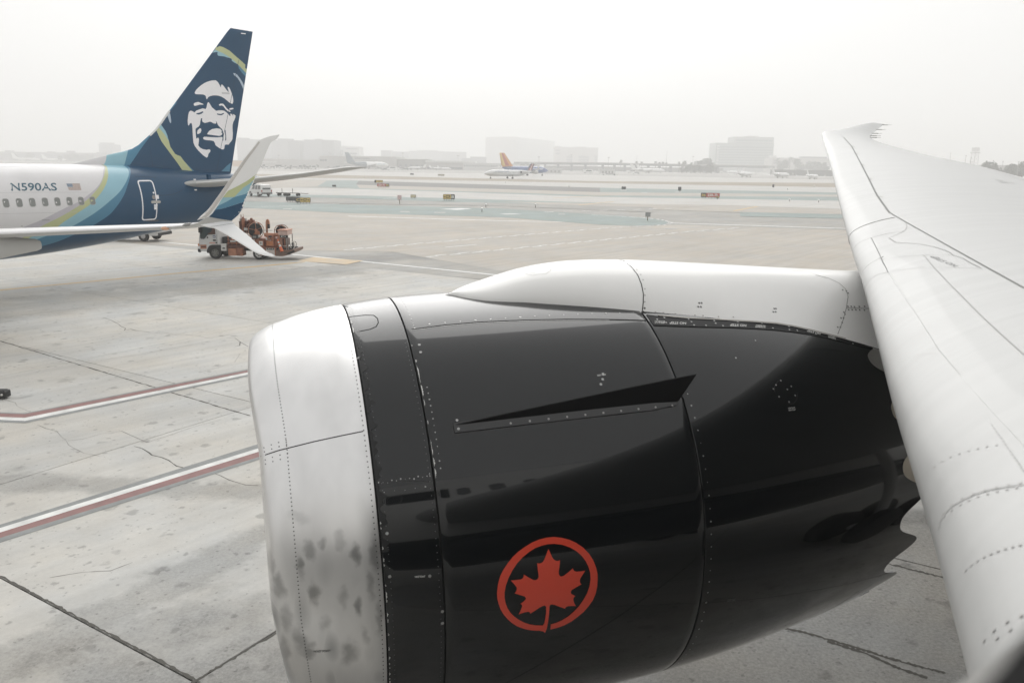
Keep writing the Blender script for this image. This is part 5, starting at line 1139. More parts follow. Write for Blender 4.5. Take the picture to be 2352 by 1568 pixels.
# mirror wing on the far side
lpsm = [[(x, -y, z) for x, y, z in lp] for lp in lps]; mb = MB(); mb.loft(lpsm); mb.build('wing', M_JGREY, jet, 50)
cwl = crop(700, 500, 3.7333)
def blade(name, outline, ymap, thick, m, conv):
    """a winglet blade: its outline sighted on its own tilted plane, then given thickness"""
    p0, nrm = ymap; c0 = p0.dot(nrm); pts = []
    for u, v in resample([conv(*p) for p in outline], 8):
        P = on_plane(u, v, nrm, c0); pts.append(T7.inverted() @ P)
    nl = (T7.inverted().to_3x3() @ nrm); cen = sum(pts, Vector()) / len(pts)
    mb = MB(); ins = [p + (cen - p) * .10 for p in pts]
    mb.loft([[tuple(p + nl * thick) for p in ins], [tuple(p) for p in pts], [tuple(p - nl * thick) for p in ins]])
    return mb.build(name, m, jet, 20)
# plane of the upper blade: leans outboard as it rises
pa = T7 @ Vector((-4.2, -17.22, 4.05)); pb = T7 @ Vector((-2.9, -17.22, 4.05)); pc = T7 @ Vector((-2.9, -17.85, 6.25))
n_up = (pb - pa).cross(pc - pa).normalized()
if n_up.dot(ORIGIN - pa) < 0: n_up = -n_up
UP = [(330, 1420), (420, 1345), (490, 1268), (550, 1190), (610, 1105), (700, 980), (830, 795), (940, 640), (1040, 495), (1150, 360), (1245, 240), (1262, 228), (1290, 215), (1340, 195), (1400, 175), (1470, 160), (1565, 145), (1520, 165), (1480, 190), (1455, 215), (1440, 240), (1410, 300), (1355, 430), (1300, 575), (1225, 720), (1160, 890), (1100, 1010), (1040, 1150), (1010, 1240), (985, 1290), (945, 1348), (900, 1390), (845, 1432), (700, 1410), (500, 1372), (430, 1400)]
wl = blade('winglet', UP, (pa, n_up), .028, mat('winglet_white', (.86, .86, .855), .4), cwl)
bwl = bvh_of([wl])
decal('winglet_band', [[(1228, 722), (1195, 800), (1120, 870), (1020, 935), (900, 1060), (880, 1076), (790, 1080), (712, 1083), (790, 985), (850, 955), (960, 900), (1060, 845), (1140, 790)]], bwl, .004, M_LIME, wl, conv=cwl, step=3)
decal('winglet_band', [[(1197, 802), (1160, 890), (1108, 1005), (1030, 1035), (880, 1076), (900, 1060), (1020, 935), (1110, 880)], [(712, 1083), (880, 1076), (780, 1140), (635, 1212), (660, 1170)]], bwl, .004, M_LBLUE, wl, conv=cwl, step=3)
decal('winglet_band', [[(1108, 1006), (1045, 1142), (900, 1190), (720, 1245), (596, 1268), (635, 1212), (780, 1140), (880, 1077), (1030, 1036)]], bwl, .0045, M_MID, wl, conv=cwl, step=3)
decal('winglet_band', [[(1045, 1143), (1010, 1238), (980, 1290), (940, 1345), (895, 1385), (845, 1428), (760, 1416), (640, 1398), (505, 1370), (560, 1320), (596, 1268), (720, 1246), (900, 1191)]], bwl, .0045, M_NAVY, wl, conv=cwl, step=3)
decal('winglet_edge', [[(505, 1262), (610, 1112), (830, 802), (1040, 502), (1247, 246), (1268, 262), (1060, 545), (880, 815), (720, 1060), (600, 1225), (520, 1330), (440, 1400), (330, 1450), (330, 1420), (420, 1345)]], bwl, .006, mat('winglet_bare_edge', (.60, .575, .55), .4, metal=.3), wl, conv=cwl, step=3)
pa = T7 @ Vector((-4.2, -17.20, 3.98)); pb = T7 @ Vector((-2.9, -17.22, 3.95)); pc = T7 @ Vector((-2.78, -18.3, 2.9))
n_lo = (pb - pa).cross(pc - pa).normalized()
if n_lo.dot(ORIGIN - pa) < 0: n_lo = -n_lo
cwt = crop(760, 840, 4.9)
LO = [(205, 290), (300, 265), (480, 240), (640, 222), (820, 222), (860, 260), (900, 310), (1000, 388), (1100, 470), (1200, 558), (1310, 655), (1420, 748), (1500, 820), (1560, 860), (1610, 885), (1662, 897), (1630, 905), (1560, 904), (1480, 896), (1400, 876), (1320, 848), (1240, 812), (1120, 735), (1000, 660), (900, 598), (780, 525), (660, 455), (560, 400), (480, 355), (410, 325), (300, 312)]
wl2 = blade('winglet', LO, (pa, n_lo), .022, mat('winglet_white', (.86, .86, .855), .4), cwt); bw2 = bvh_of([wl2])
stroke('winglet_seam', [[(410, 325), (480, 318), (560, 308), (700, 285), (860, 262)], [(230, 288), (330, 268), (480, 250)]], .012, bw2, .004, M_SEAMG, wl2, conv=cwt)
# wing tip lights
b_w7 = bvh_of([wing7])
mb = MB(); mb.lathe([(-.10, .015), (-.05, .05), (.04, .06), (.12, .03)], (-4.95, -16.12, 3.74), (.9, -.5, 0), 10, cap=(True, True)); mb.build('navigation_light', mat('amber_lamp', (.65, .36, .22), .2, coat=.5), wing7, 50)
mb = MB(); mb.lathe([(-.14, .015), (-.06, .05), (.06, .05), (.14, .02)], (-4.62, -16.78, 3.87), (.9, -.45, .2), 10, cap=(True, True)); mb.build('navigation_light', mat('clear_lamp', (.25, .25, .24), .15, coat=.5), wing7, 50)
# flap track fairing under the wing
tip = p7(93, 563.5, 10.6)
mb = MB(); lps = []
for t, hw, hz in ((-5.5, .1, .1), (-4.8, .25, .3), (-3.2, .3, .42), (-1.8, .26, .40), (-.9, .2, .27), (-.12, .12, .17), (0, .09, .12)):
    zz = tip.z + (0.0 if t > -1.5 else -0.0) - (0.03 * t * 0.0); zz = tip.z - 0.012 * t * t * 0.9
    lps.append([(tip.x + t, tip.y + hw * math.cos(a), zz + hz * math.sin(a) * (1.25 if math.sin(a) > 0 else 1)) for a in np.linspace(0, 2 * math.pi, 17)[:-1]])
mb.loft(lps); mb.build('flap_track_fairing', M_JGREY, jet, 40)
for y, x in ((6.6, -6.0),):
    mb = MB(); mb.lathe([(-3.5, .05), (-2.8, .28), (-1.2, .36), (-.3, .2), (0, .04)], (x, -y, 2.75), (1, 0, .05), 14, cap=(True, True)); mb.build('flap_track_fairing', M_JGREY, jet, 50)
# engines and gear, outside the frame to the left but part of the aircraft
for s in (-1, 1):
    mb = MB(); mb.lathe([(.05, .70), (0, .78), (.12, .90), (.8, 1.0), (1.8, 1.02), (3.0, .85), (3.6, .62)], (-15.6, s * 4.9, 1.75), (1, 0, 0), 28); mb.lathe([(.25, .70), (.25, .05)], (-15.6, s * 4.9, 1.75), (1, 0, 0), 28); mb.lathe([(3.3, .55), (4.6, .25)], (-15.6, s * 4.9, 1.75), (1, 0, 0), 20); mb.build('engine', M_JWHITE, jet, 40)
    mb = MB(); mb.loft([[(-14.6, s * 4.9 + d, z) for d, z in ((-.15, 2.6), (.15, 2.6), (.15, 2.95), (-.15, 2.95))], [(-10.6, s * 4.9 + d, z) for d, z in ((-.12, 2.2), (.12, 2.2), (.12, 3.0), (-.12, 3.0))]]); mb.build('pylon', M_JGREY, jet)
    g = MB(); g.cyl((-11.8, s * 2.86, .55), (-11.8, s * 2.86, 2.6), .11); gl = g.build('main_gear_leg', M_JGREY, jet, 40)
    for dy in (-.28, .28):
        w_ = MB(); w_.lathe([(-.2, .40), (-.16, .54), (.16, .54), (.2, .40)], (-11.8, s * 2.86 + dy, .55), (0, 1, 0), 24, cap=(True, True)); w_.build('wheel', mat('tyre_rubber', (.022, .022, .022), .85), gl, 40)
g = MB(); g.cyl((-26.2, 0, .36), (-26.2, 0, 1.8), .08); gl = g.build('nose_gear_leg', M_JGREY, jet, 40)
for dy in (-.2, .2):
    w_ = MB(); w_.lathe([(-.1, .26), (-.08, .35), (.08, .35), (.1, .26)], (-26.2, dy, .36), (0, 1, 0), 20, cap=(True, True)); w_.build('wheel', mat('tyre_rubber', (.022, .022, .022), .85), gl, 40)
mb = MB(); mb.add([skin7(-28.2 + .0, 4.35, .01), skin7(-27.2, 4.35, .01), skin7(-27.0, 4.75, .01), skin7(-27.75, 4.6, .01)], [(0, 1, 2, 3)]); mb.build('cockpit_window', M_PANE7, jet)

# ================================================================== HYDRANT TRUCK (x to its rear, y away from us, z up; front wheel at the origin)
M_TYRE = mat('tyre_rubber', (.022, .022, .022), .85)
M_CABW = mat('cab_white', (.66, .655, .64), .4, var=.12, scale=1.5, coat=.2)
M_RUST = mat('rusty_orange', (.36, .145, .08), .6, var=.45, scale=4, dirt=(.15, .055, .035))
M_RUST2 = mat('faded_orange', (.47, .22, .13), .6, var=.3, scale=3, dirt=(.30, .12, .07))
M_RUSTD = mat('dark_rust', (.12, .05, .035), .75, var=.4, scale=5)
M_CHAS = mat('black_chassis', (.025, .025, .026), .7, var=.3, scale=4)
M_GLASS = mat('dark_glass', (.035, .045, .045), .08, coat=.5)
M_RIM = mat('grimy_rim', (.24, .24, .22), .5, var=.3, scale=8)
M_RIMW = mat('white_rim', (.62, .61, .59), .5, var=.2, scale=8)
M_ORANGE = mat('cone_orange', (.72, .16, .06), .5)
M_PANELW = mat('panel_white', (.66, .65, .62), .5, var=.1, scale=6)
M_STEEL = mat('dull_steel', (.34, .33, .31), .5, metal=.4, var=.2, scale=6)
M_HOSE = mat('black_hose', (.03, .03, .03), .7)
M_INK = mat('black_ink', (.02, .02, .02), .6)
KQ = 0.00303
def q(x, y): return ((x - 510) * KQ, (965 - y) * KQ)
gt_ = ground(494.5, 595)
truck = thing('hydrant_truck', 'small hydrant fuel truck with white cab and rusty orange hose reels and pipework', 'truck', place(gt_.x, gt_.y, 0, -0.01))
def wheel_parts(parent, x, y, r, w, rim, dual=False, name='wheel'):
    mb = MB(); ys = [(y - w / 2, y + w / 2)] if not dual else [(y - w / 2, y + w / 2), (y + w * .62, y + w * 1.6)]
    for a, b in ys: mb.lathe([(a, r * .62), (a, r * .93), (a + .03, r), (b - .03, r), (b, r * .93), (b, r * .62)], (x, 0, r), (0, 1, 0), 28)
    wl_ = mb.build(name, M_TYRE, parent, 40)
    mb = MB(); a = ys[0][0]; mb.lathe([(a + .005, r * .64), (a + .03, r * .58), (a + .06, r * .52), (a + .05, r * .22), (a - .01, r * .16), (a - .02, r * .02)], (x, 0, r), (0, 1, 0), 24, cap=(False, True))
    rm = mb.build('rim', rim, wl_, 40)
    mb = MB()
    for k in range(6):
        an = 2 * math.pi * k / 6 + .3; mb.cyl((x + math.cos(an) * r * .42, a + .035, r + math.sin(an) * r * .42), (x + math.cos(an) * r * .42, a + .06, r + math.sin(an) * r * .42), r * .07, n=8)
    mb.build('rim_holes', M_CHAS, wl_, kind='stuff')
    return wl_
TW = 1.95
wheel_parts(truck, 0, .16, .365, .24, M_RIM); wheel_parts(truck, 0, TW - .12, .365, .24, M_RIM)
wheel_parts(truck, q(1370, 0)[0], .16, .365, .24, M_RIMW, True); wheel_parts(truck, q(1370, 0)[0], TW - .45, .365, .24, M_RIMW, True)
mb = MB(); mb.box(-.55, q(2000, 0)[0], .35, .50, .48, .66); mb.box(-.55, q(2000, 0)[0], TW - .5, TW - .35, .48, .66)
for x in (-.4, .6, 1.6, 2.4, 3.6): mb.box(x, x + .1, .4, TW - .4, .50, .62)
mb.cyl((0, .2, .365), (0, TW - .2, .365), .06); mb.cyl((q(1370, 0)[0], .2, .365), (q(1370, 0)[0], TW - .2, .365), .09)
mb.build('chassis', M_CHAS, truck)
# cab with the side profile of the photograph
prof = [q(*p) for p in [(200, 805), (195, 700), (204, 640), (213, 560), (226, 470), (240, 385), (256, 330), (290, 306), (330, 300), (560, 300), (600, 305), (622, 330), (627, 500), (627, 680), (600, 684), (470, 690), (430, 700), (395, 725), (372, 760), (358, 800), (352, 822), (260, 820)]]
mb = MB(); ins = .06
cx_ = sum(p[0] for p in prof) / len(prof); cz_ = sum(p[1] for p in prof) / len(prof)
def insp(k): return [(cx_ + (p[0] - cx_) * k, cz_ + (p[1] - cz_) * k) for p in prof]
def cabx(pl, y): return [(p[0], y + max(0, p[1] - 1.2) * (.10 if y < TW / 2 else -.10), p[1]) for p in pl]
mb.loft([cabx(insp(.965), 0), cabx(prof, .05), cabx(prof, TW - .05), cabx(insp(.965), TW)])
cab = mb.build('cab', M_CABW, truck, 25)
def side(name, pts, y, dep, m, parent, lean=True, y2=None):
    P0 = [q(*p) for p in pts]; mb = MB(); f = lambda p, yy: (p[0], yy + (max(0, p[1] - 1.2) * .10 if lean else 0), p[1])
    mb.loft([[f(p, y) for p in P0], [f(p, y + dep) for p in P0]]); return mb.build(name, m, parent)
side('door_window', [(243, 352), (262, 330), (525, 330), (541, 345), (541, 484), (440, 488), (385, 498), (350, 540), (320, 574), (265, 576), (243, 560)], -.012, .03, M_GLASS, cab)
side('seat', [(478, 372), (500, 360), (538, 372), (540, 482), (385, 488), (400, 465), (440, 450), (470, 425)], -.016, .01, mat('brown_seat', (.10, .05, .035), .8), cab)
side('door_seam', [(556, 330), (561, 330), (566, 600), (575, 684), (570, 684), (561, 600)], -.004, .01, mat('cab_seam', (.22, .22, .21), .8), cab)
side('door_handle', [(490, 588), (496, 583), (538, 583), (545, 590), (545, 608), (538, 613), (496, 613), (490, 606)], -.02, .03, M_CHAS, cab)
side('fuel_cap', [(533, 640), (545, 634), (565, 637), (570, 648), (562, 658), (540, 658)], -.012, .02, M_CHAS, cab)
side('round_badge', [(370, 545), (378, 530), (392, 532), (398, 547), (390, 563), (376, 561)], -.008, .02, M_CHAS, cab)
side('company_sign', [(490, 503), (540, 503), (540, 552), (490, 552)], -.006, .012, mat('sign_navy', (.06, .10, .20), .5), cab)
def qtext(name, body, x0, x1, y0, y1, yy, m, parent, bold=.02, lean=True):
    def fn(a, b):
        X, Z = q(x0 + (x1 - x0) * a, y0 + (y1 - y0) * b); return (X, yy + (max(0, Z - 1.2) * .10 if lean else 0), Z)
    return text_on(name, body, fn, m, parent, bold)
qtext('company_lettering', 'M', 499, 532, 545, 512, -.010, M_PANELW, cab)
side('warning_strip', [(413, 637), (528, 637), (528, 661), (413, 661)], -.006, .012, mat('faded_red_strip', (.60, .34, .28), .6), cab)
side('placard', [(234, 688), (354, 686), (354, 766), (236, 770)], -.008, .014, M_RUST2, cab)
side('placard_band', [(246, 716), (342, 714), (342, 740), (246, 742)], -.011, .006, M_RUSTD, cab)
side('marker_lamp', [(189, 672), (216, 668), (218, 708), (190, 712)], -.02, .12, mat('amber_lens', (.50, .17, .06), .3), cab)
side('wheel_arch', [(352, 822), (362, 780), (384, 738), (415, 712), (450, 700), (600, 690), (640, 690), (640, 740), (620, 800), (590, 760), (540, 735), (480, 735), (430, 760), (400, 800), (385, 850), (356, 846)], -.004, .14, M_CHAS, cab, False)
mb = MB(); x0, z1 = q(150, 742); x1, z0 = q(235, 835); mb.bbox(x0 + .05, x1 + .12, .02, TW - .02, z0 + .04, z1, .04); mb.build('bumper', M_CABW, truck)
mb = MB(); mb.bbox(q(180, 0)[0], q(236, 0)[0], -.02, .10, q(0, 838)[1], q(0, 770)[1], .03); mb.build('bumper_corner', M_CHAS, truck)
mb = MB(); wsx = [(p[0] - .012, y_, p[1]) for y_ in (.16, TW - .16) for p in (q(222, 505), q(252, 335))]
mb.add([wsx[0], wsx[1], wsx[3], wsx[2]], [(0, 1, 2, 3)]); mb.build('windscreen', M_GLASS, cab)
for yy in (-.12, TW + .12):
    mb = MB(); a = q(280, 490); b = q(300, 350); mb.tube([(a[0] - .08, yy + .12, a[1]), (a[0] - .06, yy, a[1] + .1), (b[0] - .05, yy, b[1]), (b[0], yy + .1, b[1] + .05)], .018, 6); mb.bbox(a[0] - .12, a[0] - .02, yy - .09, yy + .09, a[1] + .12, a[1] + .42, .02); mb.build('wing_mirror', M_CHAS, cab)
# bodywork behind the cab
def slab(name, x0, y0, x1, y1, ya, yb, m, parent=truck, b=.015):
    (X0, Z1), (X1, Z0) = q(x0, y0), q(x1, y1); mb = MB(); mb.bbox(X0, X1, ya, yb, Z0, Z1, b); return mb.build(name, m, parent)
slab('air_cleaner', 640, 540, 752, 668, .25, 1.0, M_CHAS)
slab('battery_box', 634, 664, 738, 802, .0, .42, M_PANELW); slab('box_label', 668, 738, 714, 762, -.006, .0, M_CHAS, b=.002)
slab('lower_cabinet', 770, 752, 930, 894, .02, .62, M_RUST2); slab('lower_cabinet', 934, 740, 1056, 896, .02, .62, M_RUST)
slab('deck', 745, 690, 1300, 742, .05, TW - .05, M_RUSTD); slab('meter_rack', 770, 600, 1010, 690, .22, TW - .3, M_RUSTD)
slab('white_filter', 806, 604, 912, 632, .12, .3, M_PANELW); slab('rear_frame', 1200, 560, 1720, 742, .3, TW - .1, M_RUST)
for x in (760, 830, 920, 1000, 1090): slab('frame_post', x, 470, x + 14, 700, .14, .20, M_RUST, b=.004)
slab('frame_rail', 745, 585, 1100, 597, .13, .19, M_RUST, b=.004); slab('frame_rail', 745, 648, 1100, 660, .13, .19, M_RUST2, b=.004)
slab('machinery_block', 935, 235, 1120, 470, .7, 1.6, M_RUSTD); slab('machinery_panel', 1015, 180, 1052, 470, .45, .75, M_RUST); slab('tank_top', 940, 186, 1015, 232, .8, 1.4, M_STEEL)
mb = MB()
for (x, y0, y1, yy, r) in ((962, 118, 200, .9, .025), (1035, 150, 200, .6, .06), (1040, 95, 160, .62, .012)): a = q(x, y1); b = q(x, y0); mb.cyl((a[0], yy, a[1]), (b[0], yy, b[1]), r)
mb.build('exhaust_stack', M_RUST, truck, 40)
mb = MB(); a = q(1180, 215); mb.cyl((a[0] - .25, .9, a[1] - .1), (a[0] + .12, .9, a[1] - .1), .12); mb.lathe([(0, .06), (.05, .09), (.12, .05)], (a[0] - .05, .9, a[1]), (0, 0, 1), 12, cap=(True, True)); mb.build('filter_vessel', M_RUST, truck, 40)
slab('gauge_pad', 1062, 360, 1098, 408, .40, .48, M_PANELW, b=.004); slab('gauge_pad', 1104, 366, 1126, 410, .40, .48, M_PANELW, b=.004)
# hose reels: two rims, spokes, coiled hose
def reel(x, y, rad, wid, ay, yaw, m):
    c = q(x, y); M = Matrix.Translation((c[0], ay, c[1])) @ Matrix.Rotation(yaw, 4, 'Z'); n = 30
    mb = MB()
    for s in (-1, 1): mb.tube([(math.cos(2 * math.pi * k / n) * rad, s * wid / 2, math.sin(2 * math.pi * k / n) * rad) for k in range(n)], .022, 6, closed=True)
    r_ = mb.xf(M).build('hose_reel', m, truck, 40)
    for s in (-1, 1):
        for k in range(5):
            a = 2 * math.pi * k / 5 + .4; mb = MB(); mb.tube([(0, s * wid / 2, 0), (math.cos(a) * rad, s * wid / 2, math.sin(a) * rad)], .017, 5); mb.xf(M).build('spoke', m, r_)
    mb = MB(); mb.lathe([(-wid / 2 + .05, .1), (-wid / 2 + .05, rad * .78), (wid / 2 - .05, rad * .78), (wid / 2 - .05, .1)], (0, 0, 0), (0, 1, 0), 24)
    for j in range(4): mb.tube([(math.cos(2 * math.pi * k / n) * rad * .80, -wid / 2 + .09 + j * (wid - .18) / 3, math.sin(2 * math.pi * k / n) * rad * .80) for k in range(n)], .035, 6, closed=True)
    mb.xf(M).build('coiled_hose', M_HOSE, r_, 40)
    mb = MB(); mb.cyl((0, -wid / 2 - .06, 0), (0, wid / 2 + .06, 0), .07); mb.xf(M).build('hub', m, r_, 40)
    return r_
reel(1245, 405, .47, .42, .72, .62, M_RUST2)
reel(1695, 440, .37, .36, 1.45, -.1, M_RUST)
slab('reel_stand', 1262, 420, 1345, 570, .5, .62, M_RUST2); slab('reel_stand', 1180, 560, 1350, 600, .4, 1.0, M_RUST)
# return bend pipe
mb = MB(); pts = [q(1476, 470), q(1476, 330), q(1478, 250), q(1488, 215), q(1500, 206), q(1514, 218), q(1519, 250), q(1520, 290)]
mb.tube([(a, .75, b) for a, b in pts], .062, 12); mb.build('return_bend_pipe', M_RUST2, truck, 40)
slab('pipe_coupling', 1502, 288, 1536, 372, .66, .84, M_CHAS); slab('handrail', 1400, 402, 1600, 412, .6, .66, M_STEEL, b=.003); slab('handrail', 1400, 402, 1410, 480, .6, .66, M_STEEL, b=.003)
mb = MB(); a = q(1460, 486); b = q(1735, 486); mb.cyl((a[0], .42, a[1]), (b[0], .42, b[1]), .11, n=20); mb.build('filter_tank', M_RUST2, truck, 40)
mb = MB(); pts = [q(1700, 480), q(1740, 470), q(1752, 490), q(1755, 540), q(1750, 600)]; mb.tube([(a, .30, b) for a, b in pts], .05, 10); mb.build('elbow_pipe', M_RUST2, truck, 40)
slab('control_cabinet', 1512, 490, 1662, 704, .12, .55, M_RUST); slab('cabinet_door', 1524, 600, 1650, 690, .105, .13, mat('bright_orange_panel', (.50, .19, .08), .55, var=.3, scale=5), b=.008)
slab('cabinet_screen', 1566, 494, 1632, 526, .105, .13, M_CHAS, b=.004); slab('cabinet_label', 1513, 528, 1540, 580, .10, .13, M_PANELW, b=.004)
for x, y in ((1545, 570), (1575, 588), (1605, 585), (1580, 545)):
    c = q(x, y); mb = MB(); mb.cyl((c[0], .095, c[1]), (c[0], .13, c[1]), .035, n=12); mb.build('gauge_dial', M_STEEL, truck)
slab('meter_head', 1245, 490, 1345, 560, .1, .45, M_CHAS); slab('meter_face', 1262, 505, 1328, 545, .09, .11, M_STEEL, b=.004)
slab('gauge_box', 1340, 588, 1466, 722, .1, .4, M_RUST); slab('gauge_panel', 1376, 604, 1450, 686, .09, .11, M_PANELW, b=.004)
c = q(1412, 640); mb = MB(); mb.cyl((c[0], .08, c[1]), (c[0], .1, c[1]), .05, n=14); mb.build('gauge_dial', M_STEEL, truck)
slab('valve_handle', 1258, 572, 1290, 606, .08, .14, M_PANELW, b=.004); slab('valve_handle', 1360, 490, 1382, 540, .2, .3, M_PANELW, b=.004)
slab('side_panel', 1400, 722, 1712, 880, .02, .1, M_RUST); slab('fender', 1300, 720, 1520, 745, .05, .7, M_RUST)
jp = slab('fuel_sign', 1520, 730, 1682, 880, -.002, .02, M_PANELW, b=.003)
slab('sign_header', 1530, 732, 1676, 768, -.008, -.002, M_INK, jp, b=.001); qtext('fuel_lettering', 'JET A', 1548, 1660, 764, 738, -.012, M_PANELW, jp, .02, False)
M_RINK = mat('faded_red_ink', (.50, .30, .27), .6)
qtext('fuel_lettering', 'FLAMMABLE', 1535, 1672, 806, 784, -.006, M_RINK, jp, .01, False); qtext('fuel_lettering', 'NO SMOKING', 1535, 1672, 845, 822, -.006, M_RINK, jp, .01, False)
# sign box on posts at the back
bx = slab('sign_box', 1742, 392, 1930, 486, .25, 1.25, mat('faded_pink_panel', (.58, .42, .37), .6, var=.2, scale=4)); slab('sign_lid', 1735, 382, 1936, 396, .2, 1.3, M_RUST2)
slab('sign_panel', 1780, 488, 1928, 535, .24, .27, M_INK, b=.002); qtext('fuel_lettering', 'JET A', 1795, 1900, 530, 496, .233, M_PANELW, bx, .03, False)
for x, yy in ((1785, .27), (1845, .4), (1890, .27), (1920, .3), (1815, 1.2), (1922, 1.2)): slab('sign_post', x, 480, x + 14, 790, yy, yy + .05, M_RUST2 if x % 2 else M_STEEL, b=.004)
slab('tool_locker', 1800, 560, 1880, 700, .5, 1.2, M_RUSTD)
# rear platform with loops of hose
mb = MB(); pl = [q(*p) for p in [(1700, 775), (1940, 770), (2075, 755), (2080, 800), (1990, 850), (1840, 892), (1700, 886)]]
mb.loft([[(a, y_, b) for a, b in pl] for y_ in (.02, TW - .05)]); mb.build('rear_bumper', mat('rusty_steel', (.19, .12, .09), .7, var=.4, scale=4), truck)
mb = MB(); pl = [q(*p) for p in [(1922, 826), (2072, 764), (2074, 796), (1990, 842), (1930, 846)]]; mb.loft([[(a, y_, b) for a, b in pl] for y_ in (.0, .03)]); mb.build('rubber_buffer', M_CHAS, truck)
n = 22
for (x, y, r, yy, w) in ((1995, 690, .20, .5, .016), (1985, 700, .17, .7, .016), (1990, 695, .21, .95, .016)):
    c = q(x, y); mb = MB(); mb.tube([(c[0] + .12 * math.cos(2 * math.pi * k / n) * .8, yy + r * .6 * math.cos(2 * math.pi * k / n), c[1] + r * math.sin(2 * math.pi * k / n)) for k in range(n)], w, 6, closed=True); mb.build('hose_loop', M_PANELW if yy < .6 else M_HOSE, truck, 40)
mb = MB(); c = q(1975, 700); mb.lathe([(-.05, .16), (.05, .16)], (c[0], .8, c[1]), (1, .3, 0), 18, cap=(True, True)); mb.build('tow_coupling', M_CHAS, truck, 40)
mb = MB(); c = q(1770, 770); mb.lathe([(-.06, .02), (-.05, .12), (.05, .12), (.06, .02)], (c[0], .35, c[1]), (0, 1, 0), 16, cap=(True, True)); mb.build('hose_coupling', M_STEEL, truck, 40)
# the cone leaning on its rear
a = q(1838, 792); b = q(1752, 555); cone_M = truck.matrix_basis @ Matrix.Translation((a[0], -.06, a[1]))
cone = thing('traffic_cone', 'orange traffic cone with white bands hung tilted on the back of the fuel truck', 'traffic cone', cone_M)
ax = Vector((b[0] - a[0], .06, b[1] - a[1])); Lc = ax.length; ax.normalize()
mb = MB(); mb.lathe([(0, .105), (.02, .10), (Lc * .38, .075), (Lc * .38 + .001, .074)], (0, 0, 0), ax, 16, cap=(True, False)); mb.build('cone_base', M_ORANGE, cone, 40)
mb = MB(); mb.lathe([(Lc * .38, .0745), (Lc * .56, .060)], (0, 0, 0), ax, 16); mb.build('reflective_band', M_PANELW, cone, 40)
mb = MB(); mb.lathe([(Lc * .56, .060), (Lc * .66, .052)], (0, 0, 0), ax, 16); mb.build('cone_middle', M_ORANGE, cone, 40)
mb = MB(); mb.lathe([(Lc * .66, .052), (Lc * .82, .042)], (0, 0, 0), ax, 16); mb.build('reflective_band', M_PANELW, cone, 40)
mb = MB(); mb.lathe([(Lc * .82, .042), (Lc, .03)], (0, 0, 0), ax, 16, cap=(False, True)); mb.build('cone_top', M_ORANGE, cone, 40)

# ================================================================== OTHER VEHICLES AND SIGNS ON THE FIELD
M_CARW = mat('car_white', (.70, .70, .69), .35, coat=.4, var=.05)
def suv(name, label, cat, M, L=5.2, W=1.95, H=1.85, cap=True, m=M_CARW, group=None):
    """x from front to rear, y across"""
    o = thing(name, label, cat, M, group)
    body = [(0, .45), (.02, .85), (.12, 1.0), (1.25, 1.10), (1.30, 1.12), (L - .12, 1.12), (L, 1.05), (L, .5), (L - .1, .42), (4.45, .42), (4.35, .66), (4.0, .80), (3.65, .66), (3.55, .42), (1.55, .42), (1.45, .66), (1.1, .80), (.75, .66), (.65, .42), (.1, .42)]
    mb = MB(); mb.loft([[(x, y, z) for x, z in body] for y in (-W / 2 + .0, W / 2)]); b_ = mb.build('body', m, o)
    roof = [(1.30, 1.10), (2.05, H - .06), (2.3, H), (L - .35, H), (L - .2, H - .06), (L - .04, 1.10)]
    mb = MB(); mb.loft([[(x, (W / 2 - .02 - max(0, z - 1.1) * .18) * s, z) for x, z in roof] for s in (-1, 1)]); mb.build('cabin', m, b_); b_.children[0].parent = o
    for s in (-1, 1):
        y_ = lambda z: (W / 2 - .01 - max(0, z - 1.1) * .18) * s
        for pts in ([(1.55, 1.16), (2.12, H - .16), (2.75, H - .14), (2.75, 1.16)], [(2.88, 1.16), (2.88, H - .14), (3.75, H - .14), (3.75, 1.16)], [(3.88, 1.16), (3.88, H - .14), (L - .45, H - .16), (L - .3, 1.16)]):
            mb = MB(); mb.add([(x, y_(z), z) for x, z in pts], [tuple(range(len(pts)))]); mb.build('side_window', M_GLASS, o)
    mb = MB(); mb.add([(L - .02 - (z - 1.16) * .32, y, z) for y, z in ((-.7, 1.18), (.7, 1.18), (.62, H - .18), (-.62, H - .18))], [(0, 1, 2, 3)]); mb.build('rear_window', M_GLASS, o)
    mb = MB(); mb.add([(1.33 + (z - 1.16) * 1.0, y, z + .02) for y, z in ((-.75, 1.16), (.75, 1.16), (.66, H - .14), (-.66, H - .14))], [(0, 1, 2, 3)]); mb.build('windscreen', M_GLASS, o)
    for s in (-1, 1):
        mb = MB(); mb.box(L - .02, L + .03, s * .86 - .08, s * .86 + .08, .78, 1.08); mb.build('tail_light', mat('lamp_red', (.35, .05, .04), .3), o)
        mb = MB(); mb.box(-.02, .06, s * .75 - .16, s * .75 + .16, .72, .86); mb.build('headlight', mat('clear_lamp', (.25, .25, .24), .15, coat=.5), o)
        for x in (1.1, 4.0):
            mb = MB(); yy = s * (W / 2 - .12); mb.lathe([(-.12, .2), (-.12, .34), (-.08, .37), (.08, .37), (.12, .34), (.12, .2)], (x, yy, .37), (0, 1, 0), 22, cap=(True, True)); w_ = mb.build('wheel', M_TYRE, o, 40)
            mb = MB(); mb.cyl((x, yy + s * .10, .37), (x, yy + s * .128, .37), .2, .17, 16); mb.build('rim', mat('alloy_rim', (.40, .40, .40), .35, metal=.6), w_)
    mb = MB(); mb.box(-.06, .08, -W / 2 + .05, W / 2 - .05, .42, .62); mb.build('front_bumper', M_CHAS, o)
    mb = MB(); mb.box(L - .06, L + .1, -W / 2 + .05, W / 2 - .05, .46, .64); mb.build('rear_bumper', M_CHAS, o)
    return o
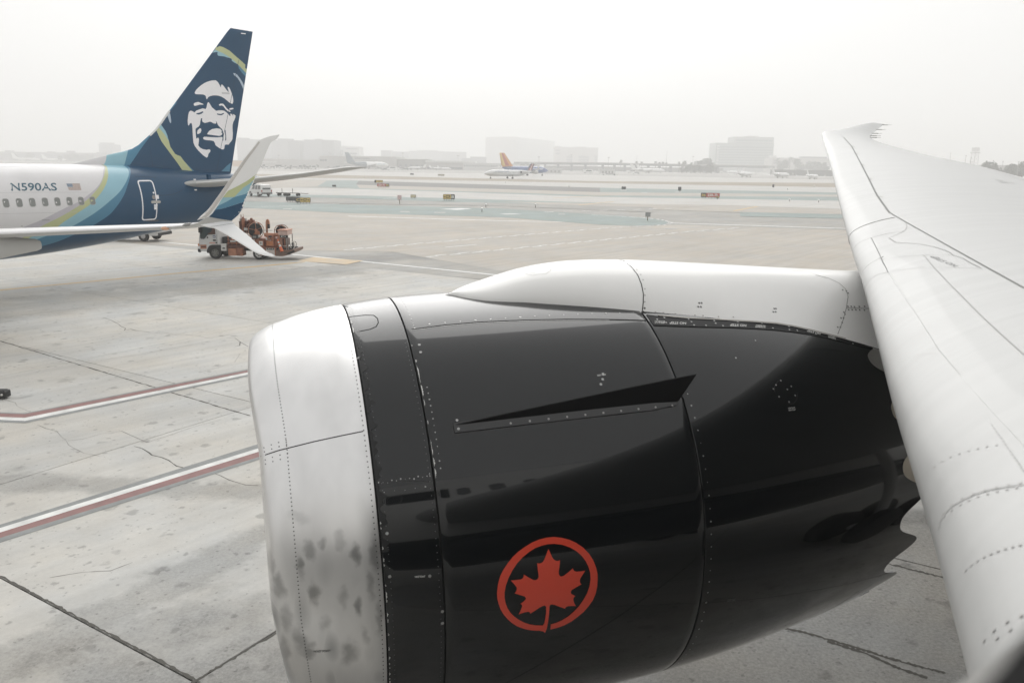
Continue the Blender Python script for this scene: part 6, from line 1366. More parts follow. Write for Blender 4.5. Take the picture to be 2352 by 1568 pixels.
g1 = ground(578, 449); suv('sport_utility_vehicle', 'white sport utility vehicle driving away beside the flat trailers', 'suv', place(g1.x + .3, g1.y - .2, 0, -0.82), H=1.95)
g2 = ground(331, 555.0); v = suv('pickup_truck', 'silver vehicle mostly hidden under the belly of the navy tailed jet', 'car', place(g2.x + 1.1, g2.y + .95, 0, math.pi - .08), m=mat('car_silver', (.48, .48, .47), .35, coat=.4))
def dolly(label, u, v_, rz, L, group):
    g = ground(u, v_); o = thing('baggage_dolly', label, 'trailer', place(g.x, g.y, 0, rz), group)
    mb = MB(); mb.box(0, L, -.75, .75, .50, .60); mb.build('deck', M_PANELW, o)
    mb = MB(); mb.box(.1, L - .1, -.79, -.75, .46, .62); mb.build('side_rail', M_STEEL, o)
    for x in (.45, L - .45):
        for s in (-.6, .6):
            mb = MB(); mb.lathe([(-.1, .05), (-.1, .24), (.1, .24), (.1, .05)], (x, s, .25), (0, 1, 0), 16, cap=(True, True)); mb.build('wheel', M_TYRE, o, 40)
    mb = MB(); mb.tube([(L, 0, .45), (L + 1.3, 0, .42)], .04, 6); mb.build('tow_bar', M_CHAS, o)
    mb = MB(); mb.box(L * .45, L * .5, -.05, .05, .60, 1.25); mb.build('stake', M_STEEL, o)
    return o
M_YEL = mat('sign_yellow', (.62, .45, .13), .5, var=.08, scale=3)
dolly('small flat dolly with pale deck nearest the white utility vehicle', 636, 449.5, 0.05, 1.9, 'flat trailers on the taxiway')
dolly('larger flat trailer with white deck and a bar jutting to the right', 656, 450.2, 0.02, 2.6, 'flat trailers on the taxiway')
# black tow-bar head poking into view at the left edge
g3 = ground(4, 914); mb = MB(); tb = thing('tow_bar', 'black tow bar head poking in at the left edge above the red stripe', 'tow bar', place(g3.x, g3.y, 0, 0.0))
mb.bbox(-1.6, .14, -.09, .09, .06, .22, .02); mb.build('beam', M_CHAS, tb)
mb = MB(); mb.bbox(-.18, .17, -.12, .12, .03, .20, .02); mb.build('head', M_INK, tb)
for x in (-.05, .09): mb = MB(); mb.lathe([(0, .03), (.02, .02)], (x, -.12, .12), (0, -1, 0), 10, cap=(True, True)); mb.build('stud', M_PANELW, tb)
mb = MB(); mb.lathe([(-.05, .02), (-.05, .09), (.05, .09), (.05, .02)], (-.7, 0, .09), (0, 1, 0), 14, cap=(True, True)); mb.build('wheel', M_TYRE, tb)

M_SBLK = mat('sign_black', (.045, .05, .05), .45); M_SRED = mat('sign_red', (.46, .10, .075), .5); M_SW = mat('sign_white', (.75, .74, .70), .5); M_SFR = mat('sign_frame', (.13, .13, .12), .5)
def field_sign(label, u0, u1, vt, vb, legs, panels, yaw=0.0, group='airfield signs', depth=.32, name='taxiway_sign'):
    """panels: (share of width, material, text, text material)"""
    g = ground((u0 + u1) / 2, vb); sc = g.y * 1.02 / F
    W_ = (u1 - u0) * sc; H_ = (vb - vt) * sc; leg = H_ * .22
    o = thing(name, label, 'sign', place(g.x, g.y, 0, yaw), group)
    mb = MB(); mb.bbox(-W_ / 2, W_ / 2, 0, depth, leg, H_, min(.06, H_ * .08)); mb.build('cabinet', M_SFR, o)
    x = -W_ / 2 + .03; span = W_ - .06
    for sh, m, tx, tm in panels:
        w_ = span * sh
        if m is not None:
            mb = MB(); mb.box(x + .01, x + w_ - .01, -.012, 0, leg + H_ * .05, H_ * .95); p_ = mb.build('face', m, o)
            if tx:
                z0, z1 = leg + H_ * .17, H_ * .83; a0, a1 = x + w_ * .10, x + w_ * .90
                for side_, ch in ((-1, '\u2190'), (1, '\u2192')):
                    if ch in tx:
                        aw = w_ * .22; xc = x + w_ * (.16 if side_ < 0 else .84) if len(tx) > 1 else x + w_ * .5; zc_ = (z0 + z1) / 2; hh = (z1 - z0) * .32; a_ = aw / 2 * side_
                        mb = MB(); mb.add([(xc + a_, -.016, zc_), (xc + a_ * .1, -.016, zc_ + hh), (xc + a_ * .1, -.016, zc_ + hh * .3), (xc - a_, -.016, zc_ + hh * .3), (xc - a_, -.016, zc_ - hh * .3), (xc + a_ * .1, -.016, zc_ - hh * .3), (xc + a_ * .1, -.016, zc_ - hh)], [(0, 1, 2, 3, 4, 5, 6)]); mb.build('arrow', tm, p_)
                        if side_ < 0: a0 = x + w_ * .32
                        else: a1 = x + w_ * .68
                tx = tx.replace('\u2190', '').replace('\u2192', '')
                if tx: text_on('sign_lettering', tx, lambda a, b: (a0 + (a1 - a0) * a, -.016, z0 + (z1 - z0) * b), tm, p_, .03)
        x += w_
    for k in range(legs):
        xx = -W_ / 2 + W_ * (k + .5) / legs; mb = MB(); mb.cyl((xx, depth / 2, 0), (xx, depth / 2, leg + .02), .035, n=8); mb.build('leg', M_SFR, o)
    return o
field_sign('long dark back of a sign standing behind the yellow C7 sign', 657.5, 686, 452.6, 464.2, 5, [(1, M_SBLK, None, None)], .05)
field_sign('yellow C7 sign with arrows both ways and a black C panel', 680, 712.5, 454.4, 468, 5, [(.30, M_SBLK, 'C', M_YEL), (.70, M_YEL, '\u2190C7\u2192', M_INK)], .0)
field_sign('yellow sign with an arrow and C7 beside a black B panel, alone on the taxiway', 1018, 1044, 447, 461, 5, [(.70, M_YEL, '\u2190C7', M_INK), (.30, M_SBLK, 'B', M_SW)], 0)
field_sign('red runway sign on the left, with dark panel at its right end', 867, 893.5, 422.3, 431, 5, [(.74, M_SRED, '25R-7L', M_SW), (.26, M_SBLK, 'B', M_YEL)], 0)
field_sign('small yellow sign just behind the left red runway sign', 860.5, 879, 414.2, 421.5, 3, [(.18, M_SBLK, None, None), (.82, M_YEL, '\u2190', M_INK)], 0)
field_sign('red runway sign on the right reading 25R-7L after a black B6 panel', 1610.5, 1652, 443.8, 456.2, 6, [(.27, M_SBLK, 'B6', M_YEL), (.73, M_SRED, '25R-7L', M_SW)], 0)
field_sign('small black box sign left of the tall narrow black sign', 1428, 1437.5, 429.2, 436.4, 2, [(1, M_SBLK, None, None)], .1)
field_sign('tall narrow black sign seen nearly edge on in the middle distance', 1558, 1565, 429.8, 441.2, 1, [(1, M_SBLK, None, None)], .3)
field_sign('narrow dark sign seen edge on near the wing', 1774.5, 1778.5, 424.2, 432.2, 1, [(1, M_SBLK, None, None)], .3)
field_sign('tiny grey sign at the near edge of the far runway', 942, 950, 398.5, 402.8, 2, [(1, M_SBLK, None, None)], 0)
field_sign('low tan sign on the far runway, right of the tiny grey one', 1006, 1020.5, 400.5, 405, 3, [(1, mat('tan_sign', (.40, .37, .27), .5), None, None)], 0)
field_sign('pale yellow sign standing in the green verge', 943, 955, 447.6, 456.2, 2, [(1, mat('faded_yellow_sign', (.66, .58, .40), .5), None, None)], 0)
field_sign('little black box light standing on the left green island', 763, 771.5, 425, 430, 2, [(1, M_SBLK, None, None)], 0)
def post_sign(label, u, vt, vm, vb, wpx, m):
    g = ground(u, vb); sc = g.y * 1.02 / F; o = thing('post_sign', label, 'sign', place(g.x, g.y, 0, 0), 'airfield signs')
    z1 = (vb - vt) * sc; z0 = (vb - vm) * sc; w_ = wpx * sc
    mb = MB(); mb.cyl((0, .05, 0), (0, .05, z1 * .97), .05, n=8); mb.build('post', mat('brown_post', (.20, .18, .12), .7), o)
    mb = MB(); mb.bbox(-w_ / 2, w_ / 2, -.02, .02, z0, z1, .01); mb.build('board', m, o)
post_sign('square grey board on a brown post at the corner of the green island', 1487.5, 488.5, 498.5, 506.8, 11.5, mat('grey_board', (.33, .33, .32), .6, var=.1))
post_sign('small pale pink board on a thin post in the green verge', 917.8, 449.2, 459.5, 468.6, 9, mat('pink_board', (.60, .47, .46), .6))
for i, (u, v_, lb) in enumerate(((1648, 458.2, 'yellow and black light unit at the right end of the B6 sign'),)):
    g = ground(u, v_); o = thing('guard_light', lb, 'runway light', place(g.x, g.y, 0, 0)); mb = MB(); mb.bbox(-.3, .3, 0, .2, .25, .6, .04); mb.build('housing', M_INK, o)
    for x in (-.15, .15): mb = MB(); mb.lathe([(0, .11), (.03, .09)], (x, 0, .43), (0, -1, 0), 12, cap=(True, True)); mb.build('lens', M_YEL, o)
    mb = MB(); mb.cyl((0, .1, 0), (0, .1, .27), .05); mb.build('stem', M_INK, o)
M_LAMPW = mat('lamp_white', (.85, .85, .83), .3)
rl = None
for k, (u, v_) in enumerate(sorted([(838, 407.8), (1020, 391.6), (1161, 420), (1307, 431), (1420, 396.5), (1477, 402.6), (1809, 436.3), (1813, 463), (1880, 465), (1006, 394.3), (1116, 477), (1230, 477.5), (1107, 487.5), (690, 399), (770, 401), (1870, 430)])):
    g = ground(u, v_); M = place(g.x, g.y, 0, 0, 1.0)
    if rl is None:
        rl = thing('edge_light', 'tiny white edge light on the field, first from the left', 'edge light', M, 'edge lights on the field')
        mb = MB(); mb.cyl((0, 0, 0), (0, 0, .3), .05, n=8); mb.build('stem', M_SFR, rl); mb = MB(); mb.lathe([(0, .05), (.06, .16), (.2, .16), (.28, .06)], (0, 0, .28), (0, 0, 1), 10, cap=(True, True)); mb.build('lamp', M_LAMPW, rl, 40)
    else: copy_tree(rl, M)['label'] = 'tiny white edge light on the field, %s from the left' % ORD[k]

# ================================================================== FAR AIRCRAFT
def plane(label, u, vb, rz, L, D, span, H, zc, tail='low', eng='wing', body=None, finm=None, wingm=None, rearm=None, xr=0.68, group=None, wl=False, sweep=.48, dihed=.09, fin_bands=None, scale=1.0, nwin=0):
    """x aft from the nose, y to starboard-left alike, z up; the origin under the middle of the fuselage. rz turns +x (aft)."""
    g = ground(u, vb); o = thing('jet_airliner' if D > 2.9 else 'business_jet', label, 'airliner' if D > 2.9 else 'business jet', place(g.x, g.y, 0, rz, scale), group)
    body = body or M_CARW; wingm = wingm or M_JGREY; finm = finm or body
    r = D / 2; x0 = -L / 2
    def sec(x, rr, dz): return [(x0 + x, rr * math.cos(2 * math.pi * k / 20), zc + dz + rr * math.sin(2 * math.pi * k / 20)) for k in range(20)]
    st = [(0, .06, -.25), (.25 * D, .32, -.2), (.6 * D, .62, -.12), (1.1 * D, .88, -.04), (1.7 * D, 1, 0), (L * xr, 1, 0)]
    tl = [(L * xr, 1, 0), (L * (xr + (1 - xr) * .3), .88, .10), (L * (xr + (1 - xr) * .6), .6, .28), (L * (xr + (1 - xr) * .85), .32, .45), (L, .10, .55)]
    mb = MB(); mb.loft([sec(x, r * k, dz * r) for x, k, dz in st]); mb.build('fuselage', body, o, 50)
    mb = MB(); mb.loft([sec(x, r * k + .004, dz * r) for x, k, dz in tl]); mb.build('tail_cone', rearm or body, o, 50)
    def surf(name, pts, axis, m, t=.10):
        """pts: (span position, leading x, chord, z or y offset)"""
        lps = []
        for s, xl, c, off in pts:
            prof_ = [(0, 0), (.06, .45), (.3, 1), (.7, .6), (1, .03), (.7, -.5), (.3, -.8), (.06, -.4)]
            lps.append([(x0 + xl + c * k, (s if axis == 'y' else off + h_ * t * c * .5), (off + h_ * t * c * .5 if axis == 'y' else s)) for k, h_ in prof_])
        mb = MB(); mb.loft(lps); return mb.build(name, m, o, 40)
    hs = span / 2; cr = span * .20; ct = span * .05; xw = L * (.36 if eng == 'wing' else .42)
    zw = zc - r * .62
    for s in (-1, 1):
        pts = [(0, xw, cr, zw), (s * hs * .35, xw + hs * .35 * sweep, cr * .55, zw + hs * .35 * dihed), (s * hs, xw + hs * sweep, ct, zw + hs * dihed)]
        if wl: pts += [(s * (hs + .15), xw + hs * sweep + .5, ct * .8, zw + hs * dihed + .5), (s * (hs + .35), xw + hs * sweep + 1.3, ct * .4, zw + hs * dihed + 1.9 * D / 3.8)]
        surf('wing', pts, 'y', wingm)
        if eng == 'wing':
            re = D * .27; xe = xw + hs * .3 * sweep - re * 1.9; ze = zw - re * .55
            mb = MB(); mb.lathe([(.05, re * .8), (0, re * .88), (re * .4, re), (re * 2.2, re), (re * 4, re * .6), (re * 4, .02)], (x0 + xe, s * hs * .33, ze + hs * .3 * dihed), (1, 0, 0), 16); mb.lathe([(re * .5, re * .8), (re * .5, .02)], (x0 + xe, s * hs * .33, ze + hs * .3 * dihed), (1, 0, 0), 16, m=1)
            mb.build('engine', [wingm, M_DARKIN], o, 50)
        else:
            re = D * .27; xe = L * .70; ze = zc + r * .35
            mb = MB(); mb.lathe([(.05, re * .8), (0, re * .88), (re * .4, re), (re * 3, re), (re * 5, re * .55), (re * 5, .02)], (x0 + xe, s * (r + re * .9), ze), (1, 0, 0), 16); mb.lathe([(re * .5, re * .8), (re * .5, .02)], (x0 + xe, s * (r + re * .9), ze), (1, 0, 0), 16, m=1)
            mb.box(x0 + xe + re, x0 + xe + re * 3.5, s * r * .7 - .1, s * (r + re * .4) + .1, ze - .1, ze + .1); mb.build('engine', [wingm, M_DARKIN], o, 50)
    zf0 = zc + r * .62; hf = H - zf0; cf = hf * .95; ctf = cf * (.42 if tail == 'low' else .62); xf = L - cf * 1.02; swp = hf * .80 if tail == 'low' else hf * .75
    surf('tail_fin', [(zf0 - .2, xf - .3 * cf, cf * 1.25, 0), (zf0 + hf * .12, xf + swp * .08, cf * .98, 0), (H, xf + swp, ctf, 0)], 'z', finm, .09)
    if fin_bands:
        for a, b, m in fin_bands:
            for sy in (-1, 1):
                def fp(k, t): c_ = cf * .98 + (ctf - cf * .98) * t; xx = xf + swp * (.08 + .92 * t); return (x0 + xx + c_ * k, sy * (.06 * c_ + .03), zf0 + hf * (.12 + .88 * t))
                mb = MB(); mb.add([fp(a, 0), fp(b, 0), fp(b, .985), fp(a, .985)], [(0, 1, 2, 3)]); mb.build('fin_band', m, o)
    hst = span * (.38 if tail == 'low' else .34) / 2; zh = (zc + r * .45) if tail == 'low' else H - .1; xh = (L - hst * .9) if tail == 'low' else (xf + swp - .15 * ctf)
    for s in (-1, 1): surf('horizontal_stabilizer', [(0, xh, hst * .55, zh), (s * hst, xh + hst * .55, hst * .25, zh + hst * .06)], 'y', wingm)
    for xg, yg, rw in ((L * .13, 0, D * .10), (L * .53, span * .085, D * .15), (L * .53, -span * .085, D * .15)):
        mb = MB(); mb.cyl((x0 + xg, yg, rw), (x0 + xg, yg, zc - r * .5), D * .03, n=8)
        gl_ = mb.build('gear_leg', M_STEEL, o)
        for dy in (-D * .06, D * .06):
            mb = MB(); mb.lathe([(-D * .035, rw * .5), (-D * .03, rw), (D * .03, rw), (D * .035, rw * .5)], (x0 + xg, yg + dy, rw), (0, 1, 0), 14, cap=(True, True)); mb.build('wheel', M_TYRE, gl_)
    mb = MB(); pts = [(x0 + .62 * D, y, zc + z) for y, z in ((-r * .42, r * .30), (r * .42, r * .30), (r * .36, r * .52), (-r * .36, r * .52))]
    pts = [(x0 + (.55 if i < 2 else .95) * D, p[1], p[2]) for i, p in enumerate(pts)]; mb.add([(x, y, z + .02) for x, y, z in pts], [(0, 1, 2, 3)]); mb.build('cockpit_window', M_GLASS, o)
    if nwin:
        pr_ = rrect(0, 0, .11, .16, .08, 3)
        mb = MB(); mb.add([(x, 0, z) for x, z in pr_], [tuple(range(len(pr_)))]); wme = mb.mesh('cabin_window', M_PANE7)
        for s in (-1, 1):
            for k in range(nwin): link('cabin_window', wme, o, M=Matrix.Translation((x0 + L * .16 + L * .46 * k / nwin, s * (r * .975 + .015), zc + r * .2)))
    def side_text(tx, xa, xb, za, zb, s, m):
        def fn(a, b):
            z = za + (zb - za) * b; xx = xa + (xb - xa) * a; zz = min(.98, abs(z) / 1.0); return (x0 + L * xx, s * (r * math.sqrt(max(0.02, 1 - z * z)) + .03), zc + z * r)
        text_on('airline_lettering', tx, fn, m, o, .02)
    o_text = side_text
    return o, side_text
R_ = math.radians
M_SWB = mat('deep_blue_paint', (.05, .11, .30), .35, coat=.3); M_SWR = mat('tail_red', (.50, .10, .06), .4); M_SWO = mat('tail_orange', (.70, .30, .07), .4); M_SWY = mat('tail_yellow', (.72, .50, .12), .4)
M_FLB = mat('stripe_blue', (.12, .17, .28), .4); M_FLR = mat('stripe_red', (.45, .11, .10), .4); M_SLATE = mat('slate_blue_paint', (.10, .15, .19), .4); M_FWHITE = mat('far_jet_white', (.86, .86, .85), .35, coat=.3)
o, st_ = plane('white regional jet with striped tail taxiing left in front of the blue jet', 1168, 410.5, R_(38), 26.0, 2.7, 21.2, 6.6, 2.35, 'T', 'rear', body=mat('silver_white', (.70, .71, .71), .35, coat=.3), rearm=None, fin_bands=[(.0, .2, M_FLB), (.25, .45, M_FLR), (.48, .62, M_FWHITE), (.65, .82, M_FLR), (.85, 1.0, M_FLB)], nwin=16)
st_('American Eagle', .18, .47, .30, .62, -1, M_FLB); o['category'] = 'airliner'; o.name = 'regional_jet'
o, st_ = plane('deep blue jet with red, orange and yellow tail taxiing right behind the regional jet', 1207, 403.5, R_(180 + 38), 33.6, 3.8, 34, 12.3, 3.3, 'low', 'wing', body=M_SWB, finm=M_SWO, wl=True, wingm=M_JGREY, fin_bands=[(.0, .33, M_SWO), (.34, .70, M_SWR), (.71, 1.0, M_SWY)])
st_('Southwest', .40, .16, .05, .62, 1, M_FWHITE); st_('Southwest', .16, .40, .05, .62, -1, M_FWHITE)
o, st_ = plane('white freight jet with slate blue tail parked before the long pale hangar', 846, 388.3, R_(180 + 42), 47, 5.0, 46, 15.5, 4.4, 'low', 'wing', body=M_FWHITE, rearm=M_SLATE, finm=M_SLATE, xr=.56)
st_('prime air', .30, .12, -.1, .45, 1, M_LBLUE); st_('prime air', .12, .30, -.1, .45, -1, M_LBLUE)
plane('white rear engined jet parked under the overpass, longer and nearer of the pair', 1489, 398, R_(180 + 22), 38, 3.2, 30, 9.0, 2.9, 'T', 'rear', body=M_FWHITE, group=None)
plane('white rear engined jet half hidden behind the longer white one', 1490, 396, R_(180 + 22), 30, 3.1, 28, 8.6, 2.9, 'T', 'rear', body=M_FWHITE)
BJ = dict(tail='T', eng='rear', body=M_FWHITE, wingm=M_FWHITE, wl=True)
plane('white business jet left of the others on the right, showing broad upturned wings', 1711, 407.2, R_(225), 20.5, 2.65, 21, 6.3, 2.2, **BJ)
plane('white business jet partly behind the left one, facing left', 1688, 401.5, R_(20), 20.5, 2.65, 21, 6.3, 2.2, **BJ)
plane('white business jet in the middle of the right group, nose turned away', 1793, 409.2, R_(222), 21.5, 2.65, 21.5, 6.6, 2.2, **BJ)
plane('white business jet nearest the wing tip, nose turned away', 1866, 412.2, R_(228), 17, 2.2, 17, 5.4, 1.9, **BJ)
plane('white airliner parked on the far left, second from the frame edge', 126, 371.0, R_(180 + 45), 40, 4.0, 36, 13, 3.6, 'low', 'wing', body=M_FWHITE)
plane('white airliner parked on the far left, closest to the frame edge', 62, 370.6, R_(180 + 40), 42, 4.2, 38, 14, 3.6, 'low', 'wing', body=M_FWHITE)
plane('small white jet parked before the grey hangar wall, tail to the right', 957, 390.3, R_(10), 17, 2.2, 15, 5.6, 1.9, 'T', 'rear', body=M_FWHITE)
plane('small white jet parked before the low hangar with the white roof', 1003, 390.6, R_(190), 14, 1.9, 12, 4.6, 1.7, 'low', 'rear', body=M_FWHITE)
plane('tiny white jet beside the low hangar, right of the others', 1021, 391.3, R_(185), 13, 1.9, 12, 4.4, 1.7, 'T', 'rear', body=M_FWHITE)

# ================================================================== FAR BUILDINGS
def bmat(n, c, r=.7): return mat(n, c, r, var=.08, scale=.08)
B_PALE = bmat('pale_wall', (.50, .49, .47)); B_GREY = bmat('grey_wall', (.27, .275, .29)); B_DGREY = bmat('dark_grey_wall', (.20, .205, .22)); B_WHITE = bmat('white_wall', (.68, .68, .67)); B_ROSE = bmat('rose_grey_wall', (.36, .33, .32)); B_GREEN = bmat('green_glass_wall', (.24, .29, .28), .3)
B_WIN = mat('dark_window', (.10, .11, .115), .3); B_ROOF = bmat('pale_roof', (.66, .66, .64)); B_CONC = bmat('grey_concrete', (.33, .325, .31)); B_TAN = bmat('tan_wall', (.46, .42, .35))
def uX(u, D): return at_depth(u, 400, D).x
def vZ(u, v, D): return at_depth(u, v, D).z
def building(label, u0, u1, vt, D, depth=40, wall=B_PALE, roof=None, cat='building', group=None, name='building', skew=0.0):
    """front wall stands at distance D facing us; windows are added on its front"""
    xa, xb = uX(u0, D), uX(u1, D); z = vZ((u0 + u1) / 2, vt, D)
    o = thing(name, label, cat, place((xa + xb) / 2, D, -.05, 0), group); w = (xb - xa) / 2; o['_w'] = w
    mb = MB(); mb.loft([[(-w, 0, zz), (w, skew, zz), (w, depth + skew, zz), (-w, depth, zz)] for zz in (0, z)]); mb.build('wall', wall, o)
    mb = MB(); mb.loft([[(-w - .3, -.3, zz), (w + .3, skew - .3, zz), (w + .3, depth + skew, zz), (-w - .3, depth, zz)] for zz in (z, z + max(.5, .03 * z))]); mb.build('parapet', roof or wall, o)
    return o, w, z
_bw = {}
def windows(o, w, z, u0, u1, vs, n, D, ub, frac=.6, m=B_WIN, name='window'):
    """rows of separate windows between two sighted columns; vs: list of (top, bottom)"""
    cx0 = o.matrix_basis.translation.x
    for vt, vb in vs:
        z1, z0 = vZ((u0 + u1) / 2, vt, D), vZ((u0 + u1) / 2, vb, D); xa, xb = uX(u0, D) - cx0, uX(u1, D) - cx0; pw = (xb - xa) / n
        key = (round(pw * frac, 2), round(z1 - z0, 2), m.name)
        if key not in _bw:
            mb = MB(); mb.box(-pw * frac / 2, pw * frac / 2, -.12, .05, -(z1 - z0) / 2, (z1 - z0) / 2); _bw[key] = mb.mesh(name, m)
        for k in range(n): link(name, _bw[key], o, M=Matrix.Translation((xa + pw * (k + .5), 0, (z0 + z1) / 2)))
def roofbox(o, w, z, f0, f1, h, m, d0=4, d1=18, name='roof_plant'):
    mb = MB(); mb.box(-w + 2 * w * f0, -w + 2 * w * f1, d0, d1, z, z + h); mb.build(name, m, o)
o, w, z = building('pale hazy tower standing alone beyond the white jet body on the left', 233, 263, 333, 1800, 40, B_GREY); roofbox(o, w, z, .0, .9, 5, B_GREY)
o, w, z = building('wide grey block just right of the navy tail fin', 548, 612, 322, 1500, 50, B_GREY); roofbox(o, w, z, 0, .36, 4, B_GREY)
o, w, z = building('narrow block with striped floors between two plain grey blocks', 610, 630, 334, 1560, 30, B_PALE); windows(o, w, z, 611, 629, [(338 + 4.2 * k, 340 + 4.2 * k) for k in range(6)], 6, 1559.9, 0, .8)
o, w, z = building('plain grey block behind the white winglet', 627, 691.5, 324, 1430, 55, B_GREY); roofbox(o, w, z, .2, .7, 4, B_GREY); mb = MB(); mb.box(w * .15, w - .2, -.4, .1, 0, z - .5); mb.build('dark_facade', B_DGREY, o)
o, w, z = building('low grey link between the two plain grey blocks', 690, 702, 337.5, 1450, 30, B_GREY); windows(o, w, z, 691, 701, [(349.6, 351.4)], 3, 1449.9, 0, .8, mat('lit_window', (.8, .8, .78), .4))
o, w, z = building('second plain grey block, right of the winglet', 700.6, 769, 323, 1430, 60, B_GREY); roofbox(o, w, z, .36, .55, 3, B_GREY); mb = MB(); mb.box(w * .2, w - .2, -.4, .1, 0, z - .5); mb.build('dark_facade', B_DGREY, o)
o, w, z = building('white office building with rows of small windows beside the grey blocks', 769, 827, 338, 1480, 40, B_WHITE); roofbox(o, w, z, .3, .42, 2, B_WHITE)
windows(o, w, z, 770.5, 789.5, [(345 + 3.3 * k, 347 + 3.3 * k) for k in range(4)], 6, 1479.9, 0, .62); windows(o, w, z, 797, 821, [(351, 354.6)], 5, 1479.9, 0, .9); windows(o, w, z, 797, 822, [(341.5, 343)], 6, 1479.9, 0, .8)
o, w, z = building('long low pale building behind the parked ramp vehicles', 560, 737, 365.5, 900, 40, B_PALE, B_ROOF); windows(o, w, z, 604, 636, [(370.5, 373.5)], 4, 899.9, 0, .9, B_ROOF)
o, w, z = building('low orange walled shed glimpsed between tail fin and winglet', 535, 572, 369.5, 860, 20, mat('orange_wall', (.60, .38, .20), .7), B_PALE)
o, w, z = building('long pale hangar with a white roof behind the freight jet', 735, 911, 359.5, 840, 60, B_PALE, B_ROOF, cat='hangar', name='hangar'); windows(o, w, z, 736, 752, [(366, 370)], 3, 839.9, 0, .8); windows(o, w, z, 815, 850, [(363, 365)], 8, 839.9, 0, .6); windows(o, w, z, 748, 775, [(382, 385)], 2, 839.9, 0, .35, B_DGREY, 'door'); windows(o, w, z, 780, 905, [(381.5, 386)], 5, 839.9, 0, .16, B_DGREY, 'door')
o, w, z = building('grey hangar with dark doorways right of the long pale hangar', 911, 978.6, 366, 845, 60, B_CONC, B_ROOF, cat='hangar', name='hangar'); windows(o, w, z, 914, 976, [(378, 383.5)], 5, 844.9, 0, .4, B_DGREY, 'door')
o, w, z = building('low hangar with big pale sliding doors and a thick white roof', 978.6, 1066, 371, 835, 60, B_PALE, B_ROOF, cat='hangar', name='hangar')
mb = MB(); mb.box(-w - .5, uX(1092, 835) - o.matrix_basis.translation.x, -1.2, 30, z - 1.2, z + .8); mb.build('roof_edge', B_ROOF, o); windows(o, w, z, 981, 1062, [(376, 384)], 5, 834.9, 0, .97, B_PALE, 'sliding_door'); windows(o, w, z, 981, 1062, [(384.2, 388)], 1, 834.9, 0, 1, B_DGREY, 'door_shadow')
o, w, z = building('white terminal with a long row of narrow dark windows', 1064, 1163, 375.8, 800, 40, B_WHITE); windows(o, w, z, 1065, 1143, [(379.2, 383.2)], 19, 799.9, 0, .30); windows(o, w, z, 1147, 1156, [(379.5, 383)], 2, 799.9, 0, .3)
o, w, z = building('white terminal extension behind the orange jet tail', 1160, 1240, 377.5, 815, 40, B_WHITE); windows(o, w, z, 1192, 1236, [(375.8, 380)], 3, 814.8, 0, .7, B_CONC, 'doorway')
for k, (a, b, v, D) in enumerate(((876, 899, 346.5, 1700), (898, 940, 349.5, 1800), (938, 1020, 348.5, 2000), (958, 1005, 346.3, 2050), (1015, 1070, 350, 1900), (1080, 1116, 361, 1500), (1060, 1082, 364, 1500))):
    building(('low hazy building with a flat roof, left end of the faint row', 'low hazy building second in the faint row', 'wide hazy building behind the faint row', 'raised hazy roof block rising at the middle of the faint row', 'hazy building at the right end of the faint row', 'low grey shed left of the great block', 'little grey hut left of the low shed')[k], a, b, v, D, 30, B_GREY)
# the great block: rose-grey face and a greenish glass face meeting at a corner
o = thing('building', 'great pale block with a rose face and a long greenish glass face', 'building', place(0, 0, -.05, 0))
xa, xb, xc = uX(1114.6, 2360), uX(1183, 2300), uX(1272.6, 2600); zt = vZ(1183, 314.2, 2300)
mb = MB(); mb.loft([[(xa, 2360, zz), (xb, 2300, zz), (xb + 60, 2700, zz), (xa, 2700, zz)] for zz in (0, zt)]); mb.build('rose_wing', B_ROSE, o)
mb = MB(); mb.loft([[(xb + .5, 2300.5, zz), (xc, 2600, zz), (xc, 2700, zz), (xb + 30, 2700, zz)] for zz in (0, zt * .985)]); mb.build('glass_wing', B_GREEN, o)
for k in range(11):
    z0 = zt * (.10 + .08 * k); mb = MB(); f = lambda t, off: (xb + .5 + (xc - xb - .5) * t + off * .7, 2300.5 + (2600 - 2300.5) * t - off)
    a, b = f(.02, .4), f(.98, .4); mb.add([(a[0], a[1], z0), (b[0], b[1], z0), (b[0], b[1], z0 + 1.6), (a[0], a[1], z0 + 1.6)], [(0, 1, 2, 3)]); mb.build('window_band', B_DGREY, o)
# parking garage
o, w, z = building('pale parking garage with slanted open decks, right of the great block', 1273, 1372, 340, 1700, 60, bmat('rose_white_wall', (.56, .53, .51)))
roofbox(o, w, z, .0, .16, 3, B_PALE); roofbox(o, w, z, .5, .72, 2.5, B_PALE)
for a, b in ((1300, 1314), (1328, 1351.5), (1364, 1378)):
    windows(o, w, z, a, min(b, 1371), [(358.3 + 3.7 * k, 360.6 + 3.7 * k) for k in range(4)], 1, 1699.8, 0, 1.0, B_DGREY, 'open_deck')
windows(o, w, z, 1274, 1286, [(344, 347), (351, 354)], 1, 1699.8, 0, .8, B_GREY, 'open_deck')
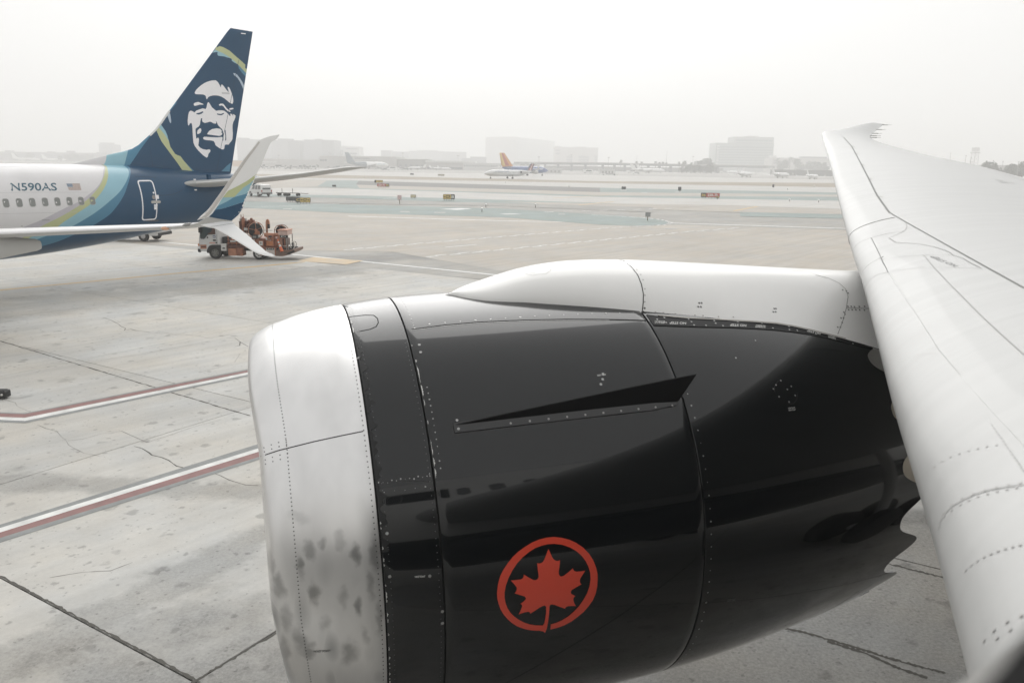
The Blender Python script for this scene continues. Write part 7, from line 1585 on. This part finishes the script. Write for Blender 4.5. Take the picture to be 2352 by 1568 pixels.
# glass office
o, w, z = building('greenish glass office tower with a taller right part, near the wing tip', 1640, 1772, 331, 1500, 50, B_GREEN)
mb = MB(); xa = uX(1681.6, 1500) - o.matrix_basis.translation.x; zz = vZ(1720, 314.5, 1500); mb.box(xa, w, 2, 48, z, zz); mb.build('upper_block', bmat('pale_green_wall', (.33, .36, .35)), o)
mb = MB(); mb.box(xa + 25, xa + 45, 6, 30, zz, zz + 2); mb.build('roof_plant', B_PALE, o)
for k in range(8): windows(o, w, z, 1641, 1771, [(337 + 6.0 * k, 340 + 6.0 * k)], 12, 1499.8, 0, .93, mat('green_pane', (.15, .20, .20), .15), 'window')
windows(o, w, z, 1684, 1768, [(321, 325), (328, 330.5)], 8, 1501.8, 0, .9, mat('green_pane', (.15, .20, .20), .15), 'window')
windows(o, w, z, 1643, 1648, [(334 + 6.4 * k, 338.5 + 6.4 * k) for k in range(7)], 1, 1499.7, 0, 1.0, B_WHITE, 'white_panel')
o, w, z = building('low pale terminal with dark openings, right of the glass tower', 1771, 1905, 364, 1300, 40, B_PALE); windows(o, w, z, 1776, 1900, [(372, 377)], 9, 1299.8, 0, .4); windows(o, w, z, 1774, 1812, [(368, 370), (374, 376)], 6, 1299.7, 0, .8); roofbox(o, w, z, 0, .08, 4, B_WHITE); roofbox(o, w, z, .52, .95, 3, B_GREY)
o, w, z = building('long low building on the far left beyond the parked airliners', -80, 300, 350.5, 1600, 60, B_GREY, B_CONC); windows(o, w, z, -78, 298, [(355.5, 358)], 1, 1599.8, 0, 1, B_DGREY, 'window_band')
for f, h in ((.25, 3), (.5, 2), (.62, 4), (.8, 2)): roofbox(o, w, z, f, f + .03, h, B_DGREY)
o, w, z = building('low pale hangar in front of the overpass, right of the blue jet nose', 1250, 1290, 388, 620, 15, B_WHITE, cat='hangar', name='hangar'); windows(o, w, z, 1262, 1288, [(392, 395)], 3, 619.8, 0, .4, B_CONC)
o, w, z = building('small white ramp office left of the rear engined jets', 1378, 1412, 389.6, 600, 10, B_WHITE, cat='shed', name='shed'); windows(o, w, z, 1381, 1410, [(393, 398)], 4, 599.8, 0, .4, B_CONC)
o, w, z = building('low grey blast wall behind the business jets', 1772, 1960, 392, 760, 4, bmat('blast_wall', (.21, .215, .205)), cat='wall', name='blast_wall')
o, w, z = building('low grey hall seen over the wing near the right edge', 2268, 2345, 380.5, 900, 20, B_CONC, cat='building')
# overpass with its piers
D0 = 980; op = thing('overpass', 'long elevated road on piers crossing behind the white jets', 'overpass', place(0, D0, 0, 0))
xs = [uX(u, D0) for u in (1180, 1380, 1640, 1780)]; zs = [vZ(u, v, D0) for u, v in ((1180, 371.8), (1380, 373.3), (1640, 378.2), (1780, 381))]
mb = MB(); mb.loft([[(x, 0, z), (x, 14, z), (x, 14, z - 1.1), (x, 0, z - 1.1)] for x, z in zip(xs, zs)]); mb.build('deck', B_CONC, op)
mb = MB(); mb.loft([[(x, 1.5, z - 1.1), (x, 12, z - 1.1), (x, 11, z - 3.0), (x, 3, z - 3.0)] for x, z in zip(xs, zs)]); mb.build('girder', B_DGREY, op)
for u in (1252, 1282, 1313, 1345, 1385, 1412, 1436, 1462, 1490, 1516, 1542, 1569, 1596, 1622, 1650):
    x = uX(u, D0); zz = float(np.interp(x, xs, zs)) - 3; mb = MB(); mb.box(x - 1.3, x + 1.3, 4, 9, -.05, zz); mb.build('pier', B_DGREY, op)
o, w, z = building('dark hillside retaining wall under the elevated road', 1250, 1660, 384.5, 1060, 6, bmat('dim_wall', (.24, .24, .225)), cat='wall', name='retaining_wall')
# vehicles far away
def mini(label, u, vb, L, H, group, m=M_FWHITE, name='parked_van', cat='van', box=False):
    g = ground(u, vb); o = thing(name, label, cat, place(g.x, g.y, 0, rnd.uniform(-.1, .1)), group)
    mb = MB(); pr_ = [(0, .35), (0, H * .45), (L * .18, H * .55), (L * .3, H), (L, H), (L, .35)] if not box else [(0, .35), (0, H), (L, H), (L, .35)]
    mb.loft([[(x - L / 2, y, z) for x, z in pr_] for y in (-.95, .95)]); mb.build('body', m, o)
    mb = MB(); mb.add([(x - L / 2, -.97, z) for x, z in ((L * .3, H * .6), (L * .9, H * .6), (L * .9, H * .88), (L * .36, H * .88))], [(0, 1, 2, 3)]); mb.build('side_window', M_GLASS, o)
    for x in (L * .2, L * .8):
        mb = MB(); mb.cyl((x - L / 2, -1.0, .33), (x - L / 2, 1.0, .33), .33, n=10); mb.build('wheel', M_TYRE, o)
    return o
for k, u in enumerate((1449, 1467, 1477, 1485, 1497, 1508, 1524, 1533, 1545, 1556, 1566, 1576, 1592, 1608, 1622, 1630)):
    mini('tiny pale van in the row beneath the palms, %s from the left' % ORD[k], u, 393.5 + rnd.uniform(-.4, .8), rnd.choice((4.5, 5.2, 6.5)), rnd.choice((1.7, 2.1, 2.6)), 'vans parked beneath the palms', rnd.choice((M_FWHITE, M_FWHITE, M_CARW, mat('car_silver', (.48, .48, .47), .35, coat=.4))))
for k, u in enumerate(sorted((586, 600, 612, 625, 638, 648, 662, 676, 690, 705, 720, 900, 915, 922, 930, 938, 775, 790, 870, 885))):
    mini('tiny ramp vehicle before the hangars, %s from the left' % ORD[k], u, 386 + (u - 586) * .010 + rnd.uniform(0, 2.2), rnd.choice((4.5, 6, 8)), rnd.choice((1.8, 2.4, 3)), 'ramp vehicles before the hangars', rnd.choice((M_FWHITE, M_CARW, mat('car_grey', (.25, .25, .25), .5), mat('car_silver', (.48, .48, .47), .35, coat=.4))))
mini('white cargo truck before the white jets, left of the ramp office', 1350, 398.5, 8, 3, None, name='cargo_truck', cat='truck', box=True); mini('white tanker parked under the nose of the longer white jet', 1450, 397.4, 9, 2.6, None, name='tanker', cat='truck', box=True)
mini('low white loader at the left of the ramp office', 1398, 403, 12, 1.1, None, name='cargo_loader', cat='loader', box=True); mini('white tug before the ramp office', 1460, 400, 7, 1.6, None, name='aircraft_tug', cat='tug'); mini('white tanker truck left of the business jets', 1662, 397.5, 9, 2.6, None, name='tanker', cat='truck', box=True)
mini('tiny white pushback tug before the terminal with narrow windows', 1112, 389.5, 6, 1.7, None, name='aircraft_tug', cat='tug')

# ================================================================== TREES, PALMS, TOWER
M_LEAF = mat('hazy_leaf', (.060, .075, .050), .8, var=.4, scale=.5); M_TRUNK = mat('tree_trunk', (.10, .085, .07), .9)
def palm_proto(name, label, M, H, R, group):
    o = thing(name, label, 'palm tree', M, group); mb = MB(); mb.tube([(0, 0, 0), (.1, 0, H * .5), (.0, 0, H)], [.35, .25, .2], 7); mb.build('trunk', M_TRUNK, o, 50)
    mb = MB()
    for k in range(34):
        a = rnd.uniform(0, 2 * math.pi); el = rnd.uniform(-.9, 1.2); r = R * rnd.uniform(.8, 1.1); d = Vector((math.cos(a), math.sin(a), 0)); c = Vector((-d.y, d.x, 0))
        p = [Vector((0, 0, H)) + d * r * t * math.cos(el * .7) + Vector((0, 0, r * (t * math.sin(el) - .75 * t * t))) for t in (0, .35, .7, 1)]
        wd = (.05, .32, .26, .03); vs = []
        for q_, w_ in zip(p, wd): vs += [q_ + c * w_ * R * .4, q_ - c * w_ * R * .4 - Vector((0, 0, w_ * R * .15))]
        mb.add(vs, [(0, 1, 3, 2), (2, 3, 5, 4), (4, 5, 7, 6)])
    mb.build('crown', M_LEAF, o, 60); return o
def leaf_tree(label, M, H, R, seed, group):
    r_ = random.Random(seed); o = thing('broadleaf_tree', label, 'tree', M, group)
    mb = MB(); mb.tube([(0, 0, 0), (.1, 0, H * .35), (0, .1, H * .55)], [.45, .35, .2], 7)
    for k in range(4): a = k * 1.6; mb.tube([(0, 0, H * .35), (math.cos(a) * R * .5, math.sin(a) * R * .5, H * .7)], [.2, .06], 5)
    mb.build('trunk', M_TRUNK, o, 50); mb = MB()
    cl = [(r_.uniform(-.65, .65) * R, r_.uniform(-.65, .65) * R, H * r_.uniform(.35, .86), R * r_.uniform(.30, .52)) for _ in range(13)]
    for (x, y, z, s) in cl:
        for _ in range(55):
            d = Vector((r_.gauss(0, 1), r_.gauss(0, 1), r_.gauss(0, 1))).normalized() * s * r_.uniform(.55, 1.05); p = Vector((x, y, z)) + d; t = Vector((r_.gauss(0, 1), r_.gauss(0, 1), r_.gauss(0, 1))).normalized(); b = t.orthogonal().normalized(); k = R * r_.uniform(.07, .14)
            mb.add([p + t * k, p + b * k, p - t * k, p - b * k], [(0, 1, 2, 3)])
    mb.build('crown', M_LEAF, o); return o
cp = crop(2400, 560, 4.704); first = None
for k, (x, y, D) in enumerate(sorted([(690, 372, 1000), (785, 384, 1000), (1050, 376, 1000), (1125, 393, 1000), (1190, 387, 1000), (1250, 400, 1000), (1497, 388, 980), (1605, 362, 960), (1580, 385, 970), (1720, 395, 980), (395, 352, 1100), (1560, 420, 950)])):
    u, v_ = cp(x, y); p = at_depth(u, v_, D); M = place(p.x, D, -.05, rnd.uniform(0, 6), p.z / 14.2)
    lb = 'hazy fan palm before the elevated road, %s from the left' % ORD[k]
    if first is None: first = palm_proto('palm_tree', lb, M, 12.0, 3.0, 'palms before the elevated road')
    else: copy_tree(first, M)['label'] = lb
u, v_ = (2263, 368); p = at_depth(u, v_, 700); palm_proto('palm_tree', 'thin lone palm right of the lattice tower', place(p.x, 700, -.05, 0, p.z / 14.2), 12.0, 2.4, None)
c5_ = crop(2850, 560, 4.704)
for (x, y, lb) in ((1235, 300, 'hazy palm head rising above the low terminal, left one'), (1472, 280, 'hazy palm head rising above the low terminal, right one')):
    u, v_ = c5_(x, y); p = at_depth(u, v_, 1300); palm_proto('palm_tree', lb, place(p.x, 1300, -.05, 0, p.z / 14.2), 12.0, 3.0, None)
protos = []
tl_ = [(1950, 350, 1010), (1880, 372, 1010), (2045, 345, 1020), (2105, 430, 900), (2010, 470, 880), (1900, 480, 870), (1800, 470, 880), (1720, 460, 890), (1640, 470, 900), (2060, 520, 860), (1540, 520, 900)]; tl_.sort()
for k, (x, y, D) in enumerate(tl_):
    u, v_ = cp(x, y); p = at_depth(u, v_, D); H = 10.0; M = place(p.x, D, -.05, rnd.uniform(0, 6), p.z / (H * .98))
    if len(protos) < 3: protos.append(leaf_tree('hazy tree left of the glass tower, %s from the left' % ORD[k], M, H, 4.6, 40 + k, 'trees left of the glass tower'))
    else: copy_tree(protos[k % 3], M)['label'] = 'hazy tree left of the glass tower, %s from the left' % ORD[k]
def copies(lb, group, pts):
    for k, (u, v_, D) in enumerate(sorted(pts)):
        p = at_depth(u, v_, D); c = copy_tree(protos[rnd.randrange(3)], place(p.x, D, -.05, rnd.uniform(0, 6), max(2.5, p.z) / 9.8)); c['label'] = lb + ', %s from the left' % ORD[k]; c['group'] = group
copies('hazy tree behind the low terminal', 'trees behind the low terminal', [(1800, 367, 1180), (1835, 366, 1190), (1860, 368, 1180), (1880, 369, 1170), (1893, 373, 1100)])
copies('dark tree at the right edge above the wing', 'trees at the right edge', [(2320, 377, 620), (2333, 373, 640), (2346, 374, 620), (2360, 372, 640), (2300, 383, 640), (2285, 384, 650), (2375, 374, 620)])
c = copy_tree(protos[1], (lambda p: place(p.x, 620, -.05, 1.0, p.z / 9.8))(at_depth(2272, 367, 620))); c['label'] = 'single round tree right of the lattice tower'; c['group'] = ''; del c['group']
copies('pale hazy tree beyond the white jet body', 'trees beyond the parked airliners', [(152, 354, 1550), (162, 352.5, 1540), (170, 353, 1560), (180, 355, 1550), (190, 356, 1540), (198, 354, 1560), (208, 356, 1550), (66, 349, 1540), (33, 351, 1560), (138, 357, 1500)])
copies('pale shrub before the long low building', 'shrubs among the ramp clutter', [(u, 378 + rnd.uniform(-2, 2), 820) for u in (575, 590, 606, 640, 655, 668, 700, 712, 728)])
# lattice radar tower at the right
p0 = at_depth(2242, 339, 1150); tw = thing('lattice_tower', 'tall steel lattice tower with a cabin on top, beyond the wing', 'tower', place(p0.x, 1150, -.05, .3, 1.5)); Ht = p0.z / 1.5; a = 2.6
mb = MB()
for sx in (-1, 1):
    for sy in (-1, 1): mb.tube([(sx * a, sy * a, 0), (sx * a * .8, sy * a * .8, Ht * .80)], .22, 5)
mb.build('leg', M_STEEL, tw)
n = 6
for k in range(n):
    z0, z1 = Ht * .80 * k / n, Ht * .80 * (k + 1) / n
    for sx, sy, tx, ty in ((-1, -1, 1, -1), (1, -1, 1, 1), (1, 1, -1, 1), (-1, 1, -1, -1)):
        mb = MB(); f0, f1 = 1 - .2 * k / n, 1 - .2 * (k + 1) / n; mb.tube([(sx * a * f0, sy * a * f0, z0), (tx * a * f1, ty * a * f1, z1)], .12, 4); mb.build('brace', M_STEEL, tw)
mb = MB(); mb.box(-2.9, 2.9, -2.9, 2.9, Ht * .80, Ht * .84); mb.build('platform', M_STEEL, tw); mb = MB(); mb.box(-2.3, 2.3, -2.3, 2.3, Ht * .86, Ht); mb.build('cabin', B_PALE, tw); mb = MB(); mb.box(-4, -2.5, -1, 1, Ht * .5, Ht * .52); mb.build('side_platform', M_STEEL, tw)
for k, (u, v_, D) in enumerate(((2219, 358, 700), (2231, 362, 690), (2184, 352, 800), (1532, 349, 1050), (1463, 358, 1100), (2340, 372, 600), (2304, 371, 650))):
    p = at_depth(u, v_, D); o = thing('light_pole', ('thin pole just left of the lattice tower', 'thin pole touching the lattice tower', 'thin pole far left of the lattice tower', 'tall faint mast above the elevated road', 'short faint mast left of the tall one', 'thin pole among the right edge trees', 'short pole before the right edge trees')[k], 'pole', place(p.x, D, -.05, 0)); mb = MB(); mb.tube([(0, 0, 0), (0, 0, p.z)], [.28, .14], 6); mb.build('pole', M_STEEL, o); mb = MB(); mb.box(-.5, .5, -.3, .3, p.z - .1, p.z + .3); mb.build('lamp_head', M_STEEL, o)

for k, (u, v_, D) in enumerate(((640, 357, 860), (758, 352, 900), (925, 352, 900), (1052, 358, 880), (1238, 361, 850), (1312, 356, 1020), (1398, 362, 900), (1592, 360, 1000))):
    p = at_depth(u, v_, D); o = thing('light_pole', 'faint light mast over the far apron, %s from the left' % ORD[k], 'pole', place(p.x, D, -.05, 0), 'light masts over the far apron'); mb = MB(); mb.tube([(0, 0, 0), (0, 0, p.z)], [.26, .14], 6); mb.build('pole', M_STEEL, o); mb = MB(); mb.box(-1.2, 1.2, -.3, .3, p.z - .2, p.z + .4); mb.build('lamp_head', M_STEEL, o)
